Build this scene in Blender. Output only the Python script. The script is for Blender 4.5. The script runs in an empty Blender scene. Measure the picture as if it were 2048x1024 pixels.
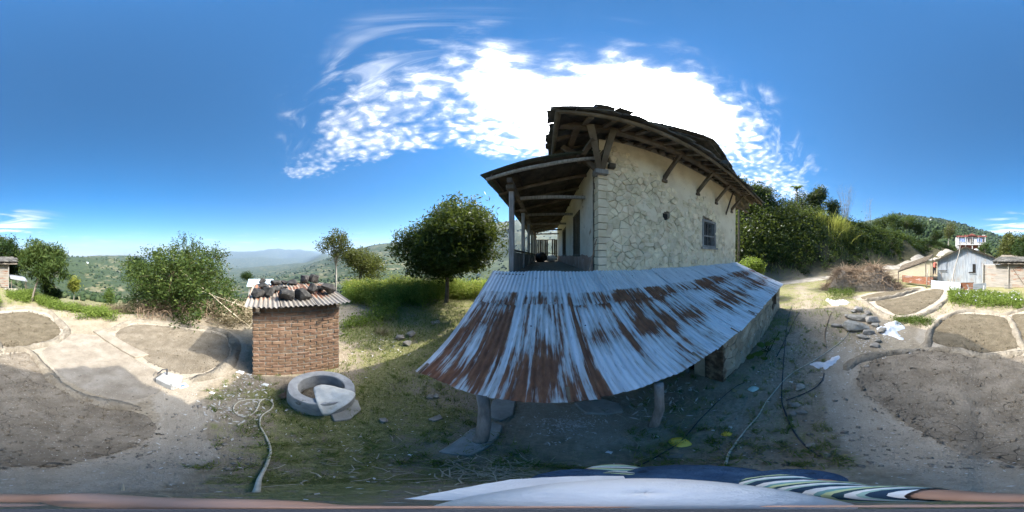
import bpy, bmesh, math, random
import numpy as np
from mathutils import Vector, Matrix, noise as mnoise
from mathutils.geometry import delaunay_2d_cdt

SC = bpy.context.scene
COL = SC.collection
R = math.radians
rng = np.random.default_rng(7)
random.seed(7)

# ------------------------------------------------------------------ camera, sky, sun, exposure
H = 2.6                                   # height of the 360 degree camera above the yard
SUN_AZ, SUN_EL = 30.0, 46.0               # azimuth clockwise from +Y, elevation
EXPOSURE = 2.05
SKY_STRENGTH = 0.14
SUN_STRENGTH = 2.0

cd = bpy.data.cameras.new('camera')
cam = bpy.data.objects.new('camera', cd); COL.objects.link(cam)
cd.type = 'PANO'
cd.panorama_type = 'EQUIRECTANGULAR'
cd.clip_start = 0.02; cd.clip_end = 40000
cam.location = (0, 0, H); cam.rotation_euler = (R(90), 0, 0)
SC.camera = cam
SC.render.engine = 'CYCLES'
SC.cycles.use_denoising = True
SC.cycles.use_light_tree = False
SC.cycles.use_adaptive_sampling = True; SC.cycles.adaptive_threshold = 0.02
SC.cycles.max_bounces = 6; SC.cycles.diffuse_bounces = 3; SC.cycles.glossy_bounces = 2
SC.cycles.transmission_bounces = 3; SC.cycles.volume_bounces = 0; SC.cycles.transparent_max_bounces = 6
SC.cycles.sample_clamp_indirect = 6
SC.view_settings.view_transform = 'Standard'; SC.view_settings.look = 'None'
SC.view_settings.exposure = EXPOSURE; SC.view_settings.gamma = 1.0
SC.view_settings.use_curve_mapping = False


class NT:
    """small helper to write node trees as expressions"""
    def __init__(self, tree):
        self.t = tree; self.n = tree.nodes; self.l = tree.links
    def node(self, typ, **kw):
        nd = self.n.new(typ)
        for k, v in kw.items(): setattr(nd, k, v)
        return nd
    def set(self, sock, v):
        if isinstance(v, bpy.types.NodeSocket): self.l.new(v, sock)
        elif v is not None: sock.default_value = v
    def m(self, op, a, b=None, c=None, clamp=False):
        nd = self.node('ShaderNodeMath', operation=op, use_clamp=clamp)
        for i, v in enumerate((a, b, c)):
            if v is not None: self.set(nd.inputs[i], v)
        return nd.outputs[0]
    def smooth(self, v, a, b):
        nd = self.node('ShaderNodeMapRange', interpolation_type='SMOOTHSTEP')
        self.set(nd.inputs[0], v); self.set(nd.inputs[1], a); self.set(nd.inputs[2], b)
        return nd.outputs[0]
    def noise(self, vec, scale, detail=3, rough=.55, dist=0.0, out=0, dim='3D'):
        nd = self.node('ShaderNodeTexNoise', noise_dimensions=dim)
        self.set(nd.inputs['Vector'], vec); self.set(nd.inputs['Scale'], scale)
        nd.inputs['Detail'].default_value = detail; nd.inputs['Roughness'].default_value = rough
        nd.inputs['Distortion'].default_value = dist
        return nd.outputs[out]
    def voro(self, vec, scale, feature='F1', rnd=1.0):
        nd = self.node('ShaderNodeTexVoronoi', feature=feature)
        self.set(nd.inputs['Vector'], vec); self.set(nd.inputs['Scale'], scale)
        nd.inputs['Randomness'].default_value = rnd
        return nd.outputs['Distance']
    def mapv(self, vec, scale=(1, 1, 1), loc=(0, 0, 0), rot=(0, 0, 0)):
        nd = self.node('ShaderNodeMapping')
        self.set(nd.inputs[0], vec); self.set(nd.inputs['Location'], loc)
        self.set(nd.inputs['Rotation'], rot); self.set(nd.inputs['Scale'], scale)
        return nd.outputs[0]
    def xyz(self, x, y, z=0.0):
        nd = self.node('ShaderNodeCombineXYZ')
        for i, v in enumerate((x, y, z)): self.set(nd.inputs[i], v)
        return nd.outputs[0]
    def sep(self, v):
        nd = self.node('ShaderNodeSeparateXYZ'); self.set(nd.inputs[0], v); return nd.outputs
    def mix(self, f, a, b, mode='MIX'):
        nd = self.node('ShaderNodeMix', data_type='RGBA', blend_type=mode)
        nd.clamp_factor = True
        self.set(nd.inputs[0], f)
        for i, v in ((6, a), (7, b)):
            if isinstance(v, (tuple, list)) and len(v) == 3: v = (*v, 1)
            self.set(nd.inputs[i], v)
        return nd.outputs[2]
    def ramp(self, f, stops, interp='LINEAR'):
        nd = self.node('ShaderNodeValToRGB'); nd.color_ramp.interpolation = interp
        el = nd.color_ramp.elements
        while len(el) < len(stops): el.new(0.5)
        for e, (p, c) in zip(el, stops): e.position = p; e.color = (*c[:3], 1)
        self.set(nd.inputs[0], f)
        return nd.outputs[0]
    def attr(self, name, fac=True):
        nd = self.node('ShaderNodeAttribute', attribute_name=name)
        return nd.outputs['Fac'] if fac else nd.outputs['Vector']


def sky_world():
    w = bpy.data.worlds.new('World'); SC.world = w; w.use_nodes = True
    t = NT(w.node_tree); t.n.clear()
    sky = t.node('ShaderNodeTexSky', sky_type='NISHITA')
    sky.sun_disc = False; sky.sun_elevation = R(SUN_EL); sky.sun_rotation = R(SUN_AZ)
    sky.altitude = 1200; sky.air_density = 1.0; sky.dust_density = 0.6; sky.ozone_density = 2.0
    d = t.node('ShaderNodeTexCoord').outputs['Generated']
    x, y, z = t.sep(d)
    zc = t.m('MAXIMUM', z, 0.03)
    px = t.m('DIVIDE', x, zc); py = t.m('DIVIDE', y, zc)
    P = t.xyz(px, py)
    # the cloud sheet: its outline on a plane high above the yard
    wob = t.m('SUBTRACT', t.noise(P, 2.1, 4, .62, dim='2D'), 0.5)
    wob2 = t.m('SUBTRACT', t.noise(P, 5.5, 3, .6, dim='2D'), 0.5)
    w12 = t.m('ADD', t.m('MULTIPLY', wob, .5), t.m('MULTIPLY', wob2, .16))
    xr = t.m('MAXIMUM', t.m('SUBTRACT', px, .3), 0)
    L1 = t.m('ADD', t.m('SUBTRACT', py, .20), t.m('MULTIPLY', xr, .50))
    L1 = t.m('ADD', L1, w12)
    L2 = t.m('SUBTRACT', t.m('ADD', t.m('MULTIPLY', px, .42), 1.62), py)
    L2 = t.m('ADD', t.m('ADD', L2, t.m('MULTIPLY', t.m('MAXIMUM', t.m('SUBTRACT', px, .22), 0), 4)), t.m('MULTIPLY', w12, 1.2))
    L3 = t.m('ADD', t.m('ADD', px, 2.2), w12)
    m1 = t.smooth(L1, -.16, .34); m2 = t.smooth(L2, -.05, .30); m3 = t.smooth(L3, -.1, .6)
    mask = t.m('MULTIPLY', t.m('MULTIPLY', m1, m2), m3)
    # ripples: small rounded cloudlets in rows
    Pr = t.mapv(P, (1, 1.12, 1), rot=(0, 0, R(-28)))
    dist = t.node('ShaderNodeTexNoise', noise_dimensions='2D'); t.set(dist.inputs['Vector'], P); dist.inputs['Scale'].default_value = 4
    dv = t.node('ShaderNodeVectorMath', operation='SCALE'); t.set(dv.inputs[0], dist.outputs['Color']); dv.inputs['Scale'].default_value = .10
    av = t.node('ShaderNodeVectorMath', operation='ADD'); t.set(av.inputs[0], Pr); t.set(av.inputs[1], dv.outputs[0])
    cell = t.node('ShaderNodeTexVoronoi', feature='SMOOTH_F1', voronoi_dimensions='2D'); t.set(cell.inputs['Vector'], av.outputs[0]); cell.inputs['Scale'].default_value = 13
    cell.inputs['Smoothness'].default_value = .8
    fine = t.noise(av.outputs[0], 11, 6, .72, dim='2D')
    cl = t.m('SUBTRACT', 1.0, t.m('MULTIPLY', cell.outputs['Distance'], 1.5))
    ripple = t.m('ADD', t.m('MULTIPLY', cl, .36), t.m('MULTIPLY', fine, .80))
    big = t.noise(P, 1.7, 3, .5, dim='2D')
    ripple = t.m('ADD', ripple, t.m('MULTIPLY', t.m('SUBTRACT', big, .5), .75))
    # denser towards the part of the sheet that hides the sun
    sx, sy = math.sin(R(SUN_AZ)) / math.tan(R(SUN_EL)), math.cos(R(SUN_AZ)) / math.tan(R(SUN_EL))
    ds = t.m('SQRT', t.m('ADD', t.m('POWER', t.m('SUBTRACT', px, sx + .12), 2), t.m('POWER', t.m('SUBTRACT', py, sy - .12), 2)))
    near = t.m('SUBTRACT', 1.0, t.smooth(ds, .28, .98))
    thick = t.m('ADD', t.m('ADD', ripple, t.m('MULTIPLY', near, .62)), t.m('MULTIPLY', t.m('SUBTRACT', mask, 1), .95))
    cov = t.m('MULTIPLY', t.smooth(thick, .15, 1.36), .98)
    # thin streaks low over the horizon on the far side
    az = t.m('ARCTAN2', x, y)
    st = t.noise(t.xyz(t.m('MULTIPLY', px, .30), t.m('MULTIPLY', py, .50), z), 1.6, 4, .6, .6, dim='2D')
    ms = t.m('MULTIPLY', t.smooth(t.m('SUBTRACT', -2.75, t.m('MULTIPLY', t.m('ABSOLUTE', az), -1)), -.10, .3), t.m('MULTIPLY', t.smooth(z, .10, .16), t.m('SUBTRACT', 1, t.smooth(z, .19, .34))))
    low = t.noise(t.xyz(t.m('MULTIPLY', az, 3.0), t.m('MULTIPLY', z, 26.0), 3.0), 1.5, 4, .62, dim='2D')
    ml = t.m('MULTIPLY', t.smooth(z, .02, .05), t.m('SUBTRACT', 1, t.smooth(z, .07, .17)))
    cov2 = t.m('MULTIPLY', t.smooth(t.m('ADD', st, t.m('MULTIPLY', ms, .22)), .60, .82), t.m('MULTIPLY', ms, .95))
    cov3 = t.m('MULTIPLY', t.smooth(low, .56, .78), t.m('MULTIPLY', ml, .55))
    wisp = t.noise(t.mapv(P, (2.2, 7, 1), rot=(0, 0, R(-14))), 1.0, 5, .62, .5, dim='2D')
    mw = t.m('MULTIPLY', t.m('MULTIPLY', t.smooth(L1, -.10, .06), t.m('SUBTRACT', 1, t.smooth(L1, .25, .6))), t.smooth(px, -1.6, -.6))
    cov4 = t.m('MULTIPLY', t.smooth(wisp, .46, .74), t.m('MULTIPLY', mw, .40))
    c = t.m('MAXIMUM', t.m('MAXIMUM', cov, cov4), t.m('MAXIMUM', cov2, cov3))
    # cloud brightness: forward scattering near the sun
    sd = (math.sin(R(SUN_AZ)) * math.cos(R(SUN_EL)), math.cos(R(SUN_AZ)) * math.cos(R(SUN_EL)), math.sin(R(SUN_EL)))
    dot = t.node('ShaderNodeVectorMath', operation='DOT_PRODUCT'); t.set(dot.inputs[0], d); dot.inputs[1].default_value = sd
    fs = t.m('POWER', t.m('MAXIMUM', dot.outputs['Value'], 0), 4)
    br = t.m('ADD', 2.7, t.m('MULTIPLY', t.m('MULTIPLY', fs, 105.0), t.m('POWER', c, 3.2)))
    ccol = t.node('ShaderNodeVectorMath', operation='SCALE'); ccol.inputs[0].default_value = (1, 1.0, 1.02); t.set(ccol.inputs['Scale'], br)
    hs = t.node('ShaderNodeHueSaturation'); hs.inputs['Saturation'].default_value = 1.5; hs.inputs['Value'].default_value = 0.37; hs.inputs['Hue'].default_value = .496
    t.set(hs.inputs['Color'], sky.outputs[0])
    out = t.mix(c, hs.outputs[0], ccol.outputs[0])
    bg = t.node('ShaderNodeBackground'); t.set(bg.inputs[0], out); bg.inputs[1].default_value = SKY_STRENGTH
    wo = t.node('ShaderNodeOutputWorld'); t.l.new(bg.outputs[0], wo.inputs[0])
    w.cycles.sampling_method = 'MANUAL'; w.cycles.sample_map_resolution = 1024
sky_world()

sl = bpy.data.lights.new('sun', 'SUN'); sl.energy = SUN_STRENGTH; sl.angle = R(0.55); sl.color = (1.0, .95, .86)
sun = bpy.data.objects.new('sun', sl); COL.objects.link(sun)
sdir = Vector((math.sin(R(SUN_AZ)) * math.cos(R(SUN_EL)), math.cos(R(SUN_AZ)) * math.cos(R(SUN_EL)), math.sin(R(SUN_EL))))
sun.rotation_euler = sdir.to_track_quat('Z', 'Y').to_euler(); sun.location = (0, 0, 30)

# ------------------------------------------------------------------ where things stand (measured on the photograph, 2048 x 1024)
def az_of(x): return (x / 2048.0 - .5) * 2 * math.pi
def el_of(y): return (.5 - y / 1024.0) * math.pi
def gp(x, y, z=0.0):
    d = (H - z) / math.tan(-el_of(y)); a = az_of(x)
    return Vector((d * math.sin(a), d * math.cos(a), z))
def pd(x, y, d):
    a = az_of(x)
    return Vector((d * math.sin(a), d * math.cos(a), H + d * math.tan(el_of(y))))
def on_plane(x, y, p0, n):
    a, e = az_of(x), el_of(y)
    v = Vector((math.sin(a) * math.cos(e), math.cos(a) * math.cos(e), math.sin(e)))
    o = Vector((0, 0, H))
    return o + v * ((Vector(p0) - o).dot(n) / v.dot(n))

# ------------------------------------------------------------------ objects
def setp(o, label=None, cat=None, group=None, kind=None):
    if label: o['label'] = label
    if cat: o['category'] = cat
    if group: o['group'] = group
    if kind: o['kind'] = kind
    return o
def root(name, loc, label, cat, group=None):
    o = bpy.data.objects.new(name, None); COL.objects.link(o); o.location = loc
    o.empty_display_size = .2
    return setp(o, label, cat, group)
def worldloc(o):
    v = Vector((0, 0, 0))
    while o is not None: v += o.location; o = o.parent
    return v

class MB:
    def __init__(self): self.v = []; self.f = []; self.uv = None
    def add(self, vs, fs):
        b = len(self.v); self.v += [tuple(p) for p in vs]; self.f += [tuple(i + b for i in f) for f in fs]
    def box(self, lo, hi):
        x0, y0, z0 = lo; x1, y1, z1 = hi
        self.add([(x0, y0, z0), (x1, y0, z0), (x1, y1, z0), (x0, y1, z0), (x0, y0, z1), (x1, y0, z1), (x1, y1, z1), (x0, y1, z1)],
                 [(3, 2, 1, 0), (4, 5, 6, 7), (0, 1, 5, 4), (1, 2, 6, 5), (2, 3, 7, 6), (3, 0, 4, 7)])
    def hexa(self, p):      # eight corners: bottom loop, top loop
        self.add(p, [(3, 2, 1, 0), (4, 5, 6, 7), (0, 1, 5, 4), (1, 2, 6, 5), (2, 3, 7, 6), (3, 0, 4, 7)])
    def bar(self, p, q, w, h, up=(0, 0, 1), jit=0.0):
        p = Vector(p); q = Vector(q); d = (q - p).normalized(); u = Vector(up)
        s = d.cross(u)
        if s.length < 1e-4: s = d.cross(Vector((1, 0, 0)))
        s.normalize(); u = s.cross(d).normalized()
        c = []
        for o in (p, q):
            for a, b in ((-1, -1), (1, -1), (1, 1), (-1, 1)):
                c.append(o + s * a * w / 2 + u * b * h / 2 + Vector([random.uniform(-jit, jit) for _ in range(3)]))
        self.add(c, [(3, 2, 1, 0), (4, 5, 6, 7), (0, 1, 5, 4), (1, 2, 6, 5), (2, 3, 7, 6), (3, 0, 4, 7)])
    def tube(self, pts, rad, n=7, cap=True):
        pts = [Vector(p) for p in pts]
        if not hasattr(rad, '__len__'): rad = [rad] * len(pts)
        b = len(self.v); k = len(pts); ref = None
        for i, p in enumerate(pts):
            d = (pts[min(i + 1, k - 1)] - pts[max(i - 1, 0)])
            d = d.normalized() if d.length > 1e-9 else Vector((0, 0, 1))
            if ref is None: ref = Vector((0, 0, 1)) if abs(d.z) < .9 else Vector((1, 0, 0))
            s = d.cross(ref).normalized(); u = s.cross(d).normalized(); ref = u
            for j in range(n):
                a = 2 * math.pi * j / n
                self.v.append(tuple(p + (s * math.cos(a) + u * math.sin(a)) * rad[i]))
        for i in range(k - 1):
            for j in range(n):
                a = b + i * n + j; c = b + i * n + (j + 1) % n
                self.f.append((a, c, c + n, a + n))
        if cap:
            self.f.append(tuple(b + j for j in reversed(range(n)))); self.f.append(tuple(b + (k - 1) * n + j for j in range(n)))
    def prism(self, poly, z0, z1):
        n = len(poly); b = len(self.v)
        self.v += [(p[0], p[1], z0) for p in poly] + [(p[0], p[1], z1) for p in poly]
        self.f += [tuple(b + i for i in reversed(range(n))), tuple(b + n + i for i in range(n))]
        self.f += [(b + i, b + (i + 1) % n, b + n + (i + 1) % n, b + n + i) for i in range(n)]
    def mesh(self, name, mat, off=Vector((0, 0, 0)), smooth=False):
        me = bpy.data.meshes.new(name)
        me.from_pydata([(x - off[0], y - off[1], z - off[2]) for x, y, z in self.v], [], self.f)
        if mat: me.materials.append(mat)
        if smooth: me.polygons.foreach_set('use_smooth', [True] * len(me.polygons))
        if self.uv is not None:
            l = me.uv_layers.new(name='UVMap'); li = np.empty(len(me.loops), np.int32); me.loops.foreach_get('vertex_index', li)
            l.data.foreach_set('uv', np.asarray(self.uv, np.float32)[li].ravel())
        me.update(); return me
    def build(self, name, mat, parent=None, smooth=False, label=None, cat=None, group=None, kind=None, loc=None, bevel=0):
        """world-space geometry linked as one object; a thing on its own gets its origin at its base"""
        if parent is None:
            if loc is None:
                a = np.array(self.v); loc = Vector(((a[:, 0].min() + a[:, 0].max()) / 2, (a[:, 1].min() + a[:, 1].max()) / 2, a[:, 2].min()))
            off = Vector(loc)
        else: off = worldloc(parent)
        o = bpy.data.objects.new(name, self.mesh(name, mat, off, smooth)); COL.objects.link(o)
        o.parent = parent
        if parent is None: o.location = off
        if bevel:
            bm = bmesh.new(); bm.from_mesh(o.data)
            bmesh.ops.bevel(bm, geom=bm.edges[:], offset=bevel, segments=1, affect='EDGES', clamp_overlap=True)
            bm.to_mesh(o.data); bm.free()
        return setp(o, label, cat, group, kind)

def np_mesh(name, V, F, mat, loc=(0, 0, 0), attrs=None, smooth=False, parent=None, uv=None):
    """large meshes straight from arrays; F is (n,3) or (n,4)"""
    me = bpy.data.meshes.new(name)
    V = np.asarray(V, np.float32) - np.asarray(loc, np.float32)
    n, k = F.shape
    me.vertices.add(len(V)); me.vertices.foreach_set('co', V.ravel())
    me.loops.add(n * k); me.loops.foreach_set('vertex_index', F.astype(np.int32).ravel())
    me.polygons.add(n)
    me.polygons.foreach_set('loop_start', np.arange(0, n * k, k, dtype=np.int32))
    me.polygons.foreach_set('loop_total', np.full(n, k, np.int32))
    if smooth: me.polygons.foreach_set('use_smooth', np.ones(n, bool))
    for nm, a in (attrs or {}).items():
        at = me.attributes.new(nm, 'FLOAT', 'POINT'); at.data.foreach_set('value', np.asarray(a, np.float32))
    me.update(calc_edges=True)
    if uv is not None:
        l = me.uv_layers.new(name='UVMap'); l.data.foreach_set('uv', np.asarray(uv, np.float32)[F.ravel()].ravel())
    if mat: me.materials.append(mat)
    o = bpy.data.objects.new(name, me); COL.objects.link(o); o.parent = parent
    if parent is None: o.location = loc
    return o

def catmull(pts, per=8, closed=False):
    pts = [Vector(p) for p in pts]; n = len(pts); out = []
    rngi = range(n) if closed else range(n - 1)
    for i in rngi:
        p0 = pts[(i - 1) % n] if closed or i > 0 else pts[i] * 2 - pts[i + 1]
        p1 = pts[i]; p2 = pts[(i + 1) % n]
        p3 = pts[(i + 2) % n] if closed or i + 2 < n else p2 * 2 - p1
        for k in range(per):
            t = k / per
            out.append(.5 * ((2 * p1) + (p2 - p0) * t + (2 * p0 - 5 * p1 + 4 * p2 - p3) * t * t + (3 * p1 - p0 - 3 * p2 + p3) * t ** 3))
    if not closed: out.append(pts[-1])
    return out

# ------------------------------------------------------------------ value noise on arrays
_tab = rng.random((256, 256)).astype(np.float32)
def vnoise(x, y):
    xi = np.floor(x).astype(np.int64); yi = np.floor(y).astype(np.int64)
    fx = x - xi; fy = y - yi; fx = fx * fx * (3 - 2 * fx); fy = fy * fy * (3 - 2 * fy)
    a = _tab[xi & 255, yi & 255]; b = _tab[(xi + 1) & 255, yi & 255]; c = _tab[xi & 255, (yi + 1) & 255]; d = _tab[(xi + 1) & 255, (yi + 1) & 255]
    return (a * (1 - fx) + b * fx) * (1 - fy) + (c * (1 - fx) + d * fx) * fy
def fbm(x, y, oct=4, gain=.5):
    s = 0; a = 1; t = 0
    for i in range(oct):
        s = s + a * vnoise(x * 2 ** i + 17.3 * i, y * 2 ** i + 5.1 * i); t += a; a *= gain
    return s / t

# ------------------------------------------------------------------ materials
MATS = {}
def mat(name, stops, scale=4, detail=4, rough=.85, bump=.3, bscale=None, coord='pos', rnd=0.0, stretch=(1, 1, 1), metal=0.0,
        spots=None, spec=.3, bdist=.02, rot=(0, 0, 0)):
    """noise-driven surface: colour ramp over fractal noise, optional spots (colour, scale, threshold), bump, per-object variation"""
    m = bpy.data.materials.new(name); m.use_nodes = True
    t = NT(m.node_tree); bs = t.n['Principled BSDF']
    if coord == 'pos': v = t.node('ShaderNodeNewGeometry').outputs['Position']
    elif coord == 'uv': v = t.node('ShaderNodeTexCoord').outputs['UV']
    else: v = t.node('ShaderNodeTexCoord').outputs['Object']
    vm = t.mapv(v, stretch, rot=rot)
    f = t.noise(vm, scale, detail, .6)
    c = t.ramp(t.smooth(f, .25, .75), [(i / max(1, len(stops) - 1), s) for i, s in enumerate(stops)])
    if spots:
        for (sc, ssc, th, soft) in spots:
            c = t.mix(t.smooth(t.noise(vm, ssc, 3, .62), th, th + soft), c, sc)
    if rnd:
        oi = t.node('ShaderNodeObjectInfo').outputs['Random']
        hs = t.node('ShaderNodeHueSaturation'); t.set(hs.inputs['Color'], c)
        t.set(hs.inputs['Value'], t.m('ADD', 1 - rnd, t.m('MULTIPLY', oi, 2 * rnd)))
        t.set(hs.inputs['Hue'], t.m('ADD', .5 - rnd * .04, t.m('MULTIPLY', t.m('FRACT', t.m('MULTIPLY', oi, 7.3)), rnd * .08)))
        c = hs.outputs[0]
    t.set(bs.inputs['Base Color'], c)
    bs.inputs['Roughness'].default_value = rough; bs.inputs['Metallic'].default_value = metal
    bs.inputs['Specular IOR Level'].default_value = spec
    if bump:
        b = t.node('ShaderNodeBump'); b.inputs['Strength'].default_value = bump; b.inputs['Distance'].default_value = bdist
        t.set(b.inputs['Height'], t.noise(vm, bscale or scale * 6, 4, .65)); t.set(bs.inputs['Normal'], b.outputs[0])
    MATS[name] = m; return m

def leaf_mat(name, dark, mid, light, trans=.35, rough=.5, spec=.35):
    m = bpy.data.materials.new(name); m.use_nodes = True
    t = NT(m.node_tree); bs = t.n['Principled BSDF']; out = t.n['Material Output']
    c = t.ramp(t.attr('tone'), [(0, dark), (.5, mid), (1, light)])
    t.set(bs.inputs['Base Color'], c); bs.inputs['Roughness'].default_value = rough; bs.inputs['Specular IOR Level'].default_value = spec * .35
    tr = t.node('ShaderNodeBsdfTranslucent')
    tc = t.mix(.55, c, (.35, .42, .05), 'MIX'); t.set(tr.inputs[0], t.mix(.5, c, tc))
    mx = t.node('ShaderNodeMixShader'); mx.inputs[0].default_value = trans
    t.l.new(bs.outputs[0], mx.inputs[1]); t.l.new(tr.outputs[0], mx.inputs[2]); t.l.new(mx.outputs[0], out.inputs[0])
    MATS[name] = m; return m

# ------------------------------------------------------------------ shared materials
mat('soil_dark', [(.15, .122, .085), (.20, .166, .12), (.26, .22, .162)], 3, 6, .95, 1.0, 26, bdist=.04,
    spots=[((.13, .105, .07), 12, .58, .14), ((.42, .375, .30), 50, .63, .05), ((.07, .06, .042), 44, .66, .05)])
mat('soil_sand', [(.105, .083, .052), (.14, .113, .073), (.18, .148, .10)], 3, 6, .95, 1.0, 28, bdist=.04,
    spots=[((.095, .078, .045), 14, .56, .14), ((.30, .27, .20), 55, .63, .05), ((.06, .05, .03), 48, .65, .05)])
mat('mud', [(.19, .16, .118), (.25, .215, .162), (.32, .28, .22)], 4, 6, .95, 1.0, 24, bdist=.05, spots=[((.19, .155, .11), 9, .56, .14), ((.42, .38, .31), 46, .63, .06), ((.12, .10, .07), 40, .66, .05)])
mat('dust_pale', [(.22, .184, .138), (.29, .248, .192), (.355, .31, .25)], 3, 6, .95, .9, 40, bdist=.025, spots=[((.25, .215, .165), 10, .58, .14), ((.18, .15, .115), 48, .64, .05), ((.56, .52, .45), 60, .65, .05)])
mat('road_dust', [(.27, .235, .185), (.35, .31, .25), (.42, .375, .31)], 1.2, 6, .95, .6, 9, bdist=.05)
mat('concrete', [(.27, .27, .26), (.36, .36, .35), (.45, .45, .43)], 6, 6, .85, .35, 50, bdist=.01, spots=[((.16, .16, .14), 7, .62, .12)])
mat('slab', [(.22, .215, .19), (.31, .30, .27), (.38, .37, .33)], 5, 6, .85, .35, 40, bdist=.01, spots=[((.13, .15, .08), 8, .64, .1)])
mat('rock', [(.19, .17, .14), (.30, .272, .228), (.42, .385, .33)], 6, 6, .9, .5, 30, coord='obj', rnd=.25, bdist=.02)
mat('rock_dark', [(.014, .0135, .013), (.032, .03, .028), (.075, .07, .062)], 9, 6, .9, .7, 40, coord='obj', rnd=.35, bdist=.015)
mat('wall_stone', [(.54, .43, .27), (.72, .60, .405), (.82, .715, .515)], 5, 6, .92, .8, 30, coord='pos', rnd=.16, bdist=.012,
    spots=[((.27, .20, .12), 6, .68, .12), ((.18, .17, .15), 19, .70, .06)])
mat('quoin_stone', [(.60, .485, .315), (.70, .585, .405), (.77, .665, .49)], 4, 6, .92, .4, 40, coord='pos', rnd=.10, bdist=.008, spots=[((.32, .25, .16), 7, .68, .1)])
mat('mortar', [(.035, .028, .02), (.13, .10, .068), (.34, .28, .20)], 5, 6, .95, .7, 30, bdist=.02)
mat('plaster', [(.60, .495, .33), (.74, .63, .445), (.81, .715, .53)], 1.4, 7, .92, .35, 22, bdist=.012,
    spots=[((.30, .235, .15), 2.2, .62, .14), ((.23, .20, .15), 26, .69, .05)])
mat('plaster_white', [(.56, .50, .40), (.66, .605, .51), (.72, .68, .60)], 1.2, 7, .92, .3, 22, bdist=.01, spots=[((.33, .25, .17), 2.4, .60, .12), ((.24, .21, .17), 24, .70, .05)])
mat('plaster_red', [(.30, .17, .12), (.38, .24, .18), (.44, .31, .25)], 3, 6, .92, .4, 30, bdist=.01, spots=[((.5, .45, .4), 5, .62, .1)])
mat('wood_old', [(.075, .058, .042), (.12, .095, .068), (.18, .148, .11)], 3, 6, .85, .5, 22, coord='obj', rnd=.25, bdist=.01, stretch=(1, 1, .5))
mat('wood_grey', [(.15, .145, .135), (.23, .22, .205), (.31, .30, .28)], 5, 6, .85, .5, 30, coord='obj', rnd=.2, bdist=.01, stretch=(4, 4, .5))
mat('wood_dark', [(.03, .024, .018), (.055, .043, .032), (.085, .068, .05)], 4, 6, .9, .5, 24, coord='obj', rnd=.3, bdist=.01)
mat('slate', [(.055, .052, .045), (.085, .08, .07), (.14, .13, .11)], 5, 6, .8, .5, 30, coord='pos', rnd=.35, bdist=.01, spots=[((.09, .10, .045), 6, .66, .1)])
mat('brick', [(.19, .112, .068), (.265, .162, .10), (.34, .225, .15)], 9, 5, .92, .5, 60, coord='pos', rnd=.13, bdist=.006, spots=[((.42, .36, .29), 16, .68, .1), ((.14, .08, .05), 11, .70, .08)])
mat('brick_mortar', [(.20, .175, .14), (.27, .24, .195), (.33, .30, .25)], 9, 6, .95, .6, 50, bdist=.01)
mat('bark', [(.075, .06, .045), (.13, .108, .083), (.21, .18, .145)], 5, 6, .9, .8, 22, bdist=.02, stretch=(3, 3, .7))
mat('bark_pale', [(.20, .18, .15), (.29, .265, .225), (.38, .355, .31)], 5, 6, .9, .6, 22, bdist=.02, stretch=(3, 3, .7))
mat('twig', [(.16, .11, .07), (.24, .17, .11), (.34, .26, .18)], 3, 3, .9, .2, 20)
mat('twig_pale', [(.36, .30, .21), (.45, .39, .28), (.55, .49, .38)], 3, 3, .9, .2, 20)
mat('cloth_white', [(.60, .61, .63), (.70, .71, .73), (.78, .78, .79)], 7, 5, .8, .5, 26, coord='pos', bdist=.02, spots=[((.44, .40, .34), 5, .64, .12)])
mat('sack', [(.56, .545, .48), (.64, .625, .56), (.70, .69, .64)], 8, 5, .8, .4, 60, coord='pos', bdist=.008, spots=[((.42, .38, .27), 5, .62, .14)])
mat('rope', [(.42, .38, .29), (.52, .48, .38), (.60, .56, .46)], 20, 3, .8, .4, 120, bdist=.004)
mat('pipe_black', [(.03, .032, .038), (.05, .052, .06), (.085, .085, .095)], 12, 3, .5, .1, 60)
mat('plastic_yellow', [(.78, .50, .05), (.85, .58, .07), (.88, .66, .14)], 10, 3, .45, .1, 40)
mat('paper_white', [(.66, .66, .64), (.74, .74, .72), (.80, .80, .78)], 10, 3, .8, .2, 40)
mat('paper_mint', [(.46, .60, .52), (.52, .66, .58), (.6, .72, .65)], 10, 3, .7, .2, 40)
mat('paint_blue', [(.10, .16, .33), (.14, .21, .40), (.18, .26, .46)], 3, 3, .6, 0)
mat('paint_white', [(.40, .40, .40), (.46, .46, .455), (.52, .52, .51)], 2, 4, .7, 0)
mat('paint_maroon', [(.17, .05, .04), (.22, .07, .055), (.27, .10, .08)], 2, 4, .7, 0)
mat('glass_dark', [(.02, .025, .03), (.03, .035, .045), (.05, .055, .065)], 3, 2, .12, 0, spec=.6)
mat('dark_inside', [(.012, .011, .01), (.018, .016, .014), (.024, .022, .02)], 3, 2, .95, 0)
mat('tin_blue', [(.40, .52, .58), (.47, .60, .66), (.54, .66, .72)], 2, 3, .5, 0)
mat('metal_grey', [(.32, .33, .35), (.40, .41, .43), (.47, .48, .5)], 6, 4, .5, .1, metal=.4)
mat('thatch', [(.12, .095, .07), (.18, .15, .115), (.26, .22, .18)], 6, 6, .95, .9, 26, bdist=.04)
mat('litter', [(.40, .38, .34), (.54, .52, .48), (.68, .67, .64)], 9, 3, .9, 0, coord='pos')
leaf_mat('leaf_mango', (.014, .028, .008), (.032, .056, .014), (.085, .115, .03), .28, .5, .3)
leaf_mat('leaf_dark', (.008, .019, .007), (.020, .040, .012), (.05, .08, .022), .25, .5)
leaf_mat('leaf_bush', (.034, .06, .012), (.075, .12, .026), (.16, .21, .05), .42)
leaf_mat('leaf_olive', (.035, .042, .014), (.075, .085, .026), (.14, .145, .05), .35)
leaf_mat('leaf_thicket', (.012, .025, .007), (.032, .056, .013), (.095, .125, .03), .24)
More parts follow.
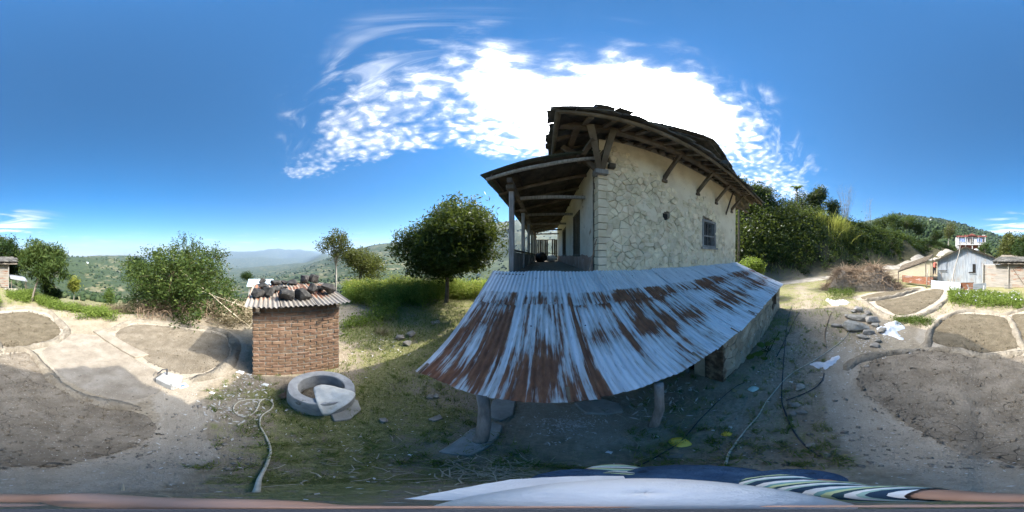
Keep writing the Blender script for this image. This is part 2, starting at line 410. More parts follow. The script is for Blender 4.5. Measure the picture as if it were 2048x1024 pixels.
leaf_mat('leaf_fresh', (.065, .11, .02), (.15, .22, .042), (.29, .35, .085), .55)
leaf_mat('leaf_yellow', (.13, .15, .025), (.25, .27, .05), (.42, .41, .12), .58)
leaf_mat('leaf_bank', (.016, .034, .010), (.04, .07, .02), (.12, .165, .045), .40)
leaf_mat('leaf_dry', (.11, .085, .05), (.20, .16, .10), (.32, .27, .18), .3, .8, .1)
leaf_mat('grass_blade', (.10, .15, .03), (.18, .24, .06), (.34, .32, .15), .3, .7, .2)
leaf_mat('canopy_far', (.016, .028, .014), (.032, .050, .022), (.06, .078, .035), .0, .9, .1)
leaf_mat('petal_white', (.6, .6, .6), (.68, .66, .72), (.75, .74, .78), .3)
leaf_mat('petal_yellow', (.6, .45, .05), (.7, .55, .06), (.75, .62, .1), .3)


def galvanised(name='galvanised', b3=((.58, .59, .61), (.73, .74, .755), (.84, .845, .85))):
    """corrugated iron with rust that runs down the sheet; UV = metres across and down the slope"""
    m = bpy.data.materials.new(name); m.use_nodes = True
    t = NT(m.node_tree); bs = t.n['Principled BSDF']
    uv = t.node('ShaderNodeTexCoord').outputs['UV']; rn = t.node('ShaderNodeObjectInfo').outputs['Random']
    u, v, _ = t.sep(uv)
    uo = t.m('ADD', u, t.m('MULTIPLY', rn, 31.0))
    streak = t.noise(t.xyz(t.m('MULTIPLY', uo, 16), t.m('MULTIPLY', v, .8)), 1, 4, .6)
    patch = t.noise(t.xyz(t.m('MULTIPLY', uo, 3.0), t.m('MULTIPLY', v, 1.6)), 1, 3, .55)
    fine = t.noise(t.xyz(t.m('MULTIPLY', uo, 40), t.m('MULTIPLY', v, 4.5)), 1, 4, .65)
    r = t.m('ADD', t.m('ADD', t.m('MULTIPLY', streak, .70), t.m('MULTIPLY', patch, .45)), t.m('MULTIPLY', fine, .26))
    r = t.m('ADD', r, t.m('SUBTRACT', t.attr('rust'), .5))
    rust = t.smooth(r, .68, .78); halo = t.smooth(r, .55, .72)
    base = t.ramp(t.noise(t.xyz(t.m('MULTIPLY', uo, 6), t.m('MULTIPLY', v, .7)), 1.3, 5, .6), [(.3, b3[0]), (.5, b3[1]), (.7, b3[2])])
    base = t.mix(t.m('MULTIPLY', t.smooth(fine, .56, .70), .55), base, (.16, .17, .17))
    base = t.mix(t.m('MULTIPLY', halo, .5), base, (.34, .30, .235))
    rcol = t.ramp(t.noise(t.xyz(t.m('MULTIPLY', uo, 14), t.m('MULTIPLY', v, 5)), 1, 4, .6), [(.3, (.13, .052, .028)), (.55, (.235, .095, .046)), (.8, (.36, .165, .08))])
    c = t.mix(rust, base, rcol)
    t.set(bs.inputs['Base Color'], c)
    t.set(bs.inputs['Metallic'], t.m('MULTIPLY', t.m('SUBTRACT', 1, rust), .12))
    t.set(bs.inputs['Roughness'], t.m('ADD', .50, t.m('MULTIPLY', rust, .35)))
    b = t.node('ShaderNodeBump'); b.inputs['Strength'].default_value = .25; b.inputs['Distance'].default_value = .004
    t.set(b.inputs['Height'], t.m('ADD', fine, rust)); t.set(bs.inputs['Normal'], b.outputs[0])
    MATS[name] = m
galvanised('tin_grey', ((.22, .245, .28), (.32, .35, .385), (.42, .45, .48)))
galvanised('tin_brown', ((.15, .13, .11), (.23, .205, .175), (.32, .29, .255)))
galvanised()

# ------------------------------------------------------------------ terrain: height profiles outward from the yard
E = lambda y, r: H + r * math.tan(el_of(y))
PROF = {
    0: [(0, 0), (14, 0), (20, -.4), (60, -4), (200, -20), (500, -5), (900, 72), (1500, 60)],
    60: [(0, 0), (10, 0), (14, -.8), (30, -4), (100, -20), (300, -50), (600, -30), (1000, 44), (1500, 30)],
    130: [(0, 0), (7.5, 0), (11, -1), (30, -6), (80, -17), (250, -58), (420, -85), (700, -58), (1100, 14), (1500, -10)],
    200: [(0, 0), (7, 0), (10, -1.2), (30, -7), (80, -18), (250, -60), (420, -88), (700, -62), (1100, -2), (1500, -30), (2200, 12)],
    260: [(0, 0), (7, 0), (10, -1.0), (30, -6.5), (80, -20), (250, -65), (450, -95), (800, -80), (1100, -40), (1500, -60), (2200, 8), (4000, -150)],
    330: [(0, 0), (7.2, 0), (10, -.8), (30, -6), (100, -26), (400, -100), (1000, -170), (2500, -260), (5000, -360), (7500, -330), (10000, 150)],
    470: [(0, 0), (6.5, 0), (9.5, -.7), (30, -6), (100, -26), (400, -95), (1000, -160), (2200, -270), (3500, -265), (5000, -430), (7000, -120), (8000, -220), (10000, 225)],
    520: [(0, 0), (6, 0), (9, -.6), (30, -6), (100, -26), (400, -88), (1000, -140), (2200, -230), (3500, -225), (5000, -410), (7000, -110), (8000, -180), (10000, 340)],
    572: [(0, 0), (6, 0), (9, -.6), (30, -5.5), (100, -25), (400, -80), (1000, -118), (2200, -180), (3500, -180), (5000, -380), (7000, -150), (8000, -150), (10000, 400)],
    440: [(0, 0), (7, 0), (10, -.8), (30, -6), (100, -26), (400, -100), (1000, -170), (2200, -280), (3500, -290), (5000, -430), (7000, -150), (8000, -250), (10000, 210)],
    500: [(0, 0), (6, 0), (9, -.6), (30, -6), (100, -26), (400, -90), (1000, -150), (2200, -250), (3500, -240), (5000, -420), (7000, -100), (8000, -200), (10000, 265)],
    545: [(0, 0), (6, 0), (9, -.6), (30, -6), (100, -26), (400, -85), (1000, -130), (2200, -215), (3500, -205), (5000, -400), (7000, -130), (8000, -180), (10000, 455)],
    600: [(0, 0), (6, 0), (9, -.5), (30, -5), (100, -24), (400, -75), (1000, -105), (2200, -140), (3500, -150), (5000, -350), (7000, -150), (10000, 350)],
    645: [(0, 0), (8, 0), (11, -.5), (30, -5), (100, -24), (400, -70), (900, -80), (1700, -50), (2500, -90), (10000, 180)],
    700: [(0, 0), (9, 0), (12, -.4), (30, -4.5), (100, -22), (400, -66), (900, -40), (1700, 62), (2500, 10), (10000, 20)],
    765: [(0, 0), (9, 0), (12, -.3), (30, -4), (100, -20), (400, -62), (900, 0), (1600, 124), (2500, 60)],
    900: [(0, 0), (9.5, 0), (13, -.5), (30, -4), (100, -20), (400, -62), (700, -35), (1400, 218), (2500, 200)],
    980: [(0, 0), (9.5, 0), (13, -.6), (30, -5), (100, -22), (400, -64), (700, -20), (1400, 290), (2500, 260)],
    1035: [(0, 0), (9.5, 0), (13, -.6), (30, -5), (100, -22), (400, -60), (700, -10), (1400, 322), (2500, 280)],
    1090: [(0, 0), (20, 0), (30, -2), (100, -10), (400, -20), (700, 20), (1400, 225), (2500, 220)],
    1250: [(0, 0), (22, 0), (30, 2), (60, 8), (150, 15), (700, 40), (1400, 225), (2500, 220)],
    1400: [(0, 0), (14, 0), (20, 2), (30, 7), (60, 14), (150, 25), (900, 170), (2500, 200)],
    1480: [(0, 0), (11.5, 0), (14, .3), (18, 3.6), (24, 9), (40, 14), (100, 26), (500, 80), (900, 180)],
    1560: [(0, 0), (13, 0), (17, 0), (19, 2.0), (25, 8.6), (40, 12), (100, 22), (500, 75), (900, 180)],
    1650: [(0, 0), (14, .1), (18, .25), (20, 1.8), (26, 8.4), (40, 10), (100, 17), (500, 70), (900, 180)],
    1720: [(0, 0), (14, .1), (20, .5), (22, 1.6), (28, 7.4), (45, 8.6), (100, 14), (500, 70), (900, 200)],
    1800: [(0, 0), (14, .1), (24, .9), (27, 2.2), (33, 6.7), (50, 7.6), (100, 14), (500, 95), (900, 235)],
    1860: [(0, 0), (14, .1), (24, .8), (36, 2.1), (39, 4), (45, 6.2), (70, 7.2), (120, 12), (500, 90), (900, 215)],
    1920: [(0, 0), (16, .1), (30, 1.1), (48, 3.6), (58, 4.6), (80, 5.4), (150, 12), (500, 75), (900, 180)],
    1970: [(0, 0), (16, 0), (30, .5), (50, 2.6), (60, 3.2), (200, 8), (500, 50), (900, 138)],
    2015: [(0, 0), (16, 0), (30, 0), (100, -2), (300, 5), (500, 25), (900, 98)],
}
_rl = np.linspace(math.log(.1), math.log(15000), 420)
_keys = sorted(PROF); _tabz = []
for k in _keys:
    pr = PROF[k]; rr = np.log(np.maximum([p[0] for p in pr], .1)); zz = [p[1] for p in pr]
    last = pr[-1]
    if last[0] < 9000: rr = np.append(rr, math.log(15000)); zz = zz + [min(last[1], 60) * .5 - 150]
    _tabz.append(np.interp(_rl, rr, zz))
_tabz.append(_tabz[0]); _tabz = np.array(_tabz); _kx = np.array(_keys + [2048], float)

def terrain(X, Y):
    X = np.asarray(X, float); Y = np.asarray(Y, float)
    r = np.hypot(X, Y); px = (np.arctan2(X, Y) / (2 * math.pi) + .5) * 2048 % 2048
    i = np.clip(np.searchsorted(_kx, px, 'right') - 1, 0, len(_kx) - 2)
    f = (px - _kx[i]) / (_kx[i + 1] - _kx[i]); f = f * f * (3 - 2 * f) * .5 + f * .5
    g = (np.log(np.maximum(r, .1)) - _rl[0]) / (_rl[1] - _rl[0]); j = np.clip(np.floor(g).astype(int), 0, len(_rl) - 2); g = np.clip(g - j, 0, 1)
    z = (_tabz[i, j] * (1 - g) + _tabz[i, j + 1] * g) * (1 - f) + (_tabz[i + 1, j] * (1 - g) + _tabz[i + 1, j + 1] * g) * f
    sm = lambda a, b: np.clip((r - a) / (b - a), 0, 1)
    z = z + (fbm(X * .9, Y * .9, 3) - .5) * .03 * sm(.2, 3)
    z = z + (fbm(X * .25 + 9, Y * .25, 3) - .5) * .7 * sm(12, 30)
    z = z + (fbm(X / 30. + 3, Y / 30., 3) - .5) * 5 * sm(60, 300)
    z = z + (fbm(X / 260. + 3, Y / 260. + 8, 5) - .5) * 46 * sm(250, 1000)
    z = z + (fbm(X / 1500. + 30, Y / 1500. + 8, 6, .55) - .5) * 420 * sm(3500, 9000)
    return z
def tz(x, y): return float(terrain(np.array([x]), np.array([y]))[0])

# ------------------------------------------------------------------ areas of the yard
def wpoly(px, per=16):
    P = catmull([gp(x, y) for x, y in px], per, True)
    return np.array([(p.x + .05 * mnoise.noise(p * 2.6) + .03 * mnoise.noise(p * 8 + Vector((3, 0, 0))), p.y + .05 * mnoise.noise(p * 2.6 + Vector((9, 0, 0))) + .03 * mnoise.noise(p * 8 + Vector((0, 7, 0)))) for p in P])
def inside(poly, X, Y):
    c = np.zeros(X.shape, bool); n = len(poly); j = n - 1
    for i in range(n):
        xi, yi = poly[i]; xj, yj = poly[j]
        if yi != yj:
            c ^= ((yi > Y) != (yj > Y)) & (X < (xj - xi) * (Y - yi) / (yj - yi) + xi)
        j = i
    return c
def dline(pl, X, Y, closed=False):
    d = np.full(X.shape, 1e9); n = len(pl)
    for i in range(n if closed else n - 1):
        a = pl[i]; b = pl[(i + 1) % n]; ab = b - a; L = (ab ** 2).sum() + 1e-9
        t = np.clip(((X - a[0]) * ab[0] + (Y - a[1]) * ab[1]) / L, 0, 1)
        d = np.minimum(d, np.hypot(X - a[0] - t * ab[0], Y - a[1] - t * ab[1]))
    return d
def sdist(poly, X, Y):
    d = dline(poly, X, Y, True); return np.where(inside(poly, X, Y), d, -d)

BED = {  # outlines on the photograph
    'near': [(1714, 765), (1722, 742), (1760, 724), (1850, 706), (1950, 716), (2048, 712), (2105, 708), (2150, 762), (2200, 790), (2260, 812), (2335, 826), (2360, 852), (2340, 884), (2250, 914), (2150, 930), (2048, 932), (1950, 912), (1850, 872), (1785, 830), (1735, 792)],
    'right': [(1862, 686), (1872, 658), (1905, 634), (1960, 630), (2004, 634), (2022, 655), (2036, 690), (1990, 704), (1930, 702)],
    'corner': [(2024, 634), (2048, 628), (2100, 625), (2140, 634), (2166, 656), (2160, 674), (2110, 690), (2056, 694), (2046, 680)],
    'far': [(1752, 606), (1800, 598), (1850, 584), (1885, 580), (1880, 598), (1845, 622), (1805, 634), (1775, 624)],
    'far_strip': [(1722, 598), (1750, 590), (1800, 583), (1838, 578), (1834, 583), (1790, 594), (1742, 603)],
    'left': [(232, 668), (272, 650), (340, 654), (410, 664), (448, 674), (460, 694), (452, 716), (425, 738), (385, 748), (330, 738), (280, 712)],
}
BEDP = {k: wpoly(v) for k, v in BED.items()}
PALE = wpoly([(85, 704), (130, 676), (150, 668), (190, 672), (240, 700), (300, 735), (330, 760), (310, 790), (230, 800), (150, 772), (110, 740)])
ASH_LIFT = wpoly([(1030, 790), (1250, 790), (1330, 850), (1240, 895), (1080, 885), (1015, 840)])  # ashy ground, its colour also paled to brighten the shade before the house
YARD_LIFT = wpoly([(1340, 940), (1360, 800), (1450, 770), (1540, 680), (1640, 620), (1690, 700), (1680, 800), (1640, 900), (1560, 945)])  # yard earth coloured lighter to offset the deep shade over it
LAWN = wpoly([(430, 880), (440, 800), (480, 760), (690, 730), (690, 640), (800, 600), (980, 585), (1000, 700), (900, 760), (960, 880), (1050, 940), (800, 985), (520, 975)])
TRACK = np.array([(p.x, p.y) for p in catmull([gp(x, y) for x, y in [(1690, 705), (1688, 760), (1715, 835), (1800, 893), (1920, 937), (2048, 955), (2148, 957), (2290, 935), (2390, 880), (2410, 830), (2390, 780), (2440, 752)]], 8)])
FOOT = np.array([(p.x, p.y) for p in catmull([gp(x, y) for x, y in [(1600, 800), (1600, 700), (1610, 640), (1612, 600), (1600, 575)]], 8)])

def ground():
    na = 720
    r = np.concatenate([np.geomspace(.04, .6, 12)[:-1], np.geomspace(.6, 15, 155)[:-1], np.geomspace(15, 14500, 135)])
    A = np.linspace(0, 2 * math.pi, na, endpoint=False)
    rr, aa = np.meshgrid(r, A, indexing='ij')
    X = rr * np.sin(aa); Y = rr * np.cos(aa); Z = terrain(X, Y)
    X = np.append(X.ravel(), 0); Y = np.append(Y.ravel(), 0); Z = np.append(Z.ravel(), Z[0].mean())
    nr = len(r); i, j = np.meshgrid(np.arange(nr - 1), np.arange(na), indexing='ij'); j2 = (j + 1) % na
    F = np.stack([i * na + j, i * na + j2, (i + 1) * na + j2, (i + 1) * na + j], -1).reshape(-1, 4)[:, ::-1]
    R0 = np.hypot(X, Y); near = R0 < 16; pxa = (np.arctan2(X, Y) / (2 * math.pi) + .5) * 2048
    xn, yn = X[near], Y[near]; wn = (fbm(xn * 2.2, yn * 2.2, 4) - .5)
    sm = lambda d, a, b: np.clip((d - a) / (b - a), 0, 1)
    dust = np.zeros(X.shape); green = np.zeros(X.shape); sand = np.zeros(X.shape)
    d = 1 - sm(dline(TRACK, xn, yn) + wn * .35, .18, .42)
    d = np.maximum(d, .45 * (1 - sm(dline(FOOT, xn, yn) + wn * .9, .1, .9)))
    bedrim = np.full(xn.shape, -9.)
    for k in ('right', 'corner', 'far', 'left', 'far_strip'): bedrim = np.maximum(bedrim, sdist(BEDP[k], xn, yn))
    d = np.maximum(d, sm(bedrim + wn * .3, -.55, -.2))
    d = np.maximum(d, sm(sdist(PALE, xn, yn) + wn * .3, -.12, .1))
    d = np.maximum(d, .85 * sm(sdist(ASH_LIFT, xn, yn) + wn * .5, -.2, .3)); d = np.maximum(d, .45 * sm(sdist(YARD_LIFT, xn, yn) + wn * 1.0, -.2, .5))
    dust[near] = d
    g = sm(sdist(LAWN, xn, yn) + wn * 1.6, -.4, .5)
    px = (np.arctan2(xn, yn) / (2 * math.pi) + .5) * 2048
    g = np.maximum(g, (.75 * sm(wn, -.12, .10)) * np.clip((px - 1180) / 160, 0, 1) * np.clip((1740 - px) / 80, 0, 1))
    g = np.maximum(g, sm(R0[near], 7, 9) * .9)
    green[near] = g * (1 - d * .9); green[~near] = .9; green = np.where((pxa > 1465) & (pxa < 1930) & (R0 > 16) & (R0 < 60), .48, green)
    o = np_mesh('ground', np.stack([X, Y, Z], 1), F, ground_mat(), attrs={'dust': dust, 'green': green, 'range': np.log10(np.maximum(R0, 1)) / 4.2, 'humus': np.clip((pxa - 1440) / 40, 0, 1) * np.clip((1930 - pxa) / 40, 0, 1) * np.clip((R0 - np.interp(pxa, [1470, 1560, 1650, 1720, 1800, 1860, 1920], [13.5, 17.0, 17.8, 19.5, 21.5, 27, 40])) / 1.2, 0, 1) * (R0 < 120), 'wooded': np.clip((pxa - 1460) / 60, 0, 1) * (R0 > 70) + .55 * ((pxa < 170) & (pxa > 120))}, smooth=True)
    setp(o, 'sloping earth yard, grass and terraced valley floor around the houses', None, None, 'structure')

def ground_mat():
    m = bpy.data.materials.new('earth'); m.use_nodes = True
    t = NT(m.node_tree); bs = t.n['Principled BSDF']
    P = t.node('ShaderNodeNewGeometry').outputs['Position']
    n1 = t.noise(P, 2.2, 6, .62); n2 = t.noise(P, 17, 5, .65); n3 = t.noise(P, 70, 3, .6)
    soil = t.ramp(t.m('ADD', t.m('MULTIPLY', n1, .5), t.m('MULTIPLY', n2, .5)), [(.32, (.18, .148, .10)), (.5, (.29, .24, .172)), (.68, (.42, .36, .265))])
    soil = t.mix(t.smooth(n3, .64, .70), soil, (.36, .34, .30))
    grass = t.ramp(n2, [(.32, (.10, .11, .036)), (.5, (.19, .19, .075)), (.7, (.33, .29, .16))])
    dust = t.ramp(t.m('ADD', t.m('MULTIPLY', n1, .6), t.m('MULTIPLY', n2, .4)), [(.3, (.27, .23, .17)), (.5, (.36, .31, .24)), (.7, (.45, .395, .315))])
    gm = t.smooth(t.m('ADD', t.attr('green'), t.m('MULTIPLY', t.m('SUBTRACT', t.m('ADD', n1, n2), 1.0), 2.4)), .45, .95)
    c = t.mix(gm, soil, grass)
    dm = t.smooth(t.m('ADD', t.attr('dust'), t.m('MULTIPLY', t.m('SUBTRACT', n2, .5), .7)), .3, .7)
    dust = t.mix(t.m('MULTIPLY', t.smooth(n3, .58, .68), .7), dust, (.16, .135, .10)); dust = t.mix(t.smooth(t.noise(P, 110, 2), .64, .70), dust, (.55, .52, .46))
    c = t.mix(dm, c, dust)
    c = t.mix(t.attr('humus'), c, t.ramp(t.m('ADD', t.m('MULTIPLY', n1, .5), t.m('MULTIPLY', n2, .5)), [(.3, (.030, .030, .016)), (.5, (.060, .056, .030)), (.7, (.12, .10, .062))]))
    # hillsides: woods, terraces and bare cuts
    rg = t.attr('range')
    Pz = t.mapv(P, (1, 1, 2.4))
    h1 = t.noise(Pz, .012, 6, .62); h2 = t.noise(P, .06, 5, .65)
    x, y, z = t.sep(P)
    lines = t.m('SINE', t.m('MULTIPLY', t.m('ADD', z, t.m('MULTIPLY', h1, 22)), 1.1))
    fields = t.ramp(t.m('ADD', h2, t.m('MULTIPLY', lines, .10)), [(.34, (.035, .05, .02)), (.5, (.08, .085, .038)), (.66, (.18, .155, .095))])
    woods = t.ramp(h2, [(.35, (.022, .036, .016)), (.6, (.045, .062, .026))])
    hill = t.mix(t.smooth(t.m('SUBTRACT', h1, t.m('MULTIPLY', t.attr('wooded'), .3)), .48, .60), woods, fields)
    c = t.mix(t.smooth(rg, .40, .50), c, hill)
    t.set(bs.inputs['Base Color'], c); bs.inputs['Roughness'].default_value = .95; bs.inputs['Specular IOR Level'].default_value = .15
    b = t.node('ShaderNodeBump'); b.inputs['Strength'].default_value = .8; b.inputs['Distance'].default_value = .03
    t.set(b.inputs['Height'], t.m('ADD', n2, t.m('MULTIPLY', n3, .5))); t.set(bs.inputs['Normal'], b.outputs[0])
    return m
ground()

def bed_mesh(name, poly, m, label, step=.07, rough=.02, base=.03, cracks=None):
    lo, hi = poly.min(0), poly.max(0)
    gx, gy = np.meshgrid(np.arange(lo[0], hi[0], step), np.arange(lo[1], hi[1], step))
    gx = gx + rng.uniform(-.35, .35, gx.shape) * step; gy = gy + rng.uniform(-.35, .35, gx.shape) * step
    k = sdist(poly, gx.ravel(), gy.ravel()) > step * .5
    pts = [Vector(p) for p in poly] + [Vector((a, b)) for a, b in zip(gx.ravel()[k], gy.ravel()[k])]
    n = len(poly)
    r = delaunay_2d_cdt(pts, [(i, (i + 1) % n) for i in range(n)], [], 1, 1e-6)
    V = np.array([(p.x, p.y) for p in r[0]])
    d = np.clip(sdist(poly, V[:, 0], V[:, 1]) / .12, 0, 1)
    z = terrain(V[:, 0], V[:, 1]) + base * (.15 + .85 * d) + d * (fbm(V[:, 0] * 9, V[:, 1] * 9, 4, .6) - .4) * rough * 2 + d * rng.uniform(-.5, .5, len(V)) * rough * .8
    F = np.array([f for f in r[2] if len(f) == 3])
    z = np.maximum(z, terrain(V[:, 0], V[:, 1]) + .012)
    o = np_mesh(name, np.column_stack([V, z]), F, m, smooth=True)
    return setp(o, label, None, None, 'structure')

def crack_soil():
    m = mat('soil_cracked', [(.15, .122, .088), (.205, .17, .126), (.265, .224, .17)], 3, 6, .95, .9, 26, bdist=.03, spots=[((.14, .112, .076), 11, .58, .14), ((.44, .40, .33), 52, .635, .04), ((.075, .062, .045), 44, .66, .05)])
    t = NT(m.node_tree); bs = t.n['Principled BSDF']
    P = t.node('ShaderNodeNewGeometry').outputs['Position']
    wv = t.node('ShaderNodeTexNoise'); t.set(wv.inputs['Vector'], P); wv.inputs['Scale'].default_value = 4
    sc = t.node('ShaderNodeVectorMath', operation='SCALE'); t.set(sc.inputs[0], wv.outputs['Color']); sc.inputs['Scale'].default_value = .35
    ad = t.node('ShaderNodeVectorMath', operation='ADD'); t.set(ad.inputs[0], t.mapv(P, (1, 1, .0))); t.set(ad.inputs[1], sc.outputs[0])
    e = t.voro(ad.outputs[0], 4.2, 'DISTANCE_TO_EDGE')
    ck = t.m('MULTIPLY', t.m('SUBTRACT', 1, t.smooth(e, .004, .024)), t.smooth(t.noise(P, 2.0, 3), .44, .62))
    old = bs.inputs['Base Color'].links[0].from_socket
    t.set(bs.inputs['Base Color'], t.mix(ck, old, (.055, .045, .034)))
    return m
bed_mesh('soil_bed', BEDP['near'], crack_soil(), 'big bare brown bed of cracked soil nearest the camera', .05, .018)
bed_mesh('soil_bed', BEDP['right'], MATS['soil_sand'], 'rounded sandy bed in front of the flowering weeds')
bed_mesh('soil_bed', BEDP['corner'], MATS['soil_sand'], 'sunlit sandy bed behind the near brown bed, below the mango tree')
bed_mesh('soil_bed', BEDP['far'], MATS['soil_sand'], 'sandy bed below the tin fence', .1)
bed_mesh('soil_bed', BEDP['far_strip'], MATS['soil_sand'], 'narrow sandy bed at the foot of the brush pile', .1)
bed_mesh('soil_bed', BEDP['left'], MATS['soil_dark'], 'oval bed of bare soil beside the brick shed')
bed_mesh('drying_floor', PALE, MATS['dust_pale'], 'pale trodden floor between two beds', .08, .012, .02)

def rim(px, label, w=.27, h=.10, closed=False, wj=.55, z0=-.02):
    h *= .85; w *= .82
    pts = catmull([gp(x, y) for x, y in px], 26, closed); n = len(pts); M = 13; V = []; F = []
    for i, p in enumerate(pts):
        a = pts[(i + 1) % n] if closed or i < n - 1 else p; b = pts[i - 1] if closed or i > 0 else p
        d = (a - b).normalized(); s = Vector((d.y, -d.x, 0))
        end = 1 if closed else min(1, min(i, n - 1 - i) / 13 + .15)
        ww = w * (1 + wj * (mnoise.noise(Vector((p.x * 1.7, p.y * 1.7, 3))))) * (.5 + .5 * end)
        hh = h * (1 + .5 * mnoise.noise(Vector((p.x * 2.3, p.y * 2.3, 9)))) * end
        for k in range(M):
            f = k / (M - 1) * 2 - 1
            q = p + s * f * ww * .62 + s * .02 * mnoise.noise(p * 6 + Vector((k, 0, 0)))
            zz = z0 + (hh - z0) * max(0, math.cos(f * math.pi / 2)) ** .8 + .022 * mnoise.noise(Vector((q.x * 11, q.y * 11, k * .3))) + .016 * mnoise.noise(Vector((q.x * 31, q.y * 31, k * .7)))
            V.append((q.x, q.y, (zz if 0 < k < M - 1 else -.03)))
    V = np.array(V); V[:, 2] += terrain(V[:, 0], V[:, 1])
    for i in range(n if closed else n - 1):
        for k in range(M - 1):
            a = i * M + k; b = ((i + 1) % n) * M + k
            F.append((a, a + 1, b + 1, b))
    o = np_mesh('mud_rim', np.array(V), np.array(F)[:, ::-1], MATS['mud'], smooth=True)
    setp(o, label, None, None, 'structure')
rim([(2048, 702), (2070, 701), (2105, 703), (2135, 735), (2160, 765), (2200, 790), (2250, 806), (2330, 818)], 'low mud rim between the near brown bed and the pale floor', .24, .11)
rim([(1846, 702), (1856, 690), (1864, 662), (1890, 640), (1925, 626), (1970, 625), (2010, 629), (2030, 624), (2060, 618), (2110, 616), (2145, 624), (2172, 650), (2182, 664), (2162, 682), (2110, 696), (2056, 702)], 'mud rim curving round the two sandy beds', .27, .13)
rim([(1846, 702), (1900, 706), (1960, 713), (2010, 711), (2056, 702)], 'mud rim along the far side of the near brown bed', .26, .12)
rim([(2012, 630), (2026, 650), (2038, 680), (2050, 701)], 'short mud rim dividing the two sandy beds', .26, .12)
rim([(1718, 603), (1738, 614), (1762, 632), (1800, 642), (1850, 632), (1885, 610), (1905, 588)], 'mud rim round the sandy bed below the tin fence', .34, .14)
rim([(1722, 606), (1752, 603), (1792, 596), (1842, 580)], 'straight mud rim between the sandy bed and the narrow bed', .36, .2)
rim([(196, 662), (224, 660), (268, 643), (340, 648), (410, 656), (452, 666), (472, 692), (462, 722), (430, 748), (380, 760)], 'mud rim round the oval bed beside the brick shed', .3, .1)
rim([(1690, 745), (1712, 726), (1760, 714), (1846, 702)], 'broad mud rim at the upper corner of the near brown bed', .3, .12)

def sheet_strip(name, px, width, m, label, dz=.02, r=None):
    pts = catmull([Vector((p[2] * math.sin(az_of(p[0])), p[2] * math.cos(az_of(p[0])), 0)) for p in px], 12); V = []; F = []; K = 7
    for i, p in enumerate(pts):
        d = (pts[min(i + 1, len(pts) - 1)] - pts[max(i - 1, 0)]).normalized(); s = Vector((d.y, -d.x, 0))
        for k in range(K):
            q = p + s * (k / (K - 1) - .5) * width * (1 + .12 * mnoise.noise(p * .5 + Vector((0, 0, k))))
            V.append((q.x, q.y, dz * (1 if 0 < k < K - 1 else -3)))
    V = np.array(V); V[:, 2] += terrain(V[:, 0], V[:, 1])
    for i in range(len(pts) - 1):
        for k in range(K - 1): a = i * K + k; F.append((a, a + 1, a + K + 1, a + K))
    o = np_mesh(name, np.array(V), np.array(F)[:, ::-1], m, smooth=True); return setp(o, label, None, None, 'structure')
sheet_strip('road', [(1490, 0, 14.0), (1560, 0, 15.2), (1620, 0, 16.3), (1700, 0, 18.5), (1760, 0, 21), (1810, 0, 25), (1850, 0, 31), (1885, 0, 39), (1905, 0, 48)], 2.0, MATS['road_dust'], 'pale dirt road climbing along the foot of the bank', .06)
# narrow cement strip between the pale floor and the oval bed
mb = MB(); a, b, c, d = gp(186, 664), gp(205, 660), gp(298, 712), gp(270, 718)
mb.prism([a, d, c, b], -.02, .07)
mb.build('cement_strip', MATS['dust_pale'], None, label='narrow pale cement strip along the oval bed', kind='structure', bevel=.015)

# ------------------------------------------------------------------ the old stone house
GV = Vector((math.sin(R(103.4)), math.cos(R(103.4)), 0)); UV_ = Vector((math.sin(R(11.3)), math.cos(R(11.3)), 0))
HC = Vector((1.903, 3.243, 0))
def HP(s, t, z): return HC + GV * s + UV_ * t + Vector((0, 0, z))
def hbox(mb, s0, s1, t0, t1, z0, z1):
    mb.hexa([HP(s0, t0, z0), HP(s1, t0, z0), HP(s1, t1, z0), HP(s0, t1, z0), HP(s0, t0, z1), HP(s1, t0, z1), HP(s1, t1, z1), HP(s0, t1, z1)])
def hbar(mb, a, b, w, h, jit=0.0, up=(0, 0, 1)): mb.bar(HP(*a), HP(*b), w, h, up, jit)

def voronoi(pts, lo, hi, keep):
    """cells of jittered points inside a rectangle, as polygons"""
    out = []; P = np.array(pts)
    for i, (x, y) in enumerate(pts):
        if not keep(x, y): continue
        poly = [(lo[0], lo[1]), (hi[0], lo[1]), (hi[0], hi[1]), (lo[0], hi[1])]
        d = (P[:, 0] - x) ** 2 + (P[:, 1] - y) ** 2
        for j in np.argsort(d)[1:18]:
            mx, my = (P[j, 0] + x) / 2, (P[j, 1] + y) / 2; nx, ny = P[j, 0] - x, P[j, 1] - y
            new = []
            for k in range(len(poly)):
                a, b = poly[k - 1], poly[k]
                fa = (a[0] - mx) * nx + (a[1] - my) * ny; fb = (b[0] - mx) * nx + (b[1] - my) * ny
                if (fa > 0) != (fb > 0):
                    q = fa / (fa - fb); new.append((a[0] + (b[0] - a[0]) * q, a[1] + (b[1] - a[1]) * q))
                if fb <= 0: new.append(b)
            poly = new
            if len(poly) < 3: break
        if len(poly) >= 3: out.append(poly)
    return out
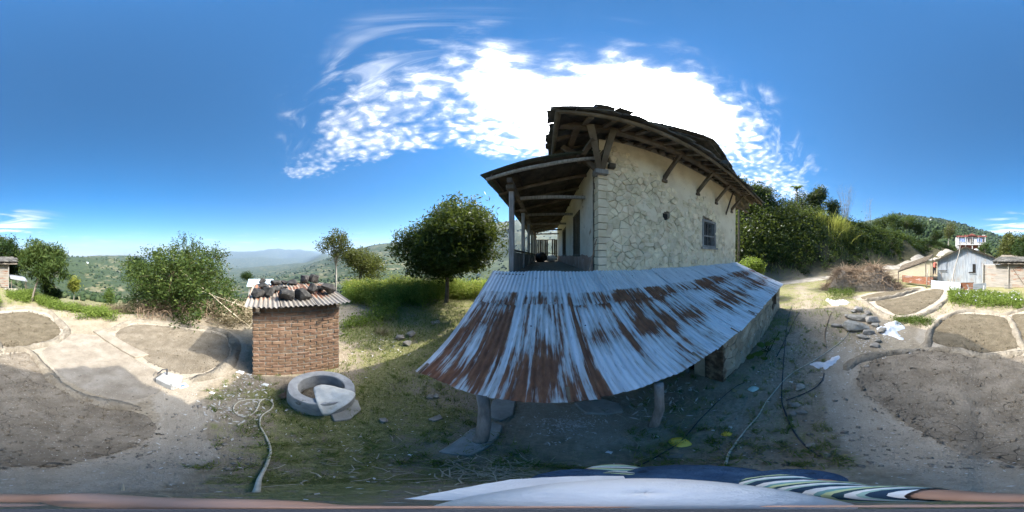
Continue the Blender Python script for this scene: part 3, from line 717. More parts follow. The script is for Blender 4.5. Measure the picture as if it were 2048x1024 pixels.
def stone_geo(mb, poly, to3, joint=.006, depth=.03):
    """one rubble stone: the cell drawn in by the joint, chamfered and uneven"""
    c = np.mean(poly, 0); P = np.array(poly)
    # drop very short edges
    Q = [P[0]]
    for p in P[1:]:
        if np.hypot(*(p - Q[-1])) > .02: Q.append(p)
    if len(Q) < 3: return False
    P = np.array(Q); v = P - c; L = np.hypot(v[:, 0], v[:, 1])[:, None]
    o = c + v * np.maximum(.3, 1 - joint / L); m = c + v * np.maximum(.25, 1 - (joint + .010) / L); i = c + v * .55 + rng.uniform(-.008, .008, v.shape)
    d = depth * rng.uniform(.5, 1.3); n = len(P)
    tilt = rng.uniform(-.12, .12, 2)
    dd = lambda p: d + tilt[0] * (p[0] - c[0]) + tilt[1] * (p[1] - c[1])
    V = [to3(p[0], p[1], -.03) for p in o] + [to3(p[0], p[1], dd(p) * .65) for p in o] + [to3(p[0], p[1], dd(p)) for p in m] + [to3(p[0], p[1], dd(p) + rng.uniform(-.002, .007)) for p in i]
    F = []
    for r_ in range(3):
        F += [(r_ * n + k, r_ * n + (k + 1) % n, (r_ + 1) * n + (k + 1) % n, (r_ + 1) * n + k) for k in range(n)]
    F.append(tuple(3 * n + k for k in range(n)))
    mb.add(V, F); return True
def rubble(pts, lo, hi, keep, to3, m, parent, n_parts, joint=.006, depth=.03, name='stone'):
    cells = voronoi(pts, lo, hi, keep)
    area = lambda p: abs(sum(p[k - 1][0] * p[k][1] - p[k][0] * p[k - 1][1] for k in range(len(p)))) / 2
    cells.sort(key=area, reverse=True); rest = MB()
    for k, c in enumerate(cells):
        mb = MB() if k < n_parts else rest
        if stone_geo(mb, c, to3, joint, depth) and k < n_parts: mb.build(name, m, parent)
    if rest.v: rest.build(name, m, parent, kind='stuff')
def jgrid(lo, hi, sx, sy, j=.36):
    out = []
    for r_, y in enumerate(np.arange(lo[1], hi[1] + sy, sy)):
        for x in np.arange(lo[0] + (r_ % 2) * sx * .5 - sx, hi[0] + sx, sx):
            out.append((x + rng.uniform(-j, j) * sx, y + rng.uniform(-j, j) * sy))
    return out

LH, WG, ZW = 11.6, 6.6, 5.86          # length, gable width, wall top
house = root('stone_house', HP(0, 0, 0), 'old two storey stone house with slate roof, brackets and a long verandah', 'house')
# walls -----------------------------------------------------------
WIN = (3.75, 4.60, 2.95, 3.98)
mb = MB(); s0, s1, z0, z1 = WIN
hbox(mb, 0, s0, 0, .45, 0, ZW); hbox(mb, s1, WG, 0, .45, 0, ZW); hbox(mb, s0, s1, 0, .45, 0, z0); hbox(mb, s0, s1, 0, .45, z1, ZW)
gw = mb.build('gable_wall', MATS['mortar'], house, label='rubble stone end wall with flaking cream plaster')
ZP = lambda s: 5.15 - .18 * s + .30 * math.sin(s * 1.7 + .5) + .18 * math.sin(s * 4.1) + .08 * math.sin(s * 9.3) - (.75 if s > 5.0 else 0.75 * max(0, (s - 4.2) / .8))   # lower edge of the sound plaster
HOLES = [(1.95, 3.75, .13), (3.25, 3.93, .10), (.28, 4.92, .09), (5.75, 3.32, .07)]
def keep(s, z):
    if not (.20 < s < WG - .02 and 2.0 < z < ZP(s) + .12): return False
    if WIN[0] - .06 < s < WIN[1] + .06 and WIN[2] - .06 < z < WIN[3] + .06: return False
    return all(math.hypot(s - a, z - b) > c for a, b, c in HOLES)
tog = lambda s, z, d: HP(s, -d, z)
SP = [p for p in jgrid((.2, 1.9), (WG, 5.9), .185, .125, .46) if rng.random() < .84]
rubble(SP, (.18, 2.0), (WG - .01, ZW), keep, tog, MATS['wall_stone'], gw, 300, .0055, .044)
# plaster still holding above
mb = MB(); N = 64; top = []; bot = []
for k in range(N + 1):
    s = WG * k / N; bot.append((s, min(ZP(s) + .06 * mnoise.noise(Vector((s * 5, 1, 0))), ZW - .1))); top.append((s, ZW))
V = []; F = []
for k in range(N + 1):
    V += [HP(bot[k][0], -.002, bot[k][1]), HP(bot[k][0], -.026, bot[k][1] + .01), HP(bot[k][0], -.032, (bot[k][1] + ZW) / 2 + .01 * mnoise.noise(Vector((k * .3, 0, 5)))), HP(top[k][0], -.028, ZW)]
for k in range(N):
    for q in range(3): F.append((k * 4 + q, k * 4 + 4 + q, k * 4 + 5 + q, k * 4 + 1 + q))
mb.add(V, F)
mb.build('plaster', MATS['plaster'], gw, smooth=False, label='cream plaster still clinging below the eaves')
# worn plaster left in patches between the proud stones
V = []; F = []; idx = {}; st = .045; ns_, nz_ = int(WG / st), int(3.6 / st)
def pv(i, j):
    if (i, j) not in idx:
        s, z = i * st + .018 * mnoise.noise(Vector((i * .9, j * .9, 0))), 2.1 + j * st + .018 * mnoise.noise(Vector((i * .9, j * .9, 7)))
        idx[(i, j)] = len(V); V.append(HP(s, -(.033 + .012 * mnoise.noise(Vector((s * 3, z * 3, 3))) + .006 * mnoise.noise(Vector((s * 11, z * 11, 3)))), z))
    return idx[(i, j)]
for i in range(4, ns_ - 1):
    for j in range(nz_):
        s, z = i * st, 2.1 + j * st
        if not keep(s, z) or z > ZP(s) + .1: continue
        if mnoise.noise(Vector((s * 1.1, z * 1.3, 11))) + .55 * mnoise.noise(Vector((s * 4.2, z * 4.2, 2))) + .12 * (s - 3) > -.20: F.append((pv(i, j), pv(i + 1, j), pv(i + 1, j + 1), pv(i, j + 1)))
mb = MB(); mb.add(V, F); mb.build('plaster_patches', MATS['plaster'], gw, smooth=True, kind='stuff')
# dressed corner stones
z = 2.02; k = 0
while z < ZW - .9:
    hq = random.uniform(.15, .22); L = (.36 if k % 2 else .27) + random.uniform(-.03, .05)
    mb = MB(); mb.hexa([HP(-.015, -.036, z + .008), HP(L, -.034, z + .008), HP(L, .06, z + .008), HP(-.015, .4 - L * .4, z + .008),
                        HP(-.015, -.036, z + hq - .006), HP(L, -.034, z + hq - .006), HP(L, .06, z + hq - .006), HP(-.015, .4 - L * .4, z + hq - .006)])
    mb.build('corner_stone', MATS['quoin_stone'], gw, bevel=.008); z += hq; k += 1
# putlog holes: beam stub and dark recess
for a, b, c in HOLES:
    mb = MB(); hbox(mb, a - c * .8, a + c * .8, -.004, .02, b - c * .75, b + c * .75); mb.build('wall_hole', MATS['dark_inside'], gw)
mb = MB(); hbox(mb, .21, .36, -.16, .1, 4.85, 4.98); mb.build('beam_end', MATS['wood_old'], gw)
# small barred window
wn = MB(); s0, s1, z0, z1 = WIN
for a in ((s0 - .05, s0 + .06), (s1 - .06, s1 + .05)): hbox(wn, a[0], a[1], -.05, .12, z0 - .02, z1 + .02)
hbox(wn, s0 + .06, s1 - .06, -.048, .12, z1 - .07, z1 + .022); hbox(wn, s0 + .06, s1 - .06, -.048, .12, z0 - .022, z0 + .06)
win = wn.build('window', MATS['wood_grey'], house, label='small barred window with weathered grey frame')
mb = MB(); hbox(mb, s0 - .12, s1 + .1, -.12, .1, z0 - .09, z0 - .025); mb.build('window_sill', MATS['slab'], win)
mb = MB(); hbox(mb, s0 + .06, s1 - .06, -.02, .03, z0 + .40, z0 + .45); mb.build('crossbar', MATS['wood_grey'], win)
for k in range(6):
    s = s0 + .12 + k * .105; mb = MB(); mb.tube([HP(s, 0.0, z0 + .06), HP(s, 0.0, z1 - .07)], .012, 6); mb.build('window_bar', MATS['wood_grey'], win)
mb = MB(); hbox(mb, s0 + .05, s1 - .05, .30, .32, z0, z1); mb.build('dark_pane', MATS['dark_inside'], win)

# verandah side wall with two tall windows
DO = [(1.95, 3.15, 2.58, 4.25), (5.6, 7.1, 2.58, 4.28)]
mb = MB(); t = 0.452
for (a, b, c, d) in DO:
    hbox(mb, 0, .4, t, a, 0, ZW); hbox(mb, 0, .4, a, b, 0, c); hbox(mb, 0, .4, a, b, d, ZW); t = b
hbox(mb, 0, .4, t, LH, 0, ZW); hbox(mb, .4, WG, LH - .4, LH, 0, ZW); hbox(mb, WG - .4, WG, .45, LH - .4, 0, ZW)
sw = mb.build('side_wall', MATS['plaster_white'], house, label='whitewashed wall along the verandah')
mb = MB(); V = []; F = []
for k in range(60):
    t = .42 + (LH - .5) * k / 59; V += [HP(-.006, t, 2.15), HP(-.012, t, 2.62 + .10 * mnoise.noise(Vector((t * 2.2, 0, 0))) + .06 * mnoise.noise(Vector((t * 7, 3, 0))))]
for k in range(59): F.append((k * 2, k * 2 + 1, k * 2 + 3, k * 2 + 2))
mb.add(V, F); mb.build('red_plaster_band', MATS['plaster_red'], sw, label='faded red band of plaster along the foot of the wall')
for (a, b, c, d) in DO:
    f = MB()
    for q in ((a, a + .1), (b - .1, b), ((a + b) / 2 - .04, (a + b) / 2 + .04)): hbox(f, -.03, .12, q[0], q[1], c, d)
    hbox(f, -.028, .12, a + .1, b - .1, d - .1, d - .002); hbox(f, -.028, .12, a + .1, b - .1, c + .002, c + .1)
    w_ = f.build('window', MATS['wood_old'], house, label='tall dark wooden verandah window')
    mb = MB(); hbox(mb, .06, .08, a + .05, b - .05, c + .05, d - .05); mb.build('shutter', MATS['wood_dark'], w_)
# solid base under the verandah, floor
mb = MB(); hbox(mb, -2.12, -.002, .02, LH, 0, 2.08); mb.build('verandah_base', MATS['wall_stone'], house)
mb = MB(); hbox(mb, -2.2, -.004, -.03, LH, 2.082, 2.16); mb.build('verandah_floor', MATS['mud'], house)

# gable above the skirt roof: bare rubble, ragged top
RS, RZ = 3.75, 7.55
mb = MB(); prof = [(0, ZW)] + [(s, ZW + (RZ - .22 - ZW) * (s / RS if s < RS else (WG + .5 - s) / (WG + .5 - RS)) + .10 * mnoise.noise(Vector((s * 4, 2, 2)))) for s in np.linspace(.2, WG - .05, 34)] + [(WG, ZW)]
n = len(prof); V = [HP(s, .05, z) for s, z in prof] + [HP(s, .45, z) for s, z in prof]
mb.add(V, [tuple(range(n - 1, -1, -1)), tuple(range(n, 2 * n))] + [(k, (k + 1) % n, n + (k + 1) % n, n + k) for k in range(n)])
gt = mb.build('gable_top', MATS['mortar'], house, label='bare rubble gable above the skirt roof')
gz = lambda s: ZW + (RZ - .3 - ZW) * (s / RS if s < RS else (WG + .5 - s) / (WG + .5 - RS))
rubble(jgrid((0, 5.9), (WG, 7.7), .26, .17), (0, ZW), (WG, RZ), lambda s, z: .1 < s < WG - .1 and z < gz(s) - .02 and not (3.3 < s < 3.9 and 6.55 < z < 6.85), lambda s, z, d: HP(s, .05 - d, z), MATS['rock'], gt, 0, .008, .04)
mb = MB(); hbox(mb, 3.3, 3.9, -.01, .06, 6.55, 6.85); mb.build('gable_opening', MATS['wood_dark'], gt)

# roofs -----------------------------------------------------------
TO, ZO = -1.15, 5.60        # outer edge of the skirt roof
SL, SR = -1.0, 7.7
def deck(name, q, th, m, parent, label=None):
    mb = MB(); mb.hexa([Vector(p) for p in q] + [Vector(p) + Vector((0, 0, th)) for p in q]); return mb.build(name, m, parent, label=label)
skirt = deck('skirt_roof', [HP(SL, TO, ZO), HP(SR, TO, ZO), HP(SR - .9, 0, ZO + .46), HP(.0, 0, ZO + .46)], .04, MATS['wood_dark'], house, 'slate skirt roof across the end wall')
mr = deck('main_roof', [HP(SL, -.45, ZO), HP(RS, -.32, RZ), HP(RS, LH + .4, RZ), HP(SL, LH + .4, ZO)], .06, MATS['slate'], house, 'slate main roof with ragged mossy edges')
deck('roof_slope', [HP(RS, -.32, RZ - .01), HP(8.0, -.32, ZO - .1), HP(8.0, LH + .4, ZO - .1), HP(RS, LH + .4, RZ - .01)], .06, MATS['slate'], mr)
mb = MB(); mb.hexa([HP(SL, TO, ZO - .005), HP(-.02, -.44, ZO + .50), HP(-.02, -.40, ZO + .52), HP(SL, -.44, ZO), HP(SL, TO, ZO + .03), HP(-.02, -.44, ZO + .54), HP(-.02, -.40, ZO + .56), HP(SL, -.44, ZO + .04)])
mb.build('hip_board', MATS['wood_dark'], mr)
def slate(a, across, down, w, L, th, parent):
    """one split stone tile: irregular outline, a little tilted"""
    nrm = across.cross(down).normalized()
    if nrm.z < 0: nrm = -nrm
    j = lambda q: random.uniform(-q, q)
    c = [a + across * j(.02), a + across * (w + j(.02)), a + across * (w + j(.03)) + down * (L + j(.05)), a + across * (w * .5 + j(.05)) + down * (L + j(.06)), a + across * j(.03) + down * (L + j(.05))]
    t0 = j(.012); V = [p + nrm * (t0 + j(.006)) for p in c] + [p + nrm * (t0 + th + j(.006)) for p in c]; n = 5
    mb = MB(); mb.add(V, [tuple(range(n - 1, -1, -1)), tuple(range(n, 2 * n))] + [(k, (k + 1) % n, n + (k + 1) % n, n + k) for k in range(n)])
    mb.build('slate', MATS['slate'], parent)
dsk = (HP(0, TO, ZO) - HP(0, 0, ZO + .46)).normalized()
for row in range(3):
    s = SL - .02 + row * .1
    while s < SR - .3 - row * .25:
        w = random.uniform(.26, .48); p = HP(s, TO, ZO) - dsk * (.28 + row * .30) + Vector((0, 0, .06 + row * .035))
        slate(p, GV, dsk, w - .01, .44 + random.uniform(-.03, .07), .03, skirt); s += w
dml = (HP(SL, 0, ZO) - HP(RS, 0, RZ)).normalized()
for row in range(2):
    t = -1.15 + row * .2
    while t < LH + .2:
        w = random.uniform(.28, .5); p = HP(SL, t, ZO) - dml * (.28 + row * .3) + Vector((0, 0, .07 + row * .035))
        slate(p, UV_, dml, w - .012, .45, .032, mr); t += w
# verge slates up both slopes of the gable
Lv = (HP(RS, 0, RZ) - HP(0.0, 0, ZO + .55)).length
for side in (0, 1):
    a = HP(RS, -.5, RZ + .07); b = HP(.1, -.5, ZO + .72) if side == 0 else HP(WG + .9, -.5, ZO + .1)
    dv = (b - a).normalized(); L = (b - a).length; q = 0.0
    while q < L - .2:
        for rep in range(2):
            slate(a + dv * (q + rep * .15) + Vector((0, 0, .035 * rep)) + UV_ * (rep * .12), UV_, dv, random.uniform(.40, .55), random.uniform(.36, .5), .035, mr)
        q += .30
# loose stones weighting the broken ridge
for k in range(26):
    a = HP(random.uniform(-.6, 6.2), random.uniform(-1.0, -.35), 0); s_ = (a - HC).dot(GV); zb_ = ZO + .18 + (a - HC).dot(UV_) * -.0 + .40 * max(0, (1.15 + (a - HC).dot(UV_)) / 1.15)
    slate(Vector((a.x, a.y, zb_ + random.uniform(0, .10))), (GV + Vector((random.uniform(-.3, .3), random.uniform(-.3, .3), random.uniform(-.25, .25)))).normalized(), (dsk + Vector((random.uniform(-.4, .4), random.uniform(-.4, .4), random.uniform(-.1, .3)))).normalized(), random.uniform(.25, .45), random.uniform(.25, .45), .035, mr)
# rafters, purlin, eave pole, brackets
for k, s in enumerate(np.arange(SL + .12, SR - .1, .37)):
    tin = min(.0, -1.15 + (s - SL) * 1.15) if s < 0 else (0.0 if s < WG else min(0, -(s - WG) * .9))
    zi = ZO - .04 + .46 * (tin - TO) / -TO
    if tin - TO < .15: continue
    mb = MB(); hbar(mb, (s + random.uniform(-.03, .03), TO + .03, ZO - .055), (s, tin + .05, zi + .0), random.uniform(.07, .11), .085, .006)
    mb.build('rafter', MATS['wood_old'], house)
mb = MB(); hbar(mb, (SL - .05, -.62, ZO + .10), (SR - .1, -.62, ZO + .09), .13, .14, .01); mb.build('purlin', MATS['wood_old'], house)
mb = MB(); mb.tube([HP(SL - .05, TO - .02, ZO - .03), HP(1.2, TO, ZO - .05), HP(3.6, TO - .01, ZO - .02), HP(SR, TO, ZO - .04)], [.05, .055, .05, .045], 8); mb.build('eave_pole', MATS['wood_old'], house)
mb = MB(); mb.tube([HP(SL - .02, TO - .05, ZO - .03), HP(SL, 2, ZO - .05), HP(SL + .01, LH, ZO - .04)], .05, 8); mb.build('eave_pole', MATS['wood_old'], house)
for s, zb in ((1.89, 4.98), (3.42, 4.97), (4.66, 4.95), (6.1, 4.9)):
    mb = MB(); hbar(mb, (s, -.02, zb), (s + .02, -.66, ZO + .04), .10, .11, .012, up=(0, 0, 1)); b_ = mb.build('bracket', MATS['wood_old'], house)
    mb = MB(); hbox(mb, s - .08, s + .08, -.10, 0, zb - .13, zb - .04); mb.build('bracket_foot', MATS['wood_old'], b_)
mb = MB(); hbar(mb, (.02, -.04, 4.75), (-.42, -.80, ZO + .02), .13, .14, .012); cb = mb.build('bracket', MATS['wood_old'], house, label='heavy corner bracket under the roof corner')
mb = MB(); hbar(mb, (.06, -.05, 4.78), (.04, -.74, ZO + .02), .13, .13, .012); mb.build('bracket', MATS['wood_old'], house)
mb = MB(); hbar(mb, (-.04, .05, 4.85), (-.80, .2, ZO + .0), .12, .12, .012); mb.build('bracket', MATS['wood_old'], house)
mb = MB(); hbar(mb, (-.30, -.62, 5.32), (-.42, .25, 5.12), .09, .10, .012); mb.build('bracket_tie', MATS['wood_old'], cb)
mb = MB(); hbox(mb, -.12, .18, -.16, .1, 4.62, 4.74); mb.build('bracket_foot', MATS['wood_grey'], cb)
for t in np.arange(-.2, LH, .62):
    mb = MB(); hbar(mb, (SL + .03, t, ZO - .06), (.25, t, ZO + .60), .08, .09, .006); mb.build('rafter', MATS['wood_old'], house)
mb = MB(); hbar(mb, (-.62, -.7, ZO + .08), (-.62, LH, ZO + .08), .12, .12, .006); mb.build('purlin', MATS['wood_old'], house)
# roof corner sheet and poles past the far end
mb = MB(); mb.hexa([HP(SL - .14, TO - .10, ZO + .05), HP(SL + .55, TO - .12, ZO + .16), HP(SL + .5, TO + .35, ZO + .36), HP(SL - .12, TO + .4, ZO + .14),
                    HP(SL - .14, TO - .10, ZO + .065), HP(SL + .55, TO - .12, ZO + .175), HP(SL + .5, TO + .35, ZO + .375), HP(SL - .12, TO + .4, ZO + .155)])
mb.build('corner_sheet', MATS['metal_grey'], mr)
for a, b in (((6.3, -.25, 6.0), (7.75, -.15, 5.15)), ((6.4, -.1, 5.25), (7.8, -.3, 5.2)), ((6.4, .4, 5.3), (7.7, .5, 5.15))):
    mb = MB(); hbar(mb, a, b, .08, .08, .008); mb.build('pole', MATS['wood_old'], house)
mb = MB(); hbar(mb, (5.55, -.02, 4.55), (5.25, -.55, 5.55), .05, .05, .006); mb.build('bracket', MATS['wood_dark'], house)

# corrugated sheet builder ----------------------------------------
def tin_sheet(name, O, across, w, down, L, m, parent, bias=None, pitch=.076, amp=.011, u0=0, seg=10, sag=0.0, smooth=True, label=None, kind=None, cat=None, group=None, v0=0.0, sub=6):
    O = Vector(O); n = across.cross(down).normalized()
    if n.z < 0: n = -n
    nu = max(3, int(round(w / pitch)) * sub) + 1; nv = seg + 1
    u = np.linspace(0, w, nu); v = np.linspace(0, L, nv); uu, vv = np.meshgrid(u, v)
    hgt = amp * np.cos(uu / pitch * 2 * math.pi) + (fbm(uu * 3 + u0 * 3, vv * 3, 2) - .5) * .018 - sag * np.sin(vv / L * math.pi)
    A, D, Nn = np.array(across), np.array(down), np.array(n)
    edge = np.where(vv >= L - 1e-6, (fbm(uu * 6 + u0, vv * 0 + u0, 2) - .5) * .03, 0)
    V = np.array(O) + uu[..., None] * A + (vv + edge)[..., None] * D + hgt[..., None] * Nn
    i, j = np.meshgrid(np.arange(nv - 1), np.arange(nu - 1), indexing='ij')
    F = np.stack([i * nu + j, i * nu + j + 1, (i + 1) * nu + j + 1, (i + 1) * nu + j], -1).reshape(-1, 4)
    off = worldloc(parent) if parent else Vector(O)
    b = np.array([(bias(x + u0, y + v0) if bias else .4) for x, y in zip(uu.ravel(), vv.ravel())])
    o = np_mesh(name, V.reshape(-1, 3), F, m, loc=off, attrs={'rust': b}, uv=np.column_stack([uu.ravel() + u0, vv.ravel() + v0]), smooth=smooth, parent=parent)
    return setp(o, label, cat, group, kind)

mat('tin_dark', [(.035, .05, .042), (.055, .075, .062), (.09, .10, .088)], 3, 4, .6, .2, 20, rnd=.2, spots=[((.12, .07, .05), 4, .62, .1)])
vr = deck('verandah_roof', [HP(-2.5, -.12, 4.60), HP(0, -.12, 5.24), HP(0, LH, 5.24), HP(-2.5, LH, 4.60)], .004, MATS['wood_dark'], house, 'lean-to tin roof over the verandah')
dv = (HP(-2.65, 0, 4.61) - HP(-.02, 0, 5.28)).normalized(); L = (HP(-2.65, 0, 4.61) - HP(-.02, 0, 5.28)).length
t = -.22; k = 0
while t < LH:
    tin_sheet('roof_sheet', HP(-.02, t, 5.28 + .010 * (k % 2)), UV_, .80, dv, L, MATS['tin_dark'], vr, seg=5, u0=t * 1.7, sub=4); t += .76; k += 1
for k, t in enumerate(np.arange(-.05, LH, 1.075)):
    mb = MB(); mb.tube([HP(-.02, t, 5.15), HP(-1.2, t + random.uniform(-.04, .04), 4.82 + random.uniform(-.03, .03)), HP(-2.55, t + random.uniform(-.05, .05), 4.52)], [.05, .055, .045], 7); mb.build('rafter', MATS['wood_grey' if k == 0 else 'wood_old'], vr)
for s in (-.5, -1.2, -1.85, -2.4):
    mb = MB(); z = 5.24 + (5.24 - 4.6) / 2.5 * s - .03; hbar(mb, (s, -.15, z), (s, LH, z), .055, .05); mb.build('batten', MATS['wood_dark'], vr)
mb = MB(); hbar(mb, (-2.0, -.1, 4.42), (-2.0, LH, 4.42), .11, .13); mb.build('verandah_beam', MATS['wood_old'], house)
PT = [.2 + 2.15 * k for k in range(6)]
for k, t in enumerate(PT):
    mb = MB(); mb.hexa([HP(-2.06, t - .06, 2.16), HP(-1.94, t - .06, 2.16), HP(-1.94, t + .06, 2.16), HP(-2.06, t + .06, 2.16), HP(-2.065, t - .06, 4.22), HP(-1.945, t - .06, 4.22), HP(-1.945, t + .06, 4.22), HP(-2.065, t + .06, 4.22)])
    p_ = mb.build('post', MATS['wood_grey'], house, bevel=.012)
    mb = MB(); hbox(mb, -2.1, -1.9, t - .22, t + .22, 4.222, 4.352); mb.build('post_head', MATS['wood_old'], p_, bevel=.02)
    mb = MB(); hbox(mb, -2.07, -2.02, t - .02, t + .006, 2.17, 4.2); mb.build('pipe', MATS['wood_dark'], p_)
for t in (1.24, 3.39, 5.54, 7.69, 9.84):
    mb = MB(); hbar(mb, (-2.05, t, 4.41), (.1, t, 4.45), .075, .10, .004); mb.build('tie_beam', MATS['wood_grey'], house)
# railing of upright boards
rail = MB(); hbar(rail, (-2.0, .27, 2.74), (-2.0, LH - .3, 2.74), .09, .05); ra = rail.build('railing', MATS['wood_old'], house)
t = .28
while t < LH - .4:
    w = random.uniform(.08, .13)
    if not any(abs(t + w / 2 - q) < .12 for q in PT):
        mb = MB(); hbox(mb, -2.02, -1.995, t, t + w - .008, 2.17, 2.70 + random.uniform(-.02, .01)); mb.build('board', MATS['wood_grey'], ra)
    t += w
# boarded far end of the verandah
mb = MB(); hbar(mb, (-2.0, LH - .1, 2.85), (0, LH - .1, 2.85), .05, .06); es = mb.build('end_screen', MATS['wood_dark'], house)
mb = MB(); hbar(mb, (-2.0, LH - .1, 4.1), (0, LH - .1, 4.1), .05, .06); mb.build('rail', MATS['wood_dark'], es)
s = -1.95
while s < -.05:
    w = random.uniform(.10, .17)
    if not (-.98 < s < -.62):
        mb = MB(); hbox(mb, s, s + w, LH - .14, LH - .11, 2.17, 4.15 + random.uniform(-.1, .05)); mb.build('board', MATS['wood_dark'], es)
    s += w + random.uniform(.01, .05)
# things left on the verandah
def lump(name, c, size, m, label, cat, seed, sub=2, group=None, squash=1.0, rough=.35, parent=None, shear=0):
    random.seed(seed); bm = bmesh.new(); bmesh.ops.create_icosphere(bm, subdivisions=sub, radius=1)
    o3 = Vector((seed * 1.7, seed * .3, 4))
    for v in bm.verts:
        d = 1 + rough * mnoise.noise(v.co * 1.3 + o3) + rough * .5 * mnoise.noise(v.co * 3.1 + o3)
        v.co = Vector((v.co.x * size[0] * d, v.co.y * size[1] * d, max(v.co.z * size[2] * d, -size[2] * squash)))
    zmin = min(v.co.z for v in bm.verts)
    me = bpy.data.meshes.new(name); bm.to_mesh(me); bm.free(); me.materials.append(m)
    me.polygons.foreach_set('use_smooth', [True] * len(me.polygons))
    o = bpy.data.objects.new(name, me); COL.objects.link(o); o.location = Vector(c) - Vector((0, 0, zmin))
    return setp(o, label, cat, group)
lump('sack', HP(-1.45, 8.6, 2.16), (.45, .6, .35), MATS['rock_dark'], 'dark stuffed sack at the far end of the verandah', 'sack', 3, 3)
lump('sack', HP(-.75, 9.3, 2.16), (.5, .5, .25), MATS['cloth_white'], 'grey white sack beside the dark one on the verandah', 'sack', 5, 3)
mb = MB(); mb.tube([HP(-.25, -.02, 2.15), HP(-.03, .06, 3.0)], .012, 6); mb.build('iron_rod', MATS['twig'], None, label='thin rusty rod leaning on the house corner', cat='rod')

# ------------------------------------------------------------------ rusty lean-to in front of the house
lean = root('lean_to', HP(2, -1.2, 0), 'low lean-to with rusty corrugated iron roof against the house end', 'shed')
S0, S1 = -2.40, 6.72
TT, ZT = -.01, 2.24       # upper edge on the house wall
TE, ZE = -2.46, 1.205     # eave
dn = (HP(0, TE, ZE) - HP(0, TT, ZT)); LL = dn.length; dn = dn.normalized()
NC = 12; cw = (S1 - S0) / NC
def rust_bias(u, v):
    c = u / cw; f = v / LL; b = .5
    if f < .30: b -= .26
    if c > 2.2:
        b += .13 * math.exp(-((f - .40) / .07) ** 2) + .10 * math.exp(-((f - .70) / .07) ** 2) - (.07 if f > .8 else .02) - .02
        b += .06 * math.sin(c * 2.1)
    elif c < 1: b += .06 * min(1, max(0, (f - .22) / .2)) - .035 + .05 * (f > .5)
    elif c < 2.2: b += -.08 + .05 * (f > .35) + .13 * math.exp(-((f - .95) / .16) ** 2) + (.18 if 2.02 < c < 2.14 and f > .2 else 0)
    x = (c % 1)
    if x < .07 or x > .95: b -= .14
    return b
for s in (S0 + .15, S1 - .2):
    rf = MB(); hbar(rf, (s, TT - .02, ZT - .07), (s, TE + .06, ZE - .07), .07, .08); frame = rf.build('rafter', MATS['wood_old'], lean)
rows = [(LL * .40, LL * .60 + .02, 0.0), (0, LL * .40 + .09, .014)]      # lower sheets first, upper ones lap over them
for c in range(NC):
    for (v0, L, dz) in rows:
        O = HP(S0 + c * cw, TT, ZT) + dn * v0 + Vector((0, 0, dz +   .013 * (c % 2) + random.uniform(-.003, .003)))
        tin_sheet('roof_sheet', O, GV, cw + .05, (dn + GV * random.uniform(-.004, .004)).normalized(), L + random.uniform(-.02, .03), MATS['galvanised'], lean, bias=rust_bias, u0=c * cw, v0=v0, seg=14)
for s, q in ((S0 + .05, .99), (-1.05, .985), (.33, .985), (1.33, .99), (2.35, .97), (3.6, .97), (4.4, .97)):
    p = HP(s, TT, ZT) + dn * (LL * q); mb = MB(); mb.bar(p - dn * .10 + Vector((0, 0, .02)), p + dn * .06 + Vector((0, 0, .012)), .028, .012); mb.build('iron_strap', MATS['twig'], lean)
for k in range(26):       # roofing nails
    s = S0 + .3 + (k % 13) * .7; q = (.12, .62)[k // 13]; p = HP(s, TT, ZT) + dn * (LL * q + random.uniform(-.02, .02)) + Vector((0, 0, .028))
    mb = MB(); mb.tube([p, p + Vector((0, 0, .012))], [.012, .009], 6); mb.build('nail', MATS['pipe_black'], lean)
for (z, t) in ((ZE - .05, TE + .12), ((ZE + ZT) / 2 - .07, (TE + TT) / 2), (ZT - .07, TT - .1)):
    mb = MB(); mb.tube([HP(S0 + .05, t, z), HP(1, t + .02, z - .02), HP(S1 - .1, t, z)], [.04, .045, .04], 7); mb.build('purlin', MATS['wood_old'], frame)
def post(b, top, r0, r1, label):
    b = Vector(b); top = Vector(top); mb = MB(); m_ = (b + top) / 2 + Vector((.03, -.02, 0))
    pts = [b - Vector((0, 0, .05)), b + (m_ - b) * .3 + Vector((.008, 0, 0)), m_, m_ + (top - m_) * .6 + Vector((.01, .006, 0)), top]
    mb.tube(pts, [r0 * 1.05, r0, (r0 + r1) / 2 * 1.04, r1, r1 * 1.05], 9); mb.build('post', MATS['wood_grey'], lean, smooth=True, label=label)
post(gp(958, 884), gp(964, 786, 1.15), .058, .05, 'crooked grey post standing on a flat stone')
post(gp(1306, 852), gp(1318, 768, 1.15), .05, .045, 'grey log post leaning under the eave')
post(HP(-2.2, -.35, 0), HP(-2.25, -.3, 2.04), .05, .045, None)
# the room under the right half of the roof
RM0, TW = 1.13, -2.30
sl = (ZT - ZE) / (TT - TE)
ztop = lambda t: ZE + (t - TE) * sl - .05
WO = (5.05, 5.65, .48, 1.02)
mb = MB()
def wbox(s0, s1, z0, z1): hbox(mb, s0, s1, TW, TW + .35, z0, z1)
a, b, c, d = WO; ht = ztop(TW) - .01
wbox(RM0, a, -.05, ht); wbox(b, S1 - .1, -.05, ht); wbox(a, b, -.05, c); wbox(a, b, d, ht)
rw = mb.build('room_wall', MATS['mortar'], lean, label='low stone wall under the eave, smeared with mud plaster')
mb = MB(); hbox(mb, a, b, TW + .22, TW + .24, c, d); mb.build('dark_opening', MATS['dark_inside'], rw)
mb = MB(); hbox(mb, a - .05, a + .04, TW - .03, TW + .1, c, d); hbox(mb, b - .04, b + .05, TW - .03, TW + .1, c, d); hbox(mb, a + .04, b - .04, TW - .028, TW + .1, d - .06, d); mb.build('window_frame', MATS['wood_old'], rw)
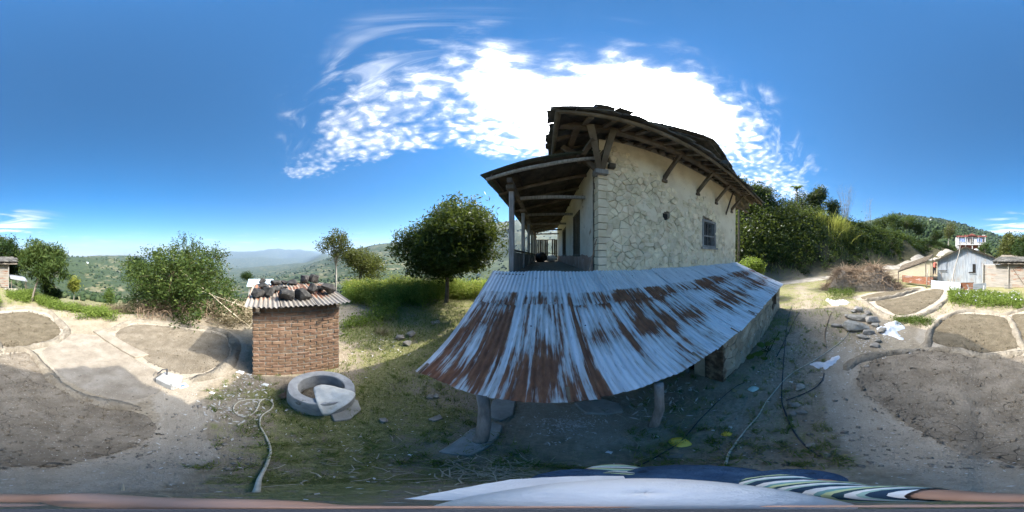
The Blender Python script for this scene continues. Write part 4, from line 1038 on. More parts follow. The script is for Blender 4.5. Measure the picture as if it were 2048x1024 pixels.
keepw = lambda s, z: RM0 + .04 < s < S1 - .12 and 0 < z < ht - .03 and not (a - .08 < s < b + .08 and c - .04 < z < d + .04)
mat('mud_stone', [(.25, .22, .155), (.36, .325, .24), (.46, .43, .34)], 3, 6, .92, .6, 26, coord='pos', rnd=.14, bdist=.015, spots=[((.20, .18, .15), 14, .64, .1), ((.52, .50, .45), 5, .62, .1)])
rubble(jgrid((RM0, -.05), (S1, 1.3), .24, .16), (RM0, -.05), (S1 - .1, ht), keepw, lambda s, z, d_: HP(s, TW - d_, z), MATS['mud_stone'], rw, 170, .004, .02)
mb = MB()
for (t0, t1, z0, z1) in ((TW + .352, -1.72, -.05, None), (-1.05, -.02, -.05, None)):
    mb.hexa([HP(RM0, t0, z0), HP(RM0 + .3, t0, z0), HP(RM0 + .3, t1, z0), HP(RM0, t1, z0), HP(RM0, t0, ztop(t0)), HP(RM0 + .3, t0, ztop(t0)), HP(RM0 + .3, t1, ztop(t1)), HP(RM0, t1, ztop(t1))])
mb.build('room_end_wall', MATS['mud_stone'], lean)
mb = MB(); hbox(mb, RM0 + .10, RM0 + .14, -1.72, -1.05, 0, 1.25); mb.build('door', MATS['dark_inside'], lean)
for k in range(3):
    mb = MB(); hbox(mb, RM0 - .06 - .02 * k, RM0 - .03 - .02 * k, -1.62 + k * .2, -1.44 + k * .2, 0, 1.1 - .07 * k); mb.build('plank', MATS['wood_grey'], lean)
for k in range(7):
    mb = MB(); s = -.3 + k * .18; mb.bar(HP(s, -.9 + random.uniform(-.3, .3), .05 + .03 * k), HP(s + 1.0, -1.3 + random.uniform(-.5, .4), .08 + .05 * k), .09, .03, jit=.01)
    mb.build('scrap_board', MATS['wood_old'], None, label=['lowest', 'second', 'third', 'fourth', 'fifth', 'sixth', 'topmost'][k] + ' of seven scrap boards heaped in the shade under the lean-to', cat='board', group='scrap boards under the lean-to')

# ------------------------------------------------------------------ brick shed with stones on its tin roof
BV = Vector((.08, .9968, 0)); BN = Vector((.9968, -.08, 0)); B0 = Vector((-2.91, -.06, 0)); BW, BD, BH = 1.62, 1.35, 1.63
def BP(a, d, z): return B0 + BV * a - BN * d + Vector((0, 0, z))      # a along the front, d into the shed
shed = root('brick_shed', BP(BW / 2, BD / 2, 0), 'small brick shed with stones weighting its tin roof', 'shed')
mb = MB(); q = .003
mb.hexa([BP(q, q, -.03), BP(BW - q, q, -.03), BP(BW - q, BD - q, -.03), BP(q, BD - q, -.03), BP(q, q, BH), BP(BW - q, q, BH), BP(BW - q, BD - q, BH + .04), BP(q, BD - q, BH + .04)])
core = mb.build('wall', MATS['brick_mortar'], shed)
def brick_mesh(L, seed):
    random.seed(seed); j = lambda q: random.uniform(-q, q); mb = MB(); h, d = .062, .10
    c = [(0, 0, 0), (L, 0, 0), (L, d, 0), (0, d, 0), (0, 0, h), (L, 0, h), (L, d, h), (0, d, h)]
    c = [(x + j(.008), y + j(.005), z + j(.007)) for x, y, z in c]
    mb.hexa([Vector(p) for p in c]); me = mb.mesh('brick', MATS['brick'])
    bm = bmesh.new(); bm.from_mesh(me); bmesh.ops.bevel(bm, geom=bm.edges[:], offset=.005, segments=1, affect='EDGES'); bm.to_mesh(me); bm.free(); return me
BM = [brick_mesh(.213, k) for k in range(5)]; BMH = [brick_mesh(.10, 20 + k) for k in range(3)]
def lay(p, rz, me, parent):
    o = bpy.data.objects.new('brick', me); COL.objects.link(o); o.parent = parent
    o.location = p - worldloc(parent); o.rotation_euler = (random.uniform(-.012, .012), random.uniform(-.012, .012), rz)
random.seed(3); rest = MB(); rows = 21; ch = BH / rows; pit = BW / 7
zr = math.atan2(BV.y, BV.x)
for r_ in range(rows):
    z = r_ * ch + .006; off = (r_ % 2) * .5
    def course(fn, W, me_parent, merged):
        p_ = pit; n = int(round(W / p_)); p_ = W / n; a = 0.0; items = []
        if r_ % 2: items.append((0, .5)); a = p_ * .5
        while a + p_ <= W + 1e-6: items.append((a, 1)); a += p_
        if W - a > p_ * .3: items.append((a, .5))
        for x, f in items: fn(x + .008, f)
    course(lambda x, f: lay(BP(x, random.uniform(-.007, -.001), z + random.uniform(-.003, .003)), zr, random.choice(BM if f == 1 else BMH), core), BW, core, False)
    course(lambda x, f: lay(BP(BW + random.uniform(.0, .005), x + .0, z + random.uniform(-.003, .003)), zr + math.pi / 2, random.choice(BM if f == 1 else BMH), core), BD, core, False)
    for x in np.arange(0, BD - .1, pit):          # the two sides turned away
        a = BP(-.008, x + .11 * (r_ % 2), z); rest.bar(a + BV * .05 - BN * .005 + Vector((0, 0, .03)), a + BV * .05 - BN * .215 + Vector((0, 0, .03)), .1, .062)
    for x in np.arange(.12, BW - .2, pit):
        a = BP(x, BD - .045, z + .03); rest.bar(a, a + BV * .213, .1, .062)
rest.build('brick', MATS['brick'], core, kind='stuff')
# roof
RF = 1.70; OF, OB, OS = .15, .22, .13
Fr = BP(-OS, -OF, RF); Bk = BP(-OS, BD + OB, RF + .13); ddn = (Fr - Bk).normalized(); Lr = (Fr - Bk).length
for a in (.1, BW - .1): mb = MB(); mb.bar(BP(a, -.18, RF - .045), BP(a, BD + .1, RF + .055), .06, .06); mb.build('roof_pole', MATS['wood_old'], shed)
ns = 3; swd = (BW + 2 * OS) / ns
for k in range(ns):
    tin_sheet('roof_sheet', Bk + BV * (k * swd) + Vector((0, 0, .008 * (k % 2))), BV, swd + .05, ddn, Lr, MATS['tin_brown'], shed, bias=lambda u, v: .42 + .10 * (v < Lr * .72) - .06 * (v > Lr * .8), u0=40 + k * swd, seg=10, pitch=.085, amp=.016)
rn = BV.cross(ddn).normalized()
if rn.z < 0: rn = -rn

def rock(name, c, size, m, label, cat, seed, group=None, n=22, rz=None, tilt=(0, 0), bevel=.12, sink=.08, box=-.62):
    """an angular stone: hull of points on a rounded block, chipped edges; rests on c"""
    r_ = random.Random(seed); bm = bmesh.new()
    for k in range(n):
        v = Vector((r_.gauss(0, 1), r_.gauss(0, 1), r_.gauss(0, 1))).normalized()
        f = max(abs(v.x), abs(v.y), abs(v.z)) ** box
        bm.verts.new((v.x * f * size[0] * r_.uniform(.85, 1.1), v.y * f * size[1] * r_.uniform(.85, 1.1), v.z * f * size[2] * r_.uniform(.85, 1.1)))
    bmesh.ops.convex_hull(bm, input=bm.verts[:])
    bmesh.ops.delete(bm, geom=[v for v in bm.verts if not v.link_faces], context='VERTS')
    bmesh.ops.bevel(bm, geom=bm.edges[:], offset=min(size) * bevel, segments=1, affect='EDGES', clamp_overlap=True)
    bm.transform(Matrix.Rotation(r_.uniform(0, 6.3) if rz is None else rz, 4, 'Z') @ Matrix.Rotation(tilt[0], 4, 'X') @ Matrix.Rotation(tilt[1], 4, 'Y'))
    zmin = min(v.co.z for v in bm.verts)
    me = bpy.data.meshes.new(name); bm.to_mesh(me); bm.free(); me.materials.append(m)
    o = bpy.data.objects.new(name, me); COL.objects.link(o); o.location = Vector(c) - Vector((0, 0, zmin * (1 - sink)))
    return setp(o, label, cat, group)
ST = [  # seen at, width on the photograph, heights
    (514, 594, 24, .75, 'rough dark stone at the left front corner of the brick shed roof'),
    (537, 592, 24, .8, 'jagged black stone beside the corner one on the brick shed roof'),
    (527, 580, 20, .7, 'dark lump behind the left front corner stones on the shed roof'),
    (526, 569, 13, .9, 'small upright dark stone at the back left of the shed roof'),
    (550, 584, 17, .7, 'dark stone in the middle row, left of the long flat one on the shed roof'),
    (553, 570, 18, .6, 'rounded dark stone in the back row at left on the shed roof'),
    (569, 569, 14, .6, 'dark stone second from left in the back row on the shed roof'),
    (566, 579, 20, .45, 'long flat dark stone in the middle of the shed roof'),
    (585, 570, 19, .55, 'wide low dark stone in the middle of the back row on the shed roof'),
    (609, 567, 16, .95, 'square black block in the back row of the shed roof'),
    (627, 566, 20, .85, 'black block at the right end of the back row on the shed roof'),
    (573, 600, 27, .8, 'big rounded dark stone at the middle front of the shed roof'),
    (606, 598, 30, .8, 'largest cut black block on the front edge of the shed roof'),
    (623, 588, 19, 1.05, 'tall dark stone just behind the largest block on the shed roof'),
    (640, 582, 15, .7, 'small dark stone left of the right hand block on the shed roof'),
    (657, 588, 27, .75, 'broad black block near the right edge of the shed roof')]
for k, (x, y, w, hf, lb) in enumerate(ST):
    p = on_plane(x, y, Fr, rn); d = math.hypot(p.x, p.y); r_ = d * math.tan(R(w * 360 / 2048) / 2) * 1.2
    rock('roof_stone', p + Vector((0, 0, .012)), (r_ * .95, r_ * 1.0, r_ * hf * .9), MATS['rock_dark'], lb, 'stone', 40 + k, 'stones weighting the shed roof', bevel=.07, n=17, box=-.75)
lump('leaf_wad', BP(.12, -.03, 1.52), (.04, .03, .05), MATS['dust_pale'], 'small pale wasp nest on the shed wall under the eave', 'nest', 9)

# ------------------------------------------------------------------ concrete ring, sack, slab
RC = gp(642, 772, .35); RC.z = 0
def lathe(prof, c, n=48, wob=0.0):
    mb = MB(); m = len(prof); V = []
    for k in range(n):
        a = 2 * math.pi * k / n
        for (r_, z) in prof:
            f = 1 + wob * mnoise.noise(Vector((math.cos(a) * 2, math.sin(a) * 2, z * 5)))
            V.append((c[0] + r_ * f * math.cos(a), c[1] + r_ * f * math.sin(a), c[2] + z + wob * .4 * mnoise.noise(Vector((math.cos(a) * 3, math.sin(a) * 3, 7)))))
    F = [(k * m + i, ((k + 1) % n) * m + i, ((k + 1) % n) * m + (i + 1) % m, k * m + (i + 1) % m) for k in range(n) for i in range(m)]
    mb.add(V, F); return mb
lathe([(.455, -.02), (.46, .16), (.455, .32), (.446, .348), (.325, .35), (.314, .338), (.312, .1), (.312, -.02)], RC, 64, .02).build('concrete_ring', MATS['concrete'], None, False, 'round grey concrete well ring beside the brick shed', 'well ring')
lathe([(.30, .0), (.2, .03), (.05, .06), (.001, .06), (.001, -.02), (.30, -.02)], RC + Vector((0, 0, .03)), 24, .1).build('soil_fill', MATS['soil_dark'], None, True, 'dark soil lying inside the concrete ring', 'soil', kind='stuff')
def flat_slab(name, px, z0, th, m, label, cat, bevel=.012, group=None):
    pts = [gp(x, y, z0 + th) for x, y in px]; mb = MB()
    a = sum(p[k - 1].x * p[k].y - p[k].x * p[k - 1].y for p in [pts] for k in range(len(pts)))
    if a < 0: pts = pts[::-1]
    mb.prism([(p.x, p.y) for p in pts], z0 - .01, z0 + th)
    return mb.build(name, m, None, label=label, cat=cat, bevel=bevel, group=group)
flat_slab('paving_slab', [(668, 842), (700, 838), (722, 818), (716, 800), (690, 790), (650, 800)], .0, .035, MATS['slab'], 'thin grey slab under the right side of the concrete ring', 'slab')

def cloth(name, px, h, m, label, cat, step=.035, amp=.05, seed=0, base=None, freq=5.0):
    """crumpled sheet over the ground: outline from its real footprint, folds as geometry"""
    pts = catmull([gp(x, y, z) for x, y, z in [(q[0], q[1], q[2] if len(q) > 2 else .01) for q in px]], 4, True)
    poly = np.array([(p.x, p.y) for p in pts]); zed = np.array([p.z for p in pts])
    lo, hi = poly.min(0), poly.max(0); gx, gy = np.meshgrid(np.arange(lo[0], hi[0], step), np.arange(lo[1], hi[1], step))
    gx = gx + rng.uniform(-.3, .3, gx.shape) * step; gy = gy + rng.uniform(-.3, .3, gx.shape) * step
    k = sdist(poly, gx.ravel(), gy.ravel()) > step * .4
    P = [Vector(p) for p in poly] + [Vector((a, b)) for a, b in zip(gx.ravel()[k], gy.ravel()[k])]; n = len(poly)
    r_ = delaunay_2d_cdt(P, [(i, (i + 1) % n) for i in range(n)], [], 1, 1e-6)
    V = np.array([(p.x, p.y) for p in r_[0]]); x, y = V[:, 0], V[:, 1]
    d2 = ((x[:, None] - poly[None, :, 0]) ** 2 + (y[:, None] - poly[None, :, 1]) ** 2) + 1e-4; w = 1 / d2 ** 1.2
    zb = (w * zed).sum(1) / w.sum(1)
    d = np.clip(sdist(poly, x, y) / (h * 1.6 + .03), 0, 1)
    rid = 1 - np.abs(fbm(x * freq + seed, y * freq, 3) * 2 - 1) * 1.6
    z = zb + d * (h * (.35 + .65 * np.clip(rid, 0, 1))) + (fbm(x * freq * 3 + seed, y * freq * 3, 3) - .5) * amp * .5
    z = np.maximum(z, zb * .6 + .008)
    F = np.array([f for f in r_[2] if len(f) == 3]); c = V.mean(0)
    o = np_mesh(name, np.column_stack([V, z]), F, m, loc=(c[0], c[1], float(z.min())), smooth=True)
    md = o.modifiers.new('thickness', 'SOLIDIFY'); md.thickness = .006
    return setp(o, label, cat)
cloth('sack', [(628, 774, .40), (650, 769, .43), (690, 778, .43), (710, 786, .41), (702, 802, .36), (678, 818, .27), (650, 832, .13), (637, 812, .34), (630, 792, .40)], .06, MATS['sack'], 'cream woven sack draped over the concrete ring', 'sack', .03, .03, 3, freq=7)
flat_slab('tap_block', [(310, 756), (330, 742), (366, 750), (362, 764), (344, 771)], .0, .16, MATS['concrete'], 'square grey concrete block with a short water tap', 'concrete block', .02)
p = gp(334, 749, .17); mb = MB(); mb.tube([p, p + Vector((0, 0, .16))], .014, 8); mb.tube([p + Vector((0, 0, .14)), p + Vector((.05, -.06, .15)), p + Vector((.10, -.13, .02))], .012, 7)
mb.build('water_tap', MATS['pipe_black'], None, label='short dark water tap on the concrete block', cat='tap')
flat_slab('printed_card', [(353, 771), (370, 765), (377, 772), (361, 777)], .01, .004, MATS['paper_white'], 'small white printed card beside the tap block', 'card', 0)
flat_slab('card_print', [(358, 771.5), (368, 768), (371, 772), (362, 774.5)], .0145, .001, MATS['paint_blue'], 'blue print on the small white card', 'print', 0)

# flat stones and slabs
flat_slab('flat_stone', [(876, 903), (905, 885), (940, 858), (985, 842), (1006, 850), (1000, 868), (972, 896), (945, 910), (905, 909)], .0, .04, MATS['slab'], 'large flat grey stone under the crooked lean-to post', 'flat stone')
flat_slab('flat_stone', [(975, 832), (985, 800), (1010, 790), (1032, 800), (1026, 828), (1004, 840)], .0, .06, MATS['slab'], 'upright set pale flat stone just behind the crooked post', 'flat stone')
flat_slab('flat_stone', [(1148, 805), (1200, 795), (1240, 806), (1247, 822), (1215, 827), (1172, 826)], .0, .05, MATS['slab'], 'pale flat stone lying under the middle of the eave', 'flat stone')
for k, (px, lb) in enumerate([([(1320, 915), (1345, 905), (1368, 908), (1362, 916)], 'thin triangular stone chip in the grass below the yellow scraps'), ([(1125, 946), (1165, 938), (1190, 944), (1150, 952)], 'thin flat stone in the grass near the photographer'),
                              ([(855, 838), (880, 828), (886, 836), (868, 842)], 'small reddish flat stone on the lawn by the roof corner'), ([(557, 790), (571, 783), (574, 794), (561, 798)], 'broken red brick piece left of the concrete ring'),
                              ([(862, 643), (878, 640), (880, 645), (866, 647)], 'thin pale slab on the lawn below the mango tree')]):
    flat_slab('stone_chip', px, .0, .03, MATS['brick' if k == 3 else 'rock'], lb, 'stone', .006)
for k in range(9):
    o = rock('loose_stone', HP(3.1 + k * .30 + random.uniform(-.1, .1), -.78 + random.uniform(-.12, .18), ZO + .26 + .30 * math.sin(k / 8 * math.pi) * (k % 2)), (random.uniform(.14, .24), random.uniform(.12, .2), random.uniform(.08, .15)), MATS['slate'], None, None, 300 + k, box=-.85, bevel=.06)
    o.location -= worldloc(mr); o.parent = mr
# rock heap
RK = [(1716, 644, (.34, .15, .09), 'long pale grey slab on top of the rock heap', (.25, .1)), (1712, 664, (.38, .20, .13), 'largest tilted grey slab in the rock heap', (.35, .15)), (1744, 648, (.20, .15, .13), 'blocky stone at the right end of the rock heap', (.1, .2)),
      (1680, 658, (.26, .10, .06), 'thin flat stone lying left of the rock heap', (.1, 0)), (1724, 680, (.17, .09, .05), 'flat stone lying below the rock heap', (0, .1)), (1697, 640, (.16, .1, .08), 'dark small stone behind the rock heap', (.2, .2)),
      (1738, 672, (.16, .1, .07), 'brown stone between the rock heap and the white cloth', (.1, .1)), (1749, 697, (.12, .09, .05), 'round pale stone alone below the rock heap', (0, 0)), (1716, 627, (.18, .12, .1), 'grey stone at the back of the rock heap', (.1, .2)), (1755, 688, (.09, .07, .05), 'small brown stone under the crumpled white cloth', (0, 0))]
for k, (x, y, sz, lb, tl) in enumerate(RK):
    p = gp(x, y); rock('rock', (p.x, p.y, tz(p.x, p.y)), (sz[0] * 1.12, sz[1] * 1.0, sz[2] * .95), MATS['rock'], lb, 'rock', 70 + k, 'rocks of the heap by the path', rz=az_of(x) * -1 + random.uniform(-.3, .3), tilt=tl, bevel=.05, n=26, box=-.95)
for k, (x, y, s, lb) in enumerate([(822, 672, .16, 'grey stone on the lawn, larger of the group below the tree'), (800, 678, .14, 'pale flat stone left of the lawn group'), (815, 690, .13, 'low brown stone in front of the lawn group'), (760, 612, .10, 'small pale stone at the edge of the weeds'),
                                  (860, 795, .06, 'two-tone white pebble on the lawn left of the roof'), (872, 793, .06, 'small white pebble right of its twin on the lawn'), (768, 842, .055, 'white pebble alone in the middle of the lawn'), (1588, 812, .08, 'pale stone beside the black pipe'), (1603, 827, .07, 'smaller pale stone below the black pipe bend'), (1586, 828, .06, 'flat pale stone left of the smaller pipe stone'),
                                  (1597, 778, .10, 'pinkish flat stone between the rope and the black pipe'), (1622, 893, .045, 'white stone at the lower end of the black pipe'), (1650, 912, .045, 'flat grey stone on the dusty track near the pipe end'), (1733, 738, .06, 'white pebble on the upper rim of the brown bed'), (950, 668, .09, 'flat grey stone on the lawn near the roof edge')]):
    p = gp(x, y); rock('stone', (p.x, p.y, tz(p.x, p.y)), (s, s * .8, s * .5), MATS['rock'], lb, 'stone', 110 + k, 'loose stones about the yard')
g_ = random.Random(21)
for k, lb in enumerate(['knobbly stone at the upper end of the rock heap', 'grey chip in front of the largest slab', 'tan stone by the rope at the rock heap', 'flat chip behind the long pale slab', 'small angular stone left of the largest slab', 'stub of stone between the two big slabs', 'broken corner stone under the blocky one', 'pale chip at the lower edge of the rock heap']):
    p = gp(1690 + g_.uniform(0, 75), 628 + g_.uniform(0, 55)); s_ = g_.uniform(.07, .14)
    rock('rock', (p.x, p.y, tz(p.x, p.y)), (s_ * 1.3, s_, s_ * .6), MATS['rock'], lb, 'rock', 220 + k, 'rocks of the heap by the path', bevel=.05, box=-.9, n=20)
# cloths and litter
cloth('cloth', [(1608, 728), (1640, 720), (1662, 712), (1682, 709), (1692, 715), (1684, 733), (1662, 746), (1646, 758), (1634, 746), (1618, 738)], .14, MATS['cloth_white'], 'bluish white cloth beside the pale rope', 'cloth', .04, .06, 1)
cloth('cloth', [(1744, 660), (1775, 646), (1802, 643), (1819, 660), (1803, 668), (1816, 680), (1808, 693), (1780, 680), (1754, 674)], .32, MATS['cloth_white'], 'largest crumpled white cloth at the end of the rock heap', 'cloth', .05, .1, 7)
cloth('cloth', [(1646, 602), (1658, 596), (1668, 602), (1692, 602), (1706, 608), (1692, 614), (1668, 617), (1654, 611)], .20, MATS['cloth_white'], 'white cloth lying across the grass path', 'cloth', .07, .1, 4)
cloth('cloth', [(1682, 572), (1690, 568), (1698, 570), (1696, 575), (1686, 576)], .18, MATS['cloth_white'], 'small white cloth below the brush pile', 'cloth', .08, .1, 5)
cloth('plastic_scrap', [(1336, 884), (1346, 876), (1366, 876), (1384, 888), (1370, 894), (1350, 893)], .05, MATS['plastic_yellow'], 'large yellow plastic scrap in the grass', 'scrap', .025, .03, 2)
cloth('plastic_scrap', [(1442, 868), (1452, 863), (1464, 866), (1460, 872), (1446, 872)], .03, MATS['plastic_yellow'], 'smaller yellow scrap to the right of the large one', 'scrap', .025, .02, 3)
cloth('paper_scrap', [(1495, 779), (1506, 772), (1518, 777), (1506, 784)], .02, MATS['paper_mint'], 'pale mint green paper on the ground', 'paper', .03, .01, 4)
for k, (x, y, s, lb) in enumerate([(1582, 764, 7, 'pale leaf shaped paper between rope and pipe'), (1562, 795, 5, 'tiny white scrap on the black pipe'), (1626, 770, 6, 'white crumpled scrap at the pipe bend'), (1460, 855, 8, 'white scrap behind the smaller yellow one'), (1426, 861, 6, 'white shell shaped scrap left of the smaller yellow scrap'), (1313, 873, 9, 'white curved scrap at the foot of the leaning post'), (480, 745, 14, 'white paper scrap left of the brick shed'), (424, 786, 10, 'tan paper scrap on the dusty track'), (530, 770, 13, 'long pale scrap below the brick shed wall'), (1218, 905, 12, 'grey plastic scrap in the grass'), (820, 910, 8, 'crumpled tan leaf in the lawn')]):
    s *= .62; cloth('paper_scrap', [(x - s, y), (x - s * .9, y - s * .15), (x - s * .2, y - s * .5), (x, y - s * .42), (x + s, y - s * .2), (x + s * .9, y), (x + s * .5, y + s * .45), (x + s * .1, y + s * .2)], .015, MATS['paper_white'], lb, 'scrap', .02, .01, k)
# ropes and pipes on the ground
def line(name, px, r_, m, label, cat, lift=.012):
    pts = []
    for p in catmull([gp(x, y) for x, y in px], 12): pts.append(Vector((p.x, p.y, tz(p.x, p.y) + r_ + lift + .006 * mnoise.noise(p * 7))))
    mb = MB(); mb.tube(pts, r_, 7); return mb.build(name, m, None, True, label, cat)
line('rope', [(512, 985), (520, 955), (535, 925), (541, 900), (533, 876), (520, 850), (524, 832), (543, 818), (545, 806), (530, 799), (520, 805), (512, 822), (495, 833), (472, 828), (468, 814), (480, 804), (505, 800), (528, 801)], .0095, MATS['rope'], 'pale rope curling into a loop below the brick shed', 'rope')
line('rope', [(1450, 930), (1462, 900), (1490, 862), (1518, 830), (1532, 805), (1552, 780), (1568, 762), (1590, 745), (1625, 727), (1660, 705), (1690, 680), (1705, 655), (1722, 628), (1732, 618)], .009, MATS['rope'], 'long pale rope running from the grass to the rock heap', 'rope')
line('pipe', [(1640, 915), (1610, 893), (1585, 860), (1570, 825), (1563, 795), (1566, 740), (1570, 690), (1576, 640), (1584, 612)], .009, MATS['pipe_black'], 'black water pipe running straight along the path', 'pipe')
line('pipe', [(1572, 802), (1600, 793), (1630, 780), (1645, 764), (1648, 752)], .010, MATS['pipe_black'], 'short black pipe bending under the white cloth', 'pipe')
line('pipe', [(1270, 935), (1320, 910), (1360, 885), (1400, 840), (1440, 800), (1470, 775), (1490, 765)], .006, MATS['pipe_black'], 'thin dark hose crossing the grass towards the stone wall', 'hose')
line('pipe', [(1553, 715), (1566, 690), (1580, 660), (1590, 640), (1600, 625)], .010, MATS['pipe_black'], 'thin dark hose beside the black pipe near the taro leaves', 'hose')
line('stick', [(1652, 700), (1650, 670), (1658, 640), (1664, 628)], .012, MATS['twig'], 'crooked grey stick lying on the grass path', 'stick')

# ------------------------------------------------------------------ leaves, trees and undergrowth
def leaves(C, size, asp=.42, droop=0.0, up=0.0, tone=None, fold=.18, var=.35):
    """rhombic folded leaves at points C -> vertices, quads, tone"""
    n = len(C); d = rng.normal(size=(n, 3)); d[:, 2] = d[:, 2] * .7 - droop + up; d /= np.linalg.norm(d, axis=1)[:, None]
    a = rng.normal(size=(n, 3)); a[:, 2] += .0; s = np.cross(d, a); s /= np.linalg.norm(s, axis=1)[:, None] + 1e-9; nn = np.cross(s, d)
    L = (size * rng.uniform(1 - var, 1 + var, n))[:, None]; W = L * asp
    b = C - d * L * .5
    V = np.stack([b, b + d * L * .45 + s * W * .5 + nn * W * fold, b + d * L, b + d * L * .45 - s * W * .5 + nn * W * fold], 1).reshape(-1, 3)
    F = np.arange(n * 4).reshape(n, 4)
    t = np.clip((rng.normal(.45, .22, n) if tone is None else tone + rng.normal(0, .16, n)), 0, 1)
    return V, F, np.repeat(t, 4)
def blades(C, hgt, w, tone=None, lean=.35):
    n = len(C); h = (hgt * rng.uniform(.5, 1.4, n))[:, None]; a = rng.uniform(0, 2 * math.pi, n)
    s = np.stack([np.cos(a), np.sin(a), np.zeros(n)], 1) * (w * rng.uniform(.6, 1.3, n))[:, None] / 2
    l = rng.normal(0, lean, (n, 3)); l[:, 2] = 1; tip = C + l * h; mid = C + l * h * .5 * np.array([.6, .6, 1.05])
    V = np.stack([C - s, C + s, mid + s * .7, tip, mid - s * .7], 1).reshape(-1, 3); k = np.arange(n)[:, None] * 5
    F = np.concatenate([np.hstack([k, k + 1, k + 2, k + 4]), np.hstack([k + 4, k + 2, k + 3, k + 3])])
    T = np.concatenate([np.hstack([k, k + 1, k + 2]), np.hstack([k, k + 2, k + 4]), np.hstack([k + 4, k + 2, k + 3])])
    t = np.clip(rng.normal(.45, .25, n) if tone is None else tone + rng.normal(0, .18, n), 0, 1)
    return V, T, np.repeat(t, 5)
def merge(parts):
    V = np.concatenate([p[0] for p in parts]); T = np.concatenate([p[2] for p in parts]); o = 0; F = []
    for p in parts: F.append(p[1] + o); o += len(p[0])
    return V, np.concatenate(F), T
def crown_centres(c, rad, n, shell=.55, lumps=9, seed=1, flat=0.0):
    """cluster centres: several overlapping lobes on an ellipsoid so that the outline is uneven"""
    g = np.random.default_rng(seed); out = []
    lob = g.normal(size=(lumps, 3)); lob /= np.linalg.norm(lob, axis=1)[:, None]; lob = lob * g.uniform(.35, .72, (lumps, 1)); lr = g.uniform(.34, .58, lumps)
    lob[0] *= .2; lr[0] = .62
    while len(out) < n:
        k = g.integers(lumps); v = g.normal(size=3); v /= np.linalg.norm(v)
        q = lob[k] + v * lr[k] * (shell + (1 - shell) * g.random()) ; 
        if np.linalg.norm(q) < 1.08 and q[2] > -.95 + flat: out.append(q)
    return np.array(c) + np.array(out) * np.array(rad)
def tree(name, base, crown_c, rad, n_clusters, per, lsize, lm, bark, label, cat='tree', group=None, trunk_r=.1, seed=1, asp=.42, droop=.2, spread=.16, limbs=7,
         shell=.55, lumps=9, flat=0.0, tone_up=.25, bend=.1, stems=1, crown_name='crown', extra=None, var=.35):
    per = int(per * 1.6); lsize *= 1.22
    base = Vector(base); cc = Vector(crown_c); rt = root(name, base, label, cat, group); g = random.Random(seed)
    C = crown_centres(cc, rad, n_clusters, shell, lumps, seed, flat)
    mb = MB()
    for st in range(stems):
        b0 = base + Vector((g.uniform(-.1, .1), g.uniform(-.1, .1), 0)) * (stems > 1) * 3
        fork = base.lerp(cc, .62) + Vector((g.uniform(-bend, bend), g.uniform(-bend, bend), 0))
        top = cc + Vector((g.uniform(-.2, .2) * rad[0], g.uniform(-.2, .2) * rad[1], rad[2] * .75))
        pts = [b0 - Vector((0, 0, .15)), b0 + Vector((0, 0, .05)), b0.lerp(fork, .5) + Vector((g.uniform(-bend, bend), g.uniform(-bend, bend), 0)) * .7, fork, fork.lerp(top, .5) + Vector((g.uniform(-.1, .1), g.uniform(-.1, .1), 0)), top]
        tr = trunk_r / math.sqrt(stems); mb.tube(catmull(pts, 4), list(np.interp(np.linspace(0, 1, 21), [0, .08, .3, .6, 1], [tr * 1.5, tr * 1.12, tr * .92, tr * .7, tr * .12])), 8)
        for k in range(limbs):
            tgt = Vector(C[g.randrange(len(C))]); q = g.uniform(.35, .8); a = fork.lerp(top, max(0, (q - .4)))
            m1 = a.lerp(tgt, .5) + Vector((0, 0, .12 * (tgt - a).length)); l_ = catmull([a, m1, tgt], 4)
            mb.tube(l_, list(np.linspace(tr * .5, tr * .1, len(l_))), 6)
            for j in range(3):
                t2 = Vector(C[g.randrange(len(C))]); s_ = l_[g.randrange(3, len(l_))]
                if (t2 - s_).length < max(rad) * .9: mb.tube([s_, s_.lerp(t2, .5) + Vector((0, 0, .04)), t2], [tr * .22, tr * .15, tr * .05], 5)
    mb.build('trunk', bark, rt, smooth=True)
    P = (C[:, None, :] + rng.normal(size=(len(C), per, 3)) * spread * np.array([1, 1, .8])).reshape(-1, 3)
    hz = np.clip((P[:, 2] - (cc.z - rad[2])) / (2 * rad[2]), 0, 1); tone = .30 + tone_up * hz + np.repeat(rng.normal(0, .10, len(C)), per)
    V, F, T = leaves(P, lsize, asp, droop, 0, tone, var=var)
    if extra is not None: V, F, T = merge([(V, F, T), extra])
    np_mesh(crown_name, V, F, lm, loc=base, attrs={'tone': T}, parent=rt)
    return rt
def sized(px, r, top, bot, hw, base=None):
    """real position and size of a crown seen at px, r metres away, between two rows, half width in pixels"""
    a = az_of(px); zt = E(top, r); zb = E(bot, r); w = r * math.tan(R(hw * 360 / 2048)); x, y = r * math.sin(a), r * math.cos(a)
    return (x, y, base if base is not None else tz(x, y)), (x, y, (zt + zb) / 2), (w, w, (zt - zb) / 2)
L = MATS
b, c, rd = sized(893, 8.9, 396, 570, 108)
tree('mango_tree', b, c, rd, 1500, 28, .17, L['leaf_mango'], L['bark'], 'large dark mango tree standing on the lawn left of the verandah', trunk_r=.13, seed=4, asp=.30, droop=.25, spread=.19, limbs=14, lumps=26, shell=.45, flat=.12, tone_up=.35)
b, c, rd = sized(672, 10.5, 449, 535, 44)
tree('thin_tree', b, c, rd, 120, 14, .12, L['leaf_olive'], L['bark_pale'], 'slender open tree rising behind the brick shed', trunk_r=.075, seed=8, asp=.42, droop=.1, spread=.14, limbs=16, shell=.5, lumps=7, bend=.25, tone_up=.1)
b, c, rd = sized(722, 12.5, 492, 566, 46)
